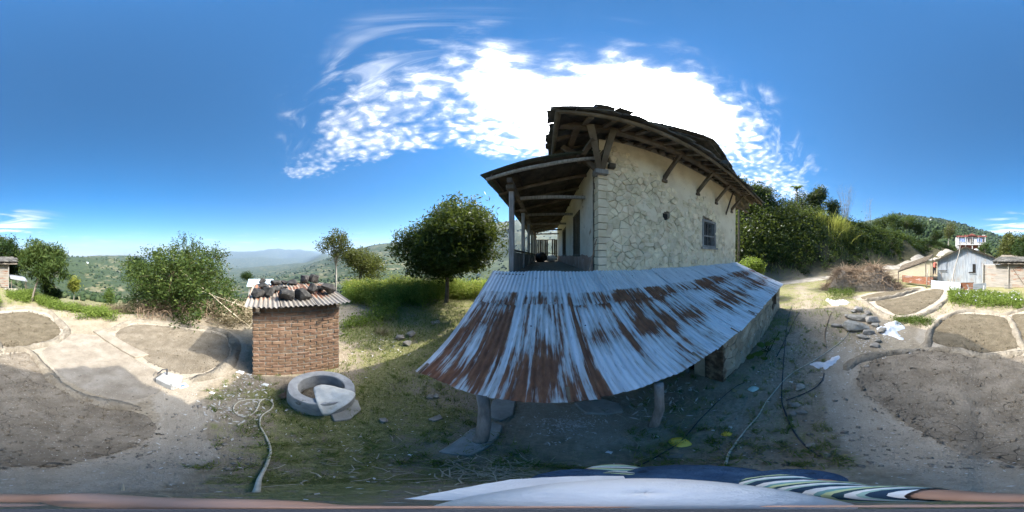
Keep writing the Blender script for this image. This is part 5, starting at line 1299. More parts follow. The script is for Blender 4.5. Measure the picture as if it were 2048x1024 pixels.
tree('bushy_tree', b, c, rd, 300, 18, .13, L['leaf_olive'], L['bark'], 'bushy olive green tree behind the slender one', trunk_r=.08, seed=9, spread=.2, lumps=8, stems=2, tone_up=.3)
b, c, rd = sized(84, 9.8, 480, 578, 58); b = gp(64, 602)
tree('mango_tree', (b.x, b.y, tz(b.x, b.y)), c, (rd[0], rd[1], rd[2]), 300, 24, .21, L['leaf_mango'], L['bark'], 'small mango tree with drooping leaves at the edge of the sandy bed', trunk_r=.075, seed=14, asp=.20, droop=.75, spread=.16, limbs=10, lumps=9, shell=.6, tone_up=.5)
b, c, rd = sized(2032, 22, 458, 545, 40)
tree('leafy_tree', b, c, rd, 340, 20, .24, L['leaf_olive'], L['bark'], 'full olive leaved tree behind the slate roofed shed', trunk_r=.16, seed=15, spread=.33, lumps=9, tone_up=.3)
b, c, rd = sized(14, 17, 462, 555, 38)
tree('dark_tree', b, c, rd, 300, 20, .20, L['leaf_dark'], L['bark'], 'dark round tree directly behind the small mango tree', trunk_r=.14, seed=16, spread=.28, lumps=8)
for px, r, t_, b_, hw, sd, lb in ((95, 10.5, 553, 606, 17, 17, 'dark round bush at the foot of the small mango tree'), (112, 11, 578, 604, 12, 18, 'smaller dark bush right of the round one'), (222, 14, 575, 630, 18, 19, 'green bush between the valley edge and the big thicket'), (206, 12, 600, 640, 14, 20, 'yellow green bush left of the thicket')):
    b, c, rd = sized(px, r, t_, b_, hw); tree('bush', b, c, rd, 90, 16, .11, L['leaf_yellow' if sd == 20 else 'leaf_dark' if sd < 19 else 'leaf_bush'], L['bark'], lb, 'bush', 'bushes along the valley edge', trunk_r=.035, seed=sd, spread=.12, lumps=6, stems=3)
b, c, rd = sized(149, 10, 548, 590, 12)
tree('sapling', b, c, rd, 55, 12, .2, L['leaf_yellow'], L['bark_pale'], 'bright yellow green sapling at the valley edge', trunk_r=.03, seed=21, asp=.2, droop=.9, spread=.13, lumps=5)
# the thicket left of the brick shed: dense leaves, wild sprigs above
b, c, rd = sized(366, 8.2, 487, 650, 122)
sp = []
for px, y0, y1 in ((372, 462, 505), (352, 470, 510), (400, 475, 512), (430, 480, 520), (388, 468, 500), (365, 464, 495), (415, 490, 520), (318, 505, 530)):
    for k in range(4):
        a0, a1 = pd(px + random.uniform(-6, 6), y1, 8.2), pd(px + random.uniform(-9, 9), y0 + random.uniform(0, 14), 8.2 + random.uniform(-.5, .5))
        sp.append(np.array(a0)[None] + np.linspace(0, 1, 46)[:, None] * (np.array(a1) - np.array(a0))[None] + rng.normal(size=(46, 3)) * .055)
sp = np.concatenate(sp)
th = tree('thicket', b, c, rd, 900, 26, .10, L['leaf_thicket'], L['twig'], 'sprawling green thicket with dead stems below, left of the brick shed', 'thicket', trunk_r=.05, seed=22, spread=.17, lumps=14, stems=6, shell=.6, limbs=9, extra=leaves(sp, .085, .45, 0, 0, .5), tone_up=.4)
mb = MB(); random.seed(5)
for k in range(260):
    px = random.uniform(275, 505); r_ = random.uniform(6.1, 8.2); x, y = r_ * math.sin(az_of(px)), r_ * math.cos(az_of(px)); z = tz(x, y)
    h_ = random.uniform(.15, .95); dx = Vector((random.gauss(0, .45), random.gauss(0, .45), 0)); p0 = Vector((x, y, z - .03)); p2 = p0 + dx + Vector((0, 0, h_ * .6)); p1 = (p0 + p2) / 2 + Vector((0, 0, h_ * .5))
    mb.tube(catmull([p0, p1, p2], 3), [.012, .011, .010, .009, .007, .006, .004], 4, False)
mb.build('dead_stems', L['twig'], th, label='tangle of dry brown stems at the foot of the thicket', kind='stuff')
for k, (x0, y0, x1, y1, r_) in enumerate(((500, 655, 360, 540, 5.6), (438, 648, 474, 598, 5.9), (505, 618, 330, 560, 6.4))):
    a, b2 = pd(x0, y0, r_), pd(x1, y1, r_ + 1.2); a.z = max(a.z, tz(a.x, a.y) + .0); mb = MB(); mb.tube([a, a.lerp(b2, .5) + Vector((0, 0, .12)), b2], [.016, .014, .008], 6); mb.build('bare_pole', L['twig_pale'], th)
b, c, rd = sized(276, 20, 503, 565, 24); tree('dark_tree', b, c, rd, 170, 18, .2, L['leaf_dark'], L['bark_pale'], 'dark flat topped tree left of the thicket', trunk_r=.12, seed=23, spread=.3, lumps=6, flat=.3)
b, c, rd = sized(497, 38, 545, 561, 17, tz(38 * math.sin(az_of(497)), 38 * math.cos(az_of(497)))); tree('pine_tree', b, c, rd, 80, 16, .35, L['leaf_dark'], L['bark'], 'flat topped dark tree beyond the blue roof', trunk_r=.14, seed=24, asp=.2, spread=.35, lumps=5, flat=.3)
# hillside trees above the road
for px, r, t_, b_, hw, n, lm, sd, lb in (
        (1532, 30, 364, 445, 50, 420, 'leaf_dark', 31, 'broad dark tree on top of the bank nearest the house'), (1632, 32, 362, 440, 27, 260, 'leaf_dark', 32, 'dark rounded tree right of the banana plant'),
        (1662, 30, 394, 440, 20, 120, 'leaf_dark', 33, 'small dark tree beside the leafless grey shrub'), (1783, 40, 424, 462, 22, 150, 'leaf_bank', 34, 'green tree at the middle of the bank top'),
        (1814, 42, 427, 466, 17, 130, 'leaf_bank', 35, 'light green tree right of the bank top middle'), (1838, 43, 442, 470, 15, 110, 'leaf_dark', 36, 'dark low tree on the falling bank top'),
        (1872, 46, 462, 482, 17, 100, 'leaf_dark', 37, 'dark bush left of the pale tall tree'), (1760, 40, 434, 465, 16, 110, 'leaf_dark', 38, 'dark bushy tree left of the bank top middle'),
        (1967, 56, 480, 514, 14, 120, 'leaf_bank', 39, 'green bush right of the two storey hill house'), (1476, 15.5, 352, 430, 14, 90, 'leaf_dark', 44, 'dark tree tip showing past the far roof corner'),
        (1600, 33, 372, 440, 30, 170, 'leaf_dark', 45, 'dark crown under the banana leaves')):
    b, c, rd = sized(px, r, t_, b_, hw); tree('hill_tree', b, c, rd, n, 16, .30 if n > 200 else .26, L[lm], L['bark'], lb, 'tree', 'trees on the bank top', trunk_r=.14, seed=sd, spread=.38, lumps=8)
b, c, rd = sized(1897, 50, 436, 482, 18); tree('pale_tree', b, c, rd, 170, 10, .28, L['leaf_olive'], L['bark_pale'], 'thin pale tree left of the two storey hill house', trunk_r=.16, seed=40, spread=.4, lumps=6, limbs=14, stems=2)
# leafless shrubs
def bare(px, r, y0, y1, hw, n, label, m):
    rt = root('bare_shrub', (r * math.sin(az_of(px)), r * math.cos(az_of(px)), tz(r * math.sin(az_of(px)), r * math.cos(az_of(px)))), label, 'shrub', 'leafless shrubs on the bank top'); mb = MB(); g = random.Random(px)
    for k in range(n):
        a = Vector(rt.location) + Vector((g.uniform(-.3, .3), g.uniform(-.3, .3), 0)); t_ = pd(px + g.gauss(0, hw * .6), g.uniform(y0, (y0 * 2 + y1) / 3), r + g.uniform(-.8, .8)); m_ = a.lerp(t_, .5) + (t_ - a).cross(Vector((g.gauss(0, 1), g.gauss(0, 1), 0))).normalized() * .25 + Vector((0, 0, -.2))
        l_ = catmull([a, m_, t_], 4); mb.tube(l_, list(np.linspace(.028, .006, len(l_))), 5, False)
        for j in range(6):
            s_ = l_[g.randrange(3, len(l_))]; mb.tube([s_, s_ + Vector((g.gauss(0, .35), g.gauss(0, .35), g.uniform(.2, .8)))], [.012, .004], 4, False)
    mb.build('branches', m, rt)
bare(1692, 28, 368, 425, 18, 26, 'leafless grey shrub standing against the sky on the bank', MATS['bark_pale'])
bare(1737, 30, 394, 440, 10, 9, 'single leafless pale sapling right of the grey shrub', MATS['bark_pale'])
# banana plant: large arching leaves
bx = pd(1594, 420, 31); bz = tz(bx.x, bx.y); rt = root('banana_plant', (bx.x, bx.y, bz), 'banana plant with arching leaves on the bank top', 'plant'); mb = MB(); topz = E(378, 31)
mb.tube([(bx.x, bx.y, bz), (bx.x, bx.y, topz)], [.16, .09], 7); mb.build('stem', L['bark'], rt)
for k in range(13):
    a = k * 2.4; q = 1.2 + .5 * random.random(); up = random.uniform(.4, 1.5); mb = MB(); V = []
    for j in range(7):
        f = j / 6; p = Vector((bx.x + math.cos(a) * q * f, bx.y + math.sin(a) * q * f, topz - .1 + up * math.sin(f * 2.2) * .8 - .25 * f)); s = Vector((-math.sin(a), math.cos(a), 0)) * (.24 * math.sin(min(1, f + .12) * math.pi) ** .6 + .02); V += [p - s, p + Vector((0, 0, -.04)), p + s]
    mb.add(V, [(j * 3 + i, j * 3 + i + 1, j * 3 + i + 4, j * 3 + i + 3) for j in range(6) for i in range(2)]); o = mb.build('leaf', L['leaf_bank'], rt)
    at = o.data.attributes.new('tone', 'FLOAT', 'POINT'); at.data.foreach_set('value', [random.uniform(.2, .6)] * len(o.data.vertices))
def stuff(name, parts, m, label):
    V, F, T = merge(parts); o = np_mesh(name, V, F, m, attrs={'tone': T}); return setp(o, label, None, None, 'stuff')
def region(n, pxr, rr, fn=None):
    px = rng.uniform(*pxr, n); lo = np.interp(px, *rr[0]) if isinstance(rr[0], tuple) else rr[0]; hi = np.interp(px, *rr[1]) if isinstance(rr[1], tuple) else rr[1]
    r = np.sqrt(rng.uniform(0, 1, n)) * (hi - lo) + lo; a = (px / 2048 - .5) * 2 * math.pi
    return r * np.sin(a), r * np.cos(a), px, r
# vegetation on the bank: shrubs in drifts
def bank():
    lo = ([1470, 1500, 1560, 1650, 1720, 1800, 1860, 1910], [12.5, 14.6, 16.9, 18.0, 21.0, 26.0, 38, 47]); hi = ([1470, 1500, 1560, 1650, 1720, 1800, 1860, 1910], [27, 28, 29, 30, 32, 37, 48, 56])
    x, y, px, r = region(3200, (1462, 1912), (lo, hi)); k = (fbm(x * .35, y * .35, 3) > np.interp(px, [1462, 1640, 1700, 1912], [.28, .34, .41, .39])); x, y, px, r = x[k], y[k], px[k], r[k]
    z = terrain(x, y); sz = np.exp(rng.normal(-.45, .42, len(x))) * np.interp(px, [1470, 1600, 1700, 1900], [1.7, 1.5, .95, .9])
    for sel, lm, ls, lb in ((rng.random(len(x)) < .55, 'leaf_bank', .24, 'dense green scrub covering the bank above the road'), (None, 'leaf_dark', .30, 'dark shrubs mixed into the scrub on the bank')):
        if sel is not None: first = sel
        else: sel = ~first
        xs, ys, zs, ss = x[sel], y[sel], z[sel], sz[sel]; n = 62; C = np.stack([xs, ys, zs + ss * .5], 1)
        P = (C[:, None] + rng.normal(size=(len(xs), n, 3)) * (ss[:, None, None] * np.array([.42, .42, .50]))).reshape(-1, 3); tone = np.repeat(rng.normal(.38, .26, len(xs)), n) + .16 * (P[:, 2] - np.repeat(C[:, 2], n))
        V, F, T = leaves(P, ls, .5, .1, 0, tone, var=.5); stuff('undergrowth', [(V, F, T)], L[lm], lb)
    # long grass on the bank
    x, y, px, r = region(26000, (1540, 1915), (lo, hi)); k = fbm(x * .3 + 5, y * .3, 3) > .47; x, y = x[k], y[k]
    V, F, T = blades(np.stack([x, y, terrain(x, y) - .03], 1), .55, .05, None, .5); stuff('grass', [(V, F, T)], L['grass_blade'], 'long grass hanging over the bank and terrace edges')
    top = ([1560, 1650, 1720, 1800, 1860, 1910], [25, 26, 28, 33, 45, 50]); x, y, px, r = region(9000, (1600, 1905), (top, (top[0], [v + 2.0 for v in top[1]])))
    V, F, T = blades(np.stack([x, y, terrain(x, y)], 1), .5, .06, .75, .25); stuff('crop', [(V, F, T)], L['leaf_yellow'], 'strip of yellowish crop along the top edge of the bank')
bank()
# tall tufted grass clump, sunlit
for px, r, h_, n, lb in ((1682, 24.5, 2.8, 900, 'tall yellow green clump of cane grass on the bank'), (1640, 25.5, 1.7, 420, 'smaller clump of cane grass left of the tall one'), (1560, 26, 1.5, 300, 'low clump of grass below the broad dark tree'), (1705, 24.8, 1.5, 300, 'drooping clump of grass right of the tall one')):
    x0, y0 = r * math.sin(az_of(px)), r * math.cos(az_of(px)); C = np.stack([x0 + rng.normal(0, .55, n), y0 + rng.normal(0, .55, n), np.zeros(n)], 1); C[:, 2] = terrain(C[:, 0], C[:, 1])
    V, F, T = blades(C, h_ * .75, .10, .7, .33); o = np_mesh('cane_grass', V, F, L['leaf_yellow'], loc=(x0, y0, tz(x0, y0)), attrs={'tone': T}); setp(o, lb, 'grass clump', 'clumps of cane grass')
b, c, rd = sized(1504, 10.8, 506, 560, 26); tree('shrub', b, c, rd, 150, 16, .12, L['leaf_fresh'], L['twig'], 'light green shrub past the far end of the lean-to', 'shrub', trunk_r=.04, seed=50, spread=.16, lumps=7, stems=3)
# weeds along the lawn, the valley edge and the flower patch
def weeds(name, n, pxr, rr, hgt, m, label, lsize=.075, per=26, tone=.5, gap=.42, fl=None, fr=.5, grow=None):
    x, y, px, r = region(n, pxr, rr); k = fbm(x * fr + 2, y * fr, 3) > gap; x, y = x[k], y[k]; z = terrain(x, y); hh = hgt * rng.uniform(.45, 1.25, len(x)) * (.6 + .8 * fbm(x * .7, y * .7, 2)) * (np.clip((np.hypot(x, y) - grow[0]) / (grow[1] - grow[0]), .12, 1) if grow else 1)
    f = rng.uniform(0, 1, (len(x), per)) ** .7; P = np.stack([x[:, None] + rng.normal(size=f.shape) * .05 * (1 + 2 * f), y[:, None] + rng.normal(size=f.shape) * .05 * (1 + 2 * f), z[:, None] + f * hh[:, None] + .02], -1).reshape(-1, 3)
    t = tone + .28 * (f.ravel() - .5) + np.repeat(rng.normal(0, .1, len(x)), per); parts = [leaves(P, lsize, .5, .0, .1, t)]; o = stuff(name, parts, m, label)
    if fl:
        k = rng.random(len(x)) < fl[1]; Q = np.stack([x[k], y[k], z[k] + hh[k] * 1.02], 1); Q = (Q[:, None] + rng.normal(size=(len(Q), 6, 3)) * .03).reshape(-1, 3)
        stuff('flowers', [leaves(Q, .05, .8)], fl[0], fl[2])
    return o
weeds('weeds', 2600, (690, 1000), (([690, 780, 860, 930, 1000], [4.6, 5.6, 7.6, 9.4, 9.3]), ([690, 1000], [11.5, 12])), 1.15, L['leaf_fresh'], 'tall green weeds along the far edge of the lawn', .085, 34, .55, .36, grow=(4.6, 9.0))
weeds('weeds', 1300, (690, 985), (8.6, 12.5), 1.25, L['leaf_yellow'], 'sunlit yellow green weeds behind the lawn', .09, 34, .6, .40)
weeds('weeds', 1500, (0, 232), (([0, 90, 150, 232], [8.6, 8.0, 6.1, 5.9]), ([0, 130, 232], [11, 9, 7.2])), .42, L['leaf_fresh'], 'bright green weeds between the sandy bed and the valley edge', .07, 26, .5, .34)
weeds('weeds', 700, (150, 330), (6.8, 9.5), .6, L['leaf_dry'], 'dry pale weeds at the foot of the thicket', .07, 22, .5, .42)
weeds('weeds', 450, (430, 505), (5.2, 8.0), .7, L['leaf_dry'], 'dry straw coloured weeds behind the brick shed', .08, 24, .6, .38)
weeds('weeds', 850, (1900, 2046), (([1900, 1960, 2046], [7.9, 7.4, 7.2]), (10.0)), .50, L['leaf_fresh'], 'flowering weeds in front of the slate roofed shed', .08, 26, .45, .30, (L['petal_white'], .10, 'small white and lilac flowers in the weed patch'))
weeds('weeds', 170, (1790, 1862), (([1790, 1862], [5.6, 5.3]), ([1790, 1862], [6.2, 6.0])), .16, L['leaf_bush'], 'low green weeds beside the crumpled white cloth', .05, 18, .45, .30)
weeds('weeds', 160, (1655, 1705), (8.2, 12), .4, L['leaf_bush'], 'scrubby weeds at the left foot of the brush pile', .07, 22, .4, .3)
# short grass of the yard
def lawn():
    n = 260000; r = .45 * (11 / .45) ** rng.random(n) ; a = rng.uniform(-math.pi, math.pi, n); x, y = r * np.sin(a), r * np.cos(a)
    wn = fbm(x * 2.2, y * 2.2, 4) - .5; g = np.clip((sdist(LAWN, x, y) + wn * 1.8 + .3) / .8, 0, 1); px = (a / (2 * math.pi) + .5) * 2048
    g = np.maximum(g, .55 * np.clip((wn + .06) / .1, 0, 1) * np.clip((px - 1180) / 160, 0, 1) * np.clip((1740 - px) / 80, 0, 1) * (r < 14)); g = np.maximum(g, .35 * (r > 6.5))
    for k in BEDP: g = np.where(sdist(BEDP[k], x, y) > -.32, 0, g)
    g = np.where(inside(PALE, x, y), 0, g); g = np.where(dline(TRACK, x, y) < .38, 0, g)
    k = rng.random(n) < g * .8 * (.35 + .9 * fbm(x * 1.3 + 4, y * 1.3, 3)); x, y, r = x[k], y[k], r[k]
    C = np.stack([x, y, terrain(x, y) - .004], 1); V, F, T = blades(C, .036, .008, None, .6); V2 = V
    sc = np.repeat(np.clip(r / 2.2, .5, 2.6), 5)[:, None]; base = np.repeat(C, 5, 0); V = base + (V - base) * sc
    stuff('grass', [(V, F, T)], L['grass_blade'], 'short worn grass over the yard')
lawn()
def tufts():
    n = 1500; r = .7 * (9 / .7) ** rng.random(n); a = rng.uniform(-math.pi, math.pi, n); x, y = r * np.sin(a), r * np.cos(a); px = (a / (2 * math.pi) + .5) * 2048
    g = (sdist(LAWN, x, y) > -.2) | ((px > 1230) & (px < 1720))
    for k in BEDP: g &= sdist(BEDP[k], x, y) < -.25
    g &= (dline(TRACK, x, y) > .3) & ~inside(PALE, x, y); x, y = x[g], y[g]; m = 16; C = np.stack([np.repeat(x, m) + rng.normal(0, .025, len(x) * m), np.repeat(y, m) + rng.normal(0, .025, len(x) * m), np.zeros(len(x) * m)], 1); C[:, 2] = terrain(C[:, 0], C[:, 1]) - .004
    V, F, T = blades(C, .085, .009, np.repeat(rng.uniform(.2, .9, len(x)), m), .55); stuff('grass', [(V, F, T)], L['grass_blade'], 'taller tufts of grass dotted over the yard')
tufts()
# dry litter: husks, chips, straw
def bits():
    parts = []
    def flakes(n, cx, cy, sx, sy, size, asp):
        p = gp(cx, cy); x = p.x + rng.normal(0, sx, n); y = p.y + rng.normal(0, sy, n); z = terrain(x, y) + .012 + rng.uniform(0, .012, n); d = rng.normal(size=(n, 3)); d[:, 2] *= .15; d /= np.linalg.norm(d, axis=1)[:, None]
        s = np.stack([-d[:, 1], d[:, 0], rng.normal(0, .15, n)], 1); Lz = (size * rng.uniform(.4, 1.5, n))[:, None]; C = np.stack([x, y, z], 1)
        V = np.stack([C - d * Lz, C + s * Lz * asp, C + d * Lz, C - s * Lz * asp], 1).reshape(-1, 3); V[:, 2] = np.maximum(V[:, 2], np.repeat(terrain(x, y), 4) + .006); parts.append((V, np.arange(n * 4).reshape(n, 4), np.zeros(n * 4)))
    flakes(260, 1138, 848, .14, .11, .018, .35); flakes(120, 1130, 850, .3, .2, .015, .4); flakes(120, 470, 815, .28, .24, .03, .3); flakes(70, 500, 775, .25, .2, .03, .4); flakes(90, 1330, 800, .4, .25, .05, .2)
    flakes(500, 1200, 930, 2.0, 1.8, .010, .4); flakes(500, 0, 860, 1.3, .9, .011, .35); flakes(300, 1900, 850, 1.4, 1.0, .010, .35); flakes(220, 1720, 690, .7, .6, .03, .4); flakes(260, 640, 900, .9, .7, .012, .35); flakes(200, 1600, 720, 1.0, .9, .02, .35); flakes(120, 760, 690, .6, .6, .03, .3)
    stuff('litter', parts, MATS['litter'], 'pale chips, husks and dry bits scattered over the yard')
    mb = MB(); g = random.Random(4)
    for cx, cy, n, sp, ln in ((955, 942, 90, .11, .14), (1030, 936, 40, .08, .09), (820, 940, 14, .12, .12), (470, 826, 34, .22, .10), (640, 945, 14, .2, .12), (1260, 915, 14, .3, .1), (300, 950, 10, .25, .1), (760, 890, 10, .15, .1), (1330, 812, 24, .22, .18)):
        c = gp(cx, cy)
        for k in range(n):
            x, y = c.x + g.gauss(0, sp), c.y + g.gauss(0, sp); a = g.uniform(0, 6.3); l = ln * g.uniform(.4, 1.3); z = tz(x, y) + .012; d = Vector((math.cos(a), math.sin(a), 0)) * l; q = Vector((-d.y, d.x, 0)) * g.uniform(-.16, .16)
            mb.tube([Vector((x, y, z)), Vector((x, y, z + .012)) + d * .5 + q, Vector((x, y, z + g.uniform(0, .02))) + d], [.0042, .0036, .002], 4, False)
    mb.build('straw', MATS['twig_pale'], None, label='dry stalks and root bits strewn over the grass', kind='stuff')
bits()
def clods():
    ov = np.array([(1, 0, 0), (-1, 0, 0), (0, 1, 0), (0, -1, 0), (0, 0, 1), (0, 0, -.6)], float); of = np.array([(0, 2, 4), (2, 1, 4), (1, 3, 4), (3, 0, 4), (2, 0, 5), (1, 2, 5), (3, 1, 5), (0, 3, 5)])
    for names, n, m, lb in ((('near',), 5200, 'soil_cracked', 'small clods scattered over the near brown bed'), (('left',), 1300, 'soil_dark', 'clods over the oval bed'), (('right', 'corner', 'far'), 3600, 'soil_sand', 'clods over the sandy beds')):
        X, Y = [], []
        for k in names:
            lo, hi = BEDP[k].min(0) - .1, BEDP[k].max(0) + .1; x = rng.uniform(lo[0], hi[0], n); y = rng.uniform(lo[1], hi[1], n); s = sdist(BEDP[k], x, y); q = (s > -.06) & (rng.random(n) < np.where(s < .12, 1, .75)); X.append(x[q]); Y.append(y[q])
        x, y = np.concatenate(X), np.concatenate(Y); c = len(x); sz = np.exp(rng.normal(-4.55, .5, c)); z = terrain(x, y) + .03 + sz * .2
        V = np.stack([x, y, z], 1)[:, None] + ov[None] * rng.uniform(.6, 1.4, (c, 6, 1)) * sz[:, None, None] * np.array([1, 1, .8]); a = rng.uniform(0, 6.3, c)
        d = V - np.stack([x, y, z], 1)[:, None]; V = np.stack([x, y, z], 1)[:, None] + np.stack([d[..., 0] * np.cos(a)[:, None] - d[..., 1] * np.sin(a)[:, None], d[..., 0] * np.sin(a)[:, None] + d[..., 1] * np.cos(a)[:, None], d[..., 2]], -1)
        setp(np_mesh('clods', V.reshape(-1, 3), (of[None] + (np.arange(c) * 6)[:, None, None]).reshape(-1, 3), MATS[m]), lb, None, None, 'stuff')
    # pebbles on the tracks
    n = 4200; r = .7 * (7 / .7) ** rng.random(n); a = rng.uniform(-math.pi, math.pi, n); x, y = r * np.sin(a), r * np.cos(a); q = (dline(TRACK, x, y) < .6) | (sdist(PALE, x, y) > -.1) | ((a > 1.2) & (a < 2.1)); x, y = x[q], y[q]; c = len(x); sz = np.exp(rng.normal(-4.75, .5, c)); z = terrain(x, y) + sz * .3 + .018 * (sdist(PALE, x, y) > 0)
    V = np.stack([x, y, z], 1)[:, None] + ov[None] * rng.uniform(.6, 1.4, (c, 6, 1)) * sz[:, None, None] * np.array([1.2, .9, .7])
    setp(np_mesh('gravel', V.reshape(-1, 3), (of[None] + (np.arange(c) * 6)[:, None, None]).reshape(-1, 3), MATS['rock']), 'loose pebbles over the dusty track', None, None, 'stuff')
clods()
# taro by the lean-to wall, dry tuft
rt = root('taro_plant', tuple(gp(1535, 700)), 'dark green broad leaved taro plant against the low stone wall', 'plant')
for k, (x, y, z, w, az) in enumerate(((1540, 686, .34, .19, .4), (1516, 705, .30, .15, 1.9), (1552, 676, .42, .14, -.6), (1500, 712, .2, .12, 2.8), (1560, 664, .4, .10, .2), (1530, 715, .2, .1, 1.2), (1522, 688, .36, .13, 3.6))):
    c = gp(x, y, z); d = Vector((math.cos(az), math.sin(az), -.25)); s = Vector((-math.sin(az), math.cos(az), 0)); mb = MB()
    pr = [(-.55, .0), (-.75, .35), (-.35, .62), (.2, .55), (.7, .28), (1.05, 0), (.7, -.28), (.2, -.55), (-.35, -.62), (-.75, -.35)]
    V = [c + Vector((0, 0, .02))] + [c + d * a * w + s * b2 * w * 1.15 - Vector((0, 0, .06 * abs(b2))) for a, b2 in pr]; mb.add(V, [(0, i + 1, (i + 1) % 10 + 1) for i in range(10)])
    o = mb.build('leaf', L['leaf_bush'], rt, True); at = o.data.attributes.new('tone', 'FLOAT', 'POINT'); at.data.foreach_set('value', [random.uniform(.45, .8)] * 11)
    mb = MB(); f = rt.location + Vector((random.uniform(-.08, .08), random.uniform(-.08, .08), 0)); mb.tube([f, f.lerp(c, .5) + Vector((0, 0, .08)), c], [.012, .01, .007], 5, False); mb.build('stalk', L['leaf_bank'], rt)
p = gp(764, 668); n = 130; C = np.stack([p.x + rng.normal(0, .1, n), p.y + rng.normal(0, .1, n), np.full(n, tz(p.x, p.y))], 1); V, F, T = blades(C, .22, .012, .8, .9)
setp(np_mesh('dry_tuft', V, F, L['leaf_dry'], loc=tuple(C[0]), attrs={'tone': T}), 'pale dry tuft of stalks at the edge of the weeds', 'dry tuft')

# ------------------------------------------------------------------ tin shed and its surroundings
def polar(px, r, z=None):
    a = az_of(px); x, y = r * math.sin(a), r * math.cos(a); return Vector((x, y, tz(x, y) if z is None else z))
TL, TR = polar(1875, 15.4, 0), polar(2008, 14.9, 0); TG = (TR - TL).normalized(); TWd = (TR - TL).length; TI = Vector((-TG.y, TG.x, 0))
if TI.dot(TL) < 0: TI = -TI
tg = tz(*((TL + TR) / 2)[:2]); APX = TWd * .43
EL_, AP = 2.12, 3.42; roofz = lambda s: EL_ + (AP - EL_) * (s / APX if s < APX else (TWd - s) / (TWd - APX))
tin = root('tin_shed', TL, 'grey corrugated iron shed with a low gable roof', 'shed')
def gable_sheet(s0, s1, zlo, top, m, parent, name='wall_sheet', out=0.0, bias=.36, pitch=.105):
    us = np.arange(s0, s1 + 1e-6, pitch / 6); zz = np.linspace(0, 1, 7); V = []; uv = []; b = []
    for f in zz:
        for u in us:
            z = zlo + (top(u) - zlo) * f; p = TL + TG * u - TI * (out + .012 * math.cos(u / pitch * 2 * math.pi)); V.append((p.x, p.y, z)); uv.append((u, -z)); b.append(bias + .06 * (z < .5))
    nu = len(us); F = np.array([(j * nu + i, j * nu + i + 1, (j + 1) * nu + i + 1, (j + 1) * nu + i) for j in range(6) for i in range(nu - 1)])
    return np_mesh(name, np.array(V), F, m, loc=worldloc(parent), attrs={'rust': b}, uv=np.array(uv), smooth=True, parent=parent)
ns = 7
for k in range(ns): gable_sheet(TWd * k / ns, TWd * (k + 1) / ns + .03, tg - .1, roofz, MATS['tin_grey'], tin, out=.01 * (k % 2))
mb = MB()
for a_, b_ in ((TL, TL + TI * 6), (TR, TR + TI * 6), (TL + TI * 6, TR + TI * 6)):
    mb.hexa([a_ + Vector((0, 0, tg - .3)), b_ + Vector((0, 0, tg - .3)), b_ + TG * .03 + Vector((0, 0, tg - .3)), a_ + TG * .03 + TI * .03 + Vector((0, 0, tg - .3)),
             a_ + Vector((0, 0, EL_ - .02)), b_ + Vector((0, 0, EL_ - .02)), b_ + TG * .03 + Vector((0, 0, EL_ - .02)), a_ + TG * .03 + TI * .03 + Vector((0, 0, EL_ - .02))])
mb.build('side_wall', MATS['metal_grey'], tin)
for side in (0, 1):
    a_ = TL + TG * APX - TI * .35 + Vector((0, 0, AP + .05)); e_ = (TL - TG * .35 if side == 0 else TR + TG * .35) - TI * .35 + Vector((0, 0, EL_ - .08)); dd = e_ - a_
    tin_sheet('roof_sheet', a_, TI, 6.6, dd.normalized(), dd.length, MATS['tin_grey'], tin, bias=lambda u, v: .40, u0=80 + side * 9, seg=3, pitch=.11, amp=.014, sub=4)
    mb = MB(); mb.bar(a_ + TI * .05 - Vector((0, 0, .06)), e_ + TI * .05 - Vector((0, 0, .06)), .06, .08); mb.build('verge_board', MATS['wood_dark'], tin)
def facade(px0, px1, y0, y1):
    s = [];
    for px in (px0, px1):
        d = Vector((math.sin(az_of(px)), math.cos(az_of(px)), 0)); q = (TL.dot(TI)) / d.dot(TI); s.append(((d * q) - TL).dot(TG))
    r = (TL + TG * (s[0] + s[1]) / 2).length; return s[0], s[1], E(y1, r), E(y0, r)
for k, (px0, px1, y0, y1) in enumerate(((1880, 1894, 525, 541), (1938, 1951, 528, 545))):
    s0, s1, z0, z1 = facade(px0, px1, y0, y1); mb = MB(); o_ = TL - TI * .035
    mb.bar(o_ + TG * (s0 + s1) / 2 + Vector((0, 0, z0)), o_ + TG * (s0 + s1) / 2 + Vector((0, 0, z1)), .02, s1 - s0, up=TG)
    w_ = mb.build('window', MATS['dark_inside'], tin, label='small shed window with a tin flap')
    q = .0 if k == 0 else .25; gable_sheet(s0 - .03, s1 - q, z0 + (.06 if k else .02), lambda u, z=z1: z + .03, MATS['tin_grey'], w_, 'flap', .075, .3, .08)
    mb = MB(); o_ = TL - TI * .1; mb.bar(o_ + TG * (s0 - .05) + Vector((0, 0, z0 - .02)), o_ + TG * (s1 + .03) + Vector((0, 0, z0 - .02)), .03, .04); mb.build('sill', MATS['wood_dark'], w_)
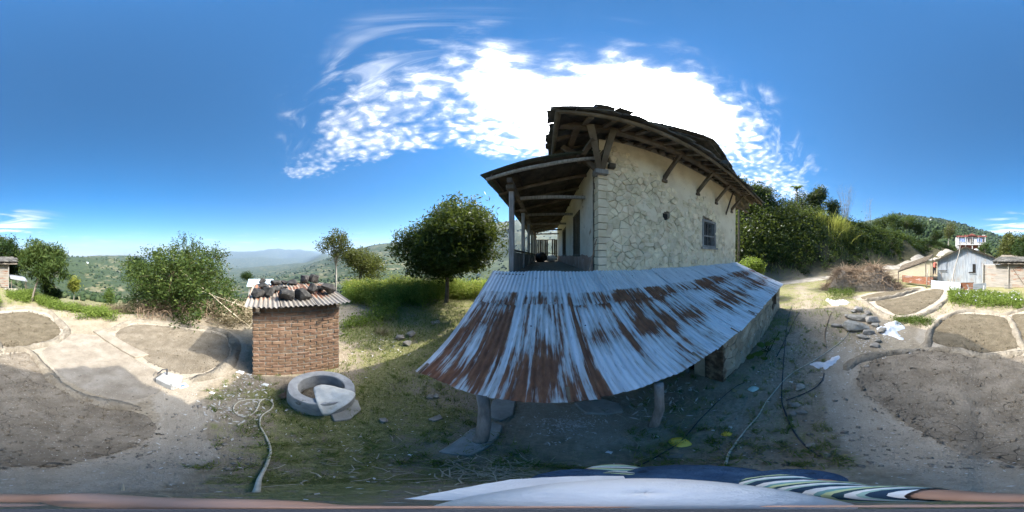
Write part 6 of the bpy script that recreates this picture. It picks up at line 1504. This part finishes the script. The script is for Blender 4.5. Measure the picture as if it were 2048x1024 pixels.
# fence of old roofing sheets
fence = root('tin_fence', polar(1880, 11.6), 'low fence of old roofing sheets in front of the tin shed', 'fence')
for k, (a_, b_, zt, zb, bi) in enumerate(((polar(1804, 14.2), polar(1866, 12.6), .80, .18, .62), (polar(1862, 12.4), polar(1921, 11.3), .66, .0, .34), (polar(1920, 11.4), polar(1948, 11.5), .62, .05, .64), (polar(1946, 11.4), polar(1972, 11.7), .62, .1, .38))):
    dd = Vector((b_.x - a_.x, b_.y - a_.y, 0)); tin_sheet('fence_sheet', Vector((a_.x, a_.y, a_.z + zb)), Vector((0, 0, 1)), zt - zb, dd.normalized(), dd.length, MATS['tin_grey'], fence, bias=lambda u, v, bi=bi: bi, u0=60 + 3 * k, seg=8, sub=5)
for px, r, h_, lean_ in ((1853, 12.6, 1.45, -.12), (1900, 11.25, .78, .02), (1862, 16.0, 1.55, .0)):
    p = polar(px, r); mb = MB(); mb.tube([p - Vector((0, 0, .1)), p + Vector((lean_ * .4, 0, h_ * .5)), p + Vector((lean_, 0, h_))], [.045, .04, .035], 7)
    mb.build('fence_post', MATS['bark_pale'], fence if r < 16 else None, True, label=None if r < 16 else 'thin post carrying the back of the brushwood shelter', cat=None if r < 16 else 'post')
for (px0, px1, r) in ((1934, 1944, 11.2), (1968, 1966, 11.3)):
    a_ = polar(px0, r); b_ = polar(px1, r - .3); mb = MB(); mb.bar(a_ + Vector((0, 0, .55)), b_, .07, .04); mb.build('brace', MATS['wood_grey'], fence)
a_ = pd(1902, 570, 11.9); b_ = pd(1922, 481, 13.2); a_.z = tz(a_.x, a_.y) - .05; mb = MB(); mb.tube(catmull([a_, a_.lerp(b_, .4) + Vector((.05, 0, .05)), a_.lerp(b_, .75) - Vector((.05, 0, 0)), b_], 4), list(np.linspace(.055, .022, 13)), 7)
mb.build('leaning_pole', MATS['bark_pale'], None, True, 'tall crooked pole leaning in front of the tin shed', 'pole')
# brushwood shelter
q = [pd(1797, 543, 14.2), pd(1852, 523, 14.2), pd(1866, 509, 17), pd(1806, 531, 17)]; mb = MB(); mb.hexa([p - Vector((0, 0, .07)) for p in q] + [p + Vector((0, 0, .03)) for p in q]); sh = mb.build('brush_shelter', MATS['thatch'], None, label='sloping brushwood shelter left of the tin shed', cat='shelter')
for k in range(14):
    f = k / 13; a_ = q[0].lerp(q[3], f); b_ = q[1].lerp(q[2], f); e_ = Vector((0, 0, .05)); mb = MB(); mb.tube([a_ + e_ - (b_ - a_) * random.uniform(0, .06), b_ + e_ + (b_ - a_) * random.uniform(0, .08)], [.03, .025], 6); mb.build('stick', MATS['wood_old'], sh)
for p in (q[1], q[2], q[0]):
    mb = MB(); g_ = tz(p.x, p.y); mb.tube([(p.x, p.y, g_ - .1), (p.x + .03, p.y, p.z)], [.05, .04], 7); mb.build('post', MATS['bark'], sh)
# slate roofed shed on the far side
SA, SB = polar(1966, 13.6), polar(2072, 13.4); SG = (SB - SA); SG.z = 0; SW = SG.length; SG.normalize(); SI = Vector((-SG.y, SG.x, 0))
if SI.dot(SA) < 0: SI = -SI
s2 = root('slate_shed', SA, 'low shed with heavy slate roof and corrugated side wall', 'shed'); gz_ = SA.z
tin_sheet('wall_sheet', SA + Vector((0, 0, .0)), Vector((0, 0, 1)), 1.9, SG, SW * .5, MATS['tin_brown'], s2, bias=lambda u, v: .40 + .05 * math.sin(v * 3), u0=91, seg=5, sub=5)
tin_sheet('wall_sheet', SA + SG * SW * .49 - SI * .02, Vector((0, 0, 1)), 1.85, SG, SW * .44, MATS['tin_brown'], s2, bias=lambda u, v: .46, u0=97, seg=5, sub=5)
mb = MB(); hx = lambda a_, d_, z: SA + SG * a_ + SI * d_ + Vector((0, 0, z)); mb.hexa([hx(0, 2.6, -.2), hx(SW, 2.6, -.2), hx(SW, 2.7, -.2), hx(0, 2.7, -.2), hx(0, 2.6, 2.4), hx(SW, 2.6, 2.4), hx(SW, 2.7, 2.4), hx(0, 2.7, 2.4)]); mb.build('back_wall', MATS['mud'], s2)
mb = MB(); mb.hexa([hx(.9, -.35, 1.98), hx(SW + .4, -.35, 1.93), hx(SW + .3, 3.0, 2.55), hx(1.3, 3.0, 2.6), hx(.9, -.35, 2.10), hx(SW + .4, -.35, 2.05), hx(SW + .3, 3.0, 2.68), hx(1.3, 3.0, 2.72)]); sr = mb.build('roof', MATS['thatch'], s2)
for r_ in range(4):
    u = .85 + r_ * .1
    while u < SW + .2:
        w = random.uniform(.3, .5); d_ = -.42 + r_ * .42; slate(hx(u, d_ + .5, 2.20 + r_ * .085 + .06), SG, (hx(0, 0, 0) - hx(0, 1, .19)).normalized(), w - .01, .55, .04, sr); u += w
for a_ in (.02, SW * .48, SW * .93):
    mb = MB(); mb.tube([hx(a_, -.12, -.1), hx(a_ + .02, -.12, 2.0)], [.05, .045], 7); mb.build('post', MATS['bark_pale'], s2)
mb = MB(); mb.bar(hx(SW * .55, -.08, 1.7), hx(SW * .8, -.10, .1), .06, .05); mb.build('brace', MATS['wood_old'], s2)
mb = MB(); mb.hexa([hx(SW * .95, -.9, .85), hx(SW + 1.1, -.9, .6), hx(SW + 1.1, .3, .8), hx(SW * .95, .3, 1.05), hx(SW * .95, -.9, .88), hx(SW + 1.1, -.9, .63), hx(SW + 1.1, .3, .83), hx(SW * .95, .3, 1.08)]); lo_ = mb.build('lower_roof', MATS['metal_grey'], s2)
for a_ in (SW + 1.0, SW * .97): mb = MB(); mb.tube([hx(a_, -.8, -.1), hx(a_, -.8, .7)], .04, 6); mb.build('post', MATS['wood_old'], s2)
for k in range(3):
    p = hx(SW * .88 + k * .35, -.8, 0); rock('step_stone', (p.x, p.y, tz(p.x, p.y)), (.22, .16, .12 + .03 * k), MATS['rock'], ['nearest pale block', 'middle pale block', 'farthest pale block'][k] + ' of three beside the low tin roof', 'stone', 150 + k, 'blocks beside the low roof', rz=.2, bevel=.06)
p = hx(SW * .42, -.6, 0); cr = root('crate', p, 'small slatted crate standing against the corrugated side wall', 'crate')
for k in range(7): mb = MB(); mb.bar(p + SG * (k * .09), p + SG * (k * .09) + Vector((0, 0, .42)), .07, .02, up=SG); mb.build('slat', MATS['wood_grey'], cr)
for z_ in (.08, .3): mb = MB(); mb.bar(p + SI * .03 + Vector((0, 0, z_)), p + SI * .03 + SG * .55 + Vector((0, 0, z_)), .02, .05); mb.build('rail', MATS['wood_grey'], cr)

# ------------------------------------------------------------------ brush pile
bc = polar(1726, 12.6); bp = root('brush_pile', bc, 'big brown pile of brushwood and roots beside the road', 'brush pile')
Rg = Vector((math.cos(az_of(1726)), -math.sin(az_of(1726)), 0)); Fw = Vector((math.sin(az_of(1726)), math.cos(az_of(1726)), 0)); mb = MB(); n1, n2 = 34, 18; V = []
pile = lambda a_, b_: .88 * max(0, (1 - (a_ / 2.5) ** 2)) ** .6 * max(0, 1 - (b_ / 1.35) ** 2) ** .5 * (1.75 + .45 * math.sin(a_ * 1.9 - .6) - .14 * a_)
for i in range(n1):
    for j in range(n2):
        a_ = -2.75 + 5.5 * i / (n1 - 1); b_ = -1.35 + 2.7 * j / (n2 - 1); p = bc + Rg * a_ + Fw * b_; V.append((p.x, p.y, tz(p.x, p.y) - .03 + pile(a_, b_) * (1 + .25 * mnoise.noise(p * 1.6)) + .06 * mnoise.noise(p * 5)))
mb.add(V, [(i * n2 + j, (i + 1) * n2 + j, (i + 1) * n2 + j + 1, i * n2 + j + 1) for i in range(n1 - 1) for j in range(n2 - 1)]); mb.build('mound', MATS['thatch'], bp, True)
mb = MB(); g = random.Random(9)
for k in range(2600):
    a_ = g.uniform(-2.9, 2.9); b_ = g.uniform(-1.3, .9); h_ = pile(a_, b_); 
    if b_ < -.6 and g.random() < .55: continue
    p = bc + Rg * a_ + Fw * b_ + Vector((0, 0, h_)); d = Vector((g.gauss(0, .5), g.gauss(0, .5), g.gauss(.12, .28))); m_ = p + d * .5 + Vector((0, 0, g.uniform(0, .15)))
    mb.tube([p, m_, p + d - Vector((0, 0, g.uniform(0, .2)))], [.016, .013, .005], 4, False)
mb.build('twigs', MATS['twig'], bp, kind='stuff')

# ------------------------------------------------------------------ house on the hill, water tank
HH = polar(1944, 60); hz0 = HH.z - .6; rg = Vector((math.cos(az_of(1944)), -math.sin(az_of(1944)), 0)); fw = Vector((math.sin(az_of(1944)), math.cos(az_of(1944)), 0)); hh = root('hill_house', (HH.x, HH.y, hz0), 'white two storey house with maroon roof trim up the hill', 'house')
X = lambda a_, d_, z: HH + rg * a_ + fw * d_ + Vector((0, 0, z - HH.z + hz0))
def xbox(a0, a1, d0, d1, z0, z1, name, m, parent, label=None):
    mb = MB(); mb.hexa([X(a0, d0, z0), X(a1, d0, z0), X(a1, d1, z0), X(a0, d1, z0), X(a0, d0, z1), X(a1, d0, z1), X(a1, d1, z1), X(a0, d1, z1)]); return mb.build(name, m, parent, label=label)
base_, mid_, top_ = 0, 3.3, 6.3
xbox(-5.2, 5.0, 1.6, 8, base_, mid_, 'lower_wall', MATS['paint_maroon'], hh); up = xbox(-5.3, 5.1, .6, 8, mid_ + .28, top_, 'upper_wall', MATS['paint_white'], hh)
xbox(-5.6, 5.4, .0, 8.2, mid_, mid_ + .25, 'balcony_floor', MATS['paint_white'], hh); xbox(-5.75, 5.5, .1, 8.3, top_ + .02, top_ + .45, 'roof_trim', MATS['paint_maroon'], hh)
xbox(-6.2, -5.32, .62, 7, base_, top_ - .1, 'stair_tower', MATS['paint_white'], hh)
for a_ in (-5.0, -2.4, .1, 2.5, 4.9): xbox(a_ - .14, a_ + .14, .2, .5, base_, mid_ - .01, 'column', MATS['paint_white'], hh); xbox(a_ - .1, a_ + .1, .15, .35, mid_ + .255, top_ + .01, 'column', MATS['paint_white'], hh)
for a_ in (-3.6, 2.8, -1.2, 4.3):
    w = 1.0 if a_ in (-3.6, 2.8) else .3; f_ = xbox(a_ - w, a_ + w, .52, .6, mid_ + .95, mid_ + 2.5, 'window', MATS['paint_white'] if w > .5 else MATS['paint_maroon'], hh)
    for k in range(3 if w > .5 else 1):
        q_ = 2 * w / (3 if w > .5 else 1); xbox(a_ - w + k * q_ + .07, a_ - w + (k + 1) * q_ - .07, .48, .53, mid_ + 1.05, mid_ + 2.4, 'pane', MATS['paint_blue' if w > .5 else 'glass_dark'], f_)
xbox(-.55, .55, .5, .6, mid_ + .3, mid_ + 2.5, 'door', MATS['wood_dark'], hh)
mb = MB(); mb.add([X(-1.7, -.2, top_ + .46), X(1.7, -.2, top_ + .46), X(0, -.2, top_ + 1.25), X(-1.7, 3, top_ + .46), X(1.7, 3, top_ + .46), X(0, 3, top_ + 1.25)], [(0, 1, 2), (5, 4, 3), (0, 2, 5, 3), (1, 4, 5, 2), (0, 3, 4, 1)]); mb.build('porch_gable', MATS['paint_maroon'], hh)
for a_, w_ in ((-2.8, .5), (-1.9, .35), (4.0, .4), (4.7, .3)): xbox(a_, a_ + w_, 2, 2.5, top_ + .47, top_ + 1.0, 'roof_parapet_post', MATS['paint_white' if a_ > 0 else 'paint_maroon'], hh)
for k in range(9): xbox(-5.4 + k * 1.2, -5.35 + k * 1.2, .02, .06, mid_ + .26, mid_ + 1.0, 'baluster', MATS['paint_white'], hh)
xbox(-5.5, 5.3, .0, .08, mid_ + 1.0, mid_ + 1.07, 'balcony_rail', MATS['paint_white'], hh)
p = polar(1952, 54); lathe([(.001, -.5), (.85, -.5), (.9, 1.3), (.8, 1.5), (.2, 1.7), (.001, 1.7)], p, 20).build('water_tank', MATS['paint_white'], None, True, 'white round water tank in front of the hill house', 'tank')
# blue roofed hut behind the brick shed
q0 = polar(497, 20); q1 = polar(547, 20); zz = E(566, 20); mb = MB(); gz0 = min(q0.z, q1.z)
hb = root('blue_roof_hut', q0, 'hut with pale blue tin roof below the yard, behind the brick shed', 'hut')
fwd = (q0 + q1).normalized(); fwd.z = 0
q0 = Vector((q0.x, q0.y, 0)); q1 = Vector((q1.x, q1.y, 0)); mb.hexa([q0 + Vector((0, 0, gz0 - .5)), q1 + Vector((0, 0, gz0 - .5)), q1 + fwd * 3 + Vector((0, 0, gz0 - .5)), q0 + fwd * 3 + Vector((0, 0, gz0 - .5)), q0 + Vector((0, 0, zz - .4)), q1 + Vector((0, 0, zz - .4)), q1 + fwd * 3 + Vector((0, 0, zz)), q0 + fwd * 3 + Vector((0, 0, zz))]); mb.build('wall', MATS['paint_white'], hb)
dd = (q1 - q0); tin_sheet('roof_sheet', q0 + fwd * 3.2 - dd.normalized() * .2 + Vector((0, 0, zz + .06)), dd.normalized(), dd.length + .4, (-fwd * 3.5 + Vector((0, 0, -.42))).normalized(), 3.55, MATS['tin_blue'], hb, seg=3, u0=5, pitch=.12, sub=4)
# houses across the valley
VL = ['far white house low in the valley right of the mango trunk', 'far white house nearest the verandah corner in the valley', 'far white house low in the valley behind the mango trunk', 'far white house on the slope left of the mango crown', 'far white house high on the slope right of the slender tree', 'far white house beside the left edge of the mango crown', 'far white house on the hill above the sapling', 'far white house on the hill left of the thicket', 'farthest white house on the ridge above the brick shed', 'blue roofed house high on the wooded hill', 'small white house next to the blue roofed one on the wooded hill', 'far white house in the valley hidden behind the mango leaves']
for k, (px, r, w) in enumerate(((985, 420, 9), (1003, 430, 7), (958, 460, 8), (760, 900, 10), (720, 1200, 10), (782, 1000, 9), (175, 820, 9), (240, 780, 8), (690, 1500, 12), (1840, 620, 12), (1862, 640, 9), (915, 520, 8))):
    p = polar(px, r); vh = root('valley_house', p, VL[k], 'house', 'tiny houses far across the valley'); a_ = az_of(px) + .4 * k; e1 = Vector((math.cos(a_), math.sin(a_), 0)) * w / 2; e2 = Vector((-math.sin(a_), math.cos(a_), 0)) * w / 3; mb = MB()
    c4 = [p - e1 - e2, p + e1 - e2, p + e1 + e2, p - e1 + e2]; mb.hexa([v - Vector((0, 0, 3)) for v in c4] + [v + Vector((0, 0, 4.5)) for v in c4]); mb.build('wall', MATS['paint_white'], vh)
    mb = MB(); c5 = [v + (v - p) * .15 for v in c4]; up_ = Vector((0, 0, 4.52)); mb.add([v + up_ for v in c5] + [p - e1 * 1.1 + Vector((0, 0, 6.4)), p + e1 * 1.1 + Vector((0, 0, 6.4))], [(0, 1, 5, 4), (2, 3, 4, 5), (0, 4, 3), (1, 2, 5), (0, 3, 2, 1)]); mb.build('roof', MATS['slate' if k % 3 else 'tin_blue'], vh)

# ------------------------------------------------------------------ woods on the far slopes
def woods():
    bm = bmesh.new(); bmesh.ops.create_icosphere(bm, subdivisions=1, radius=1); bv = np.array([v.co[:] for v in bm.verts]); bf = np.array([[v.index for v in f.verts] for f in bm.faces]); bm.free()
    PX, RR = [], []
    for lo, hi, r0, r1, n in ((95, 345, 60, 1150, 1700), (430, 1015, 90, 1900, 2300), (1780, 2048, 90, 920, 4200), (0, 95, 60, 1000, 400), (1015, 1110, 300, 1450, 250), (1480, 1800, 60, 300, 200)):
        PX.append(rng.uniform(lo, hi, n)); RR.append(np.exp(rng.uniform(math.log(r0), math.log(r1), n)))
    px = np.concatenate(PX); r = np.concatenate(RR); a = (px / 2048 - .5) * 2 * math.pi; x, y = r * np.sin(a), r * np.cos(a)
    k = fbm(x / 70 + 4, y / 70, 3) + .10 * rng.normal(size=len(x)) > np.where(px > 1480, .30, .46); x, y, r = x[k], y[k], r[k]; z = terrain(x, y); n = len(x)
    s = rng.uniform(.6, 1.3, n) * np.interp(r, [60, 200, 600, 2000], [1.2, 2.2, 4.0, 7.5]); d = 1 + .38 * rng.normal(size=(n, len(bv)))
    V = np.stack([x, y, z + s * .55], 1)[:, None] + bv[None] * d[..., None] * s[:, None, None] * np.array([1, 1, 1.05]); F = (bf[None] + (np.arange(n) * len(bv))[:, None, None]).reshape(-1, 3)
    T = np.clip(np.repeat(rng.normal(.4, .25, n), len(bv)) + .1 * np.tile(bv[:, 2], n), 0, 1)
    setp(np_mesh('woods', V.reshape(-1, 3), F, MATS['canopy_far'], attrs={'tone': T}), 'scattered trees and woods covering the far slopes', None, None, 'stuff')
woods()

# ------------------------------------------------------------------ people
mat('skin', [(.38, .22, .16), (.44, .27, .20), (.50, .32, .25)], 6, 3, .55, .1, 60, spec=.4)
mat('skin_dark', [(.20, .11, .07), (.25, .14, .09), (.30, .17, .11)], 6, 3, .55, 0)
mat('hair', [(.012, .010, .009), (.02, .017, .015), (.035, .03, .026)], 30, 3, .6, .3)
mat('shirt_red', [(.42, .10, .07), (.50, .14, .10), (.55, .18, .14)], 6, 3, .85, .2)
mat('trousers_dark', [(.02, .02, .025), (.03, .03, .036), (.045, .045, .05)], 8, 3, .85, .2)
mat('denim', [(.016, .045, .10), (.028, .075, .155), (.05, .115, .22)], 9, 5, .85, 1.0, 22, bdist=.03, spots=[((.01, .03, .065), 16, .60, .1)])
mat('cap_white', [(.66, .66, .67), (.74, .74, .75), (.80, .80, .80)], 9, 5, .85, .6, 30, bdist=.012)
mat('shoe', [(.03, .03, .035), (.05, .05, .055), (.08, .08, .085)], 8, 3, .7, .2)
def striped():
    m = bpy.data.materials.new('striped_shirt'); m.use_nodes = True; t = NT(m.node_tree); bs = t.n['Principled BSDF']
    u, v, w = t.sep(t.node('ShaderNodeTexCoord').outputs['UV']); f = t.m('FRACT', t.m('MULTIPLY', u, 1 / .085))
    c = t.ramp(f, [(0, (.012, .045, .09)), (.18, (.70, .74, .76)), (.36, (.16, .36, .38)), (.50, (.50, .62, .36)), (.66, (.02, .07, .10)), (.80, (.72, .76, .77)), (.92, (.30, .48, .44))], 'CONSTANT')
    t.set(bs.inputs['Base Color'], c); bs.inputs['Roughness'].default_value = .85; MATS['striped'] = m
striped()
def capsule(mb, p, q, r0, r1, n=14):
    p = Vector(p); q = Vector(q); d = (q - p).normalized(); pts = []; rad = []
    for k in range(5): a = k / 4 * math.pi / 2; pts.append(p - d * r0 * math.cos(a)); rad.append(max(.001, r0 * math.sin(a)))
    for k in range(5): a = (1 - k / 4) * math.pi / 2; pts.append(q + d * r1 * math.cos(a)); rad.append(max(.001, r1 * math.sin(a)))
    mb.tube(pts, rad, n)
def body(name, mb, m, parent, vox=.012, it=4):
    o = mb.build(name, m, parent, True); r = o.modifiers.new('skin', 'REMESH'); r.mode = 'VOXEL'; r.voxel_size = vox; r.use_smooth_shade = True
    s = o.modifiers.new('smooth', 'SMOOTH'); s.factor = .5; s.iterations = it; return o
# person beside the tin shed
P0 = polar(1869.5, 18.6); pr = root('person', P0, 'person in a red shirt and dark trousers standing beside the tin shed', 'person'); toc = -Vector((P0.x, P0.y, 0)).normalized(); sd = Vector((toc.y, -toc.x, 0)); k_ = 1.62 / 1.75
Q = lambda s, f, z: P0 + (sd * s + toc * f + Vector((0, 0, z))) * k_
mb = MB()
for s in (-1, 1):
    capsule(mb, Q(.09 * s, 0, .92), Q(.10 * s, .01, .50), .085, .062); capsule(mb, Q(.10 * s, .01, .50), Q(.11 * s, -.01, .09), .058, .042); capsule(mb, Q(.11 * s, -.03, .04), Q(.13 * s, .13, .035), .04, .035)
    capsule(mb, Q(.18 * s, 0, 1.40), Q(.25 * s, -.01, 1.12), .052, .043); capsule(mb, Q(.25 * s, -.01, 1.12), Q(.24 * s, .08, .88), .04, .03); capsule(mb, Q(.24 * s, .08, .88), Q(.235 * s, .11, .80), .03, .026)
    for j in range(4): capsule(mb, Q(.225 * s + .012 * j * s, .115, .80), Q(.222 * s + .013 * j * s, .12, .72 + .01 * abs(j - 1)), .009, .007, 6)
    capsule(mb, Q(.21 * s, .12, .84), Q(.195 * s, .15, .78), .01, .008, 6)
capsule(mb, Q(0, 0, 1.0), Q(0, 0, 1.36), .14, .15); capsule(mb, Q(-.12, 0, 1.40), Q(.12, 0, 1.40), .075, .075); capsule(mb, Q(0, 0, 1.42), Q(0, .01, 1.54), .055, .05); capsule(mb, Q(0, .015, 1.60), Q(0, .0, 1.67), .078, .088)
capsule(mb, Q(0, .095, 1.60), Q(0, .09, 1.63), .014, .01, 8)
for s in (-1, 1): capsule(mb, Q(.085 * s, 0, 1.60), Q(.085 * s, 0, 1.64), .015, .015, 8)
bd = body('body', mb, MATS['skin_dark'], pr, .016)
mb = MB(); capsule(mb, Q(0, -.02, 1.64), Q(0, -.025, 1.69), .088, .092); body('hair', mb, MATS['hair'], pr, .016)
mb = MB(); capsule(mb, Q(0, 0, .96), Q(0, 0, 1.34), .158, .165); capsule(mb, Q(-.13, 0, 1.40), Q(.13, 0, 1.40), .085, .085)
for s in (-1, 1): capsule(mb, Q(.18 * s, 0, 1.39), Q(.235 * s, -.01, 1.18), .066, .062)
body('shirt', mb, MATS['shirt_red'], pr, .016)
mb = MB()
for s in (-1, 1): capsule(mb, Q(.09 * s, 0, .90), Q(.10 * s, .01, .50), .105, .08); capsule(mb, Q(.10 * s, .01, .50), Q(.11 * s, -.01, .12), .077, .062)
body('trousers', mb, MATS['trousers_dark'], pr, .016)
# the photographer under the camera, looking up along the stick
ub = Vector((math.sin(R(62)), math.cos(R(62)), 0)); us = Vector((math.cos(R(62)), -math.sin(R(62)), 0))      # body direction, its right hand side
A = lambda f, s, z: ub * f + us * s + Vector((0, 0, z))
ph = root('photographer', A(.34, 0, 0), 'person in white cap, striped sleeves and blue clothes holding the camera pole', 'person')
hd = Vector((.085, .080, 1.50)); grip = Vector((0.0, 0.0, 1.62))
mb = MB()
capsule(mb, hd + Vector((.01, .01, -.07)), hd, .078, .088); capsule(mb, A(.20, 0, 1.28), hd + Vector((.02, .02, -.1)), .06, .055)       # head, neck
nose = hd + Vector((-.5, .866, 0)) * .095; capsule(mb, nose + Vector((0, 0, .0)), nose + Vector((0, 0, -.035)), .010, .014, 8)
for s in (-1, 1): capsule(mb, hd + Vector((.866, .5, 0)) * .088 * s + Vector((0, 0, -.06)), hd + Vector((.866, .5, 0)) * .09 * s + Vector((0, 0, -.02)), .014, .014, 8)
capsule(mb, A(.34, 0, .88), A(.24, 0, 1.2), .14, .15); capsule(mb, A(.21, -.13, 1.27), A(.21, .13, 1.27), .075, .075)
for s in (-1, 1):
    capsule(mb, A(.34, .09 * s, .86), A(.30, .11 * s, .46), .085, .062); capsule(mb, A(.30, .11 * s, .46), A(.36, .13 * s, .09), .058, .042); capsule(mb, A(.38, .13 * s, .045), A(.22, .15 * s, .035), .042, .036)
EL = Vector((.062, -.112, 1.40)); capsule(mb, A(.21, .16, 1.29), EL, .048, .038); WR = Vector((-.045, -.080, 1.57)); capsule(mb, EL, WR, .035, .027)
ER = Vector((.25, .33, 1.10)); capsule(mb, A(.21, -.19, 1.28), ER, .05, .043); WL = Vector((.05, .245, 1.10)); capsule(mb, ER, WL, .04, .029)
capsule(mb, WR, Vector((-.046, -.012, 1.60)), .03, .036)                                                  # palm closed on the pole
for k in range(4):
    z = 1.575 + .019 * k; a0 = R(215); pts = [Vector((.030 * math.cos(a0 - j * .75), .030 * math.sin(a0 - j * .75), z)) for j in range(5 - (k == 0))]
    mb.tube(pts, [.0095] * (len(pts) - 1) + [.007], 8)
mb.tube([Vector((-.01, -.045, 1.64)), Vector((.026, -.026, 1.655)), Vector((.034, .004, 1.66))], [.012, .011, .008], 8)
hl = WL + (WL - ER).normalized() * .05; capsule(mb, WL, hl, .028, .034)
for k in range(4):
    d0 = (WL - ER).normalized(); o_ = hl + us * 0 + Vector((0, 0, -.02 + .015 * k)); mb.tube([o_, o_ + d0 * .05, o_ + d0 * (.085 - .008 * abs(k - 2)) + Vector((0, 0, -.015))], [.009, .0085, .007], 8)
mb.tube([WL + Vector((0, 0, .02)), WL + (WL - ER).normalized() * .05 + Vector((0, 0, .05))], [.012, .009], 8)
body('body', mb, MATS['skin'], ph, .008, 3)
# clothes
mb = MB(); capsule(mb, A(.335, 0, .86), A(.245, 0, 1.18), .172, .176); capsule(mb, A(.215, -.16, 1.265), A(.215, .16, 1.265), .094, .094); body('shirt', mb, MATS['denim'], ph, .012)
def sleeve(a_, b_, r0, r1):
    a_ = Vector(a_); b_ = Vector(b_); d = b_ - a_; L_ = d.length; d.normalize(); ref = Vector((0, 0, 1)); s = d.cross(ref).normalized(); u_ = s.cross(d); mb = MB(); V = []; UVs = []; n, m_ = 20, 14
    for i in range(m_):
        f = i / (m_ - 1); r = r0 + (r1 - r0) * f + .006 * math.sin(f * 17)
        for j in range(n + 1):
            t_ = 2 * math.pi * j / n; V.append(a_ + d * f * L_ + (s * math.cos(t_) + u_ * math.sin(t_)) * r * (1 + .06 * mnoise.noise(Vector((f * 6, math.cos(t_) * 2, math.sin(t_) * 2))))); UVs.append((f * L_ + .05 * math.sin(t_), t_))
    mb.add(V, [(i * (n + 1) + j, i * (n + 1) + j + 1, (i + 1) * (n + 1) + j + 1, (i + 1) * (n + 1) + j) for i in range(m_ - 1) for j in range(n)]); mb.uv = UVs; return mb.build('sleeve', MATS['striped'], ph, True, label='teal, white and green striped sleeve')
sleeve(A(.215, .12, 1.29), A(.215, .12, 1.29).lerp(EL, .98) + Vector((0, 0, 0)), .078, .056); sleeve(A(.21, -.12, 1.28), A(.21, -.12, 1.28).lerp(ER, .86), .090, .066)
mb = MB()
for s in (-1, 1): capsule(mb, A(.34, .09 * s, .88), A(.30, .11 * s, .46), .108, .08); capsule(mb, A(.30, .11 * s, .46), A(.36, .13 * s, .12), .078, .062)
capsule(mb, A(.34, -.05, .90), A(.34, .05, .90), .15, .15); body('trousers', mb, MATS['denim'], ph, .012)
for s in (-1, 1):
    mb = MB(); capsule(mb, A(.40, .13 * s, .05), A(.20, .155 * s, .042), .052, .046); body('shoe', mb, MATS['shoe'], ph, .01)
cp = lathe([(.112, -.055), (.113, -.02), (.104, .03), (.075, .066), (.035, .082), (.001, .086), (.001, .08), (.07, .06), (.1, .02), (.107, -.055)], hd + Vector((0, 0, .02)), 40, .006).build('cap', MATS['cap_white'], ph, True)
V = []; mb = MB(); cc = hd + Vector((0, 0, -.02)); bd_ = Vector((-.5, .866, 0)); bs_ = Vector((.866, .5, 0))
for i in range(9):
    t_ = -1.1 + 2.2 * i / 8
    for r, dz in ((.106, .0), (.175 - .03 * abs(t_), -.022)): q_ = cc + (bd_ * math.cos(t_) + bs_ * math.sin(t_)) * r + Vector((0, 0, dz)); V.append(q_)
mb.add(V, [(i * 2, i * 2 + 1, i * 2 + 3, i * 2 + 2) for i in range(8)]); mb.build('brim', MATS['cap_white'], cp, True)
mb = MB(); mb.tube([(0, 0, 1.42), (0, 0, 1.75), (0, 0, 1.9)], [.011, .011, .013], 10); mb.build('camera_pole', MATS['pipe_black'], None, label='short dark camera pole held in the fist', cat='pole')

# ------------------------------------------------------------------ the air of the valley
hm = bpy.data.materials.new('haze_air'); hm.use_nodes = True; t = NT(hm.node_tree); t.n.clear(); vo = t.node('ShaderNodeVolumePrincipled'); vo.inputs['Color'].default_value = (.55, .74, 1, 1); vo.inputs['Density'].default_value = 9e-5; vo.inputs['Anisotropy'].default_value = .2
hm.cycles.homogeneous_volume = True; hm.cycles.volume_sampling = 'DISTANCE'
ou = t.node('ShaderNodeOutputMaterial'); t.l.new(vo.outputs[0], ou.inputs['Volume'])
mb = MB(); mb.box((-15200, -15200, -760), (15200, 15200, 780)); hz_ = mb.build('haze', hm, None, loc=Vector((0, 0, -760))); setp(hz_, 'thin blue haze filling the valley air', None, None, 'stuff'); hz_.display_type = 'WIRE'
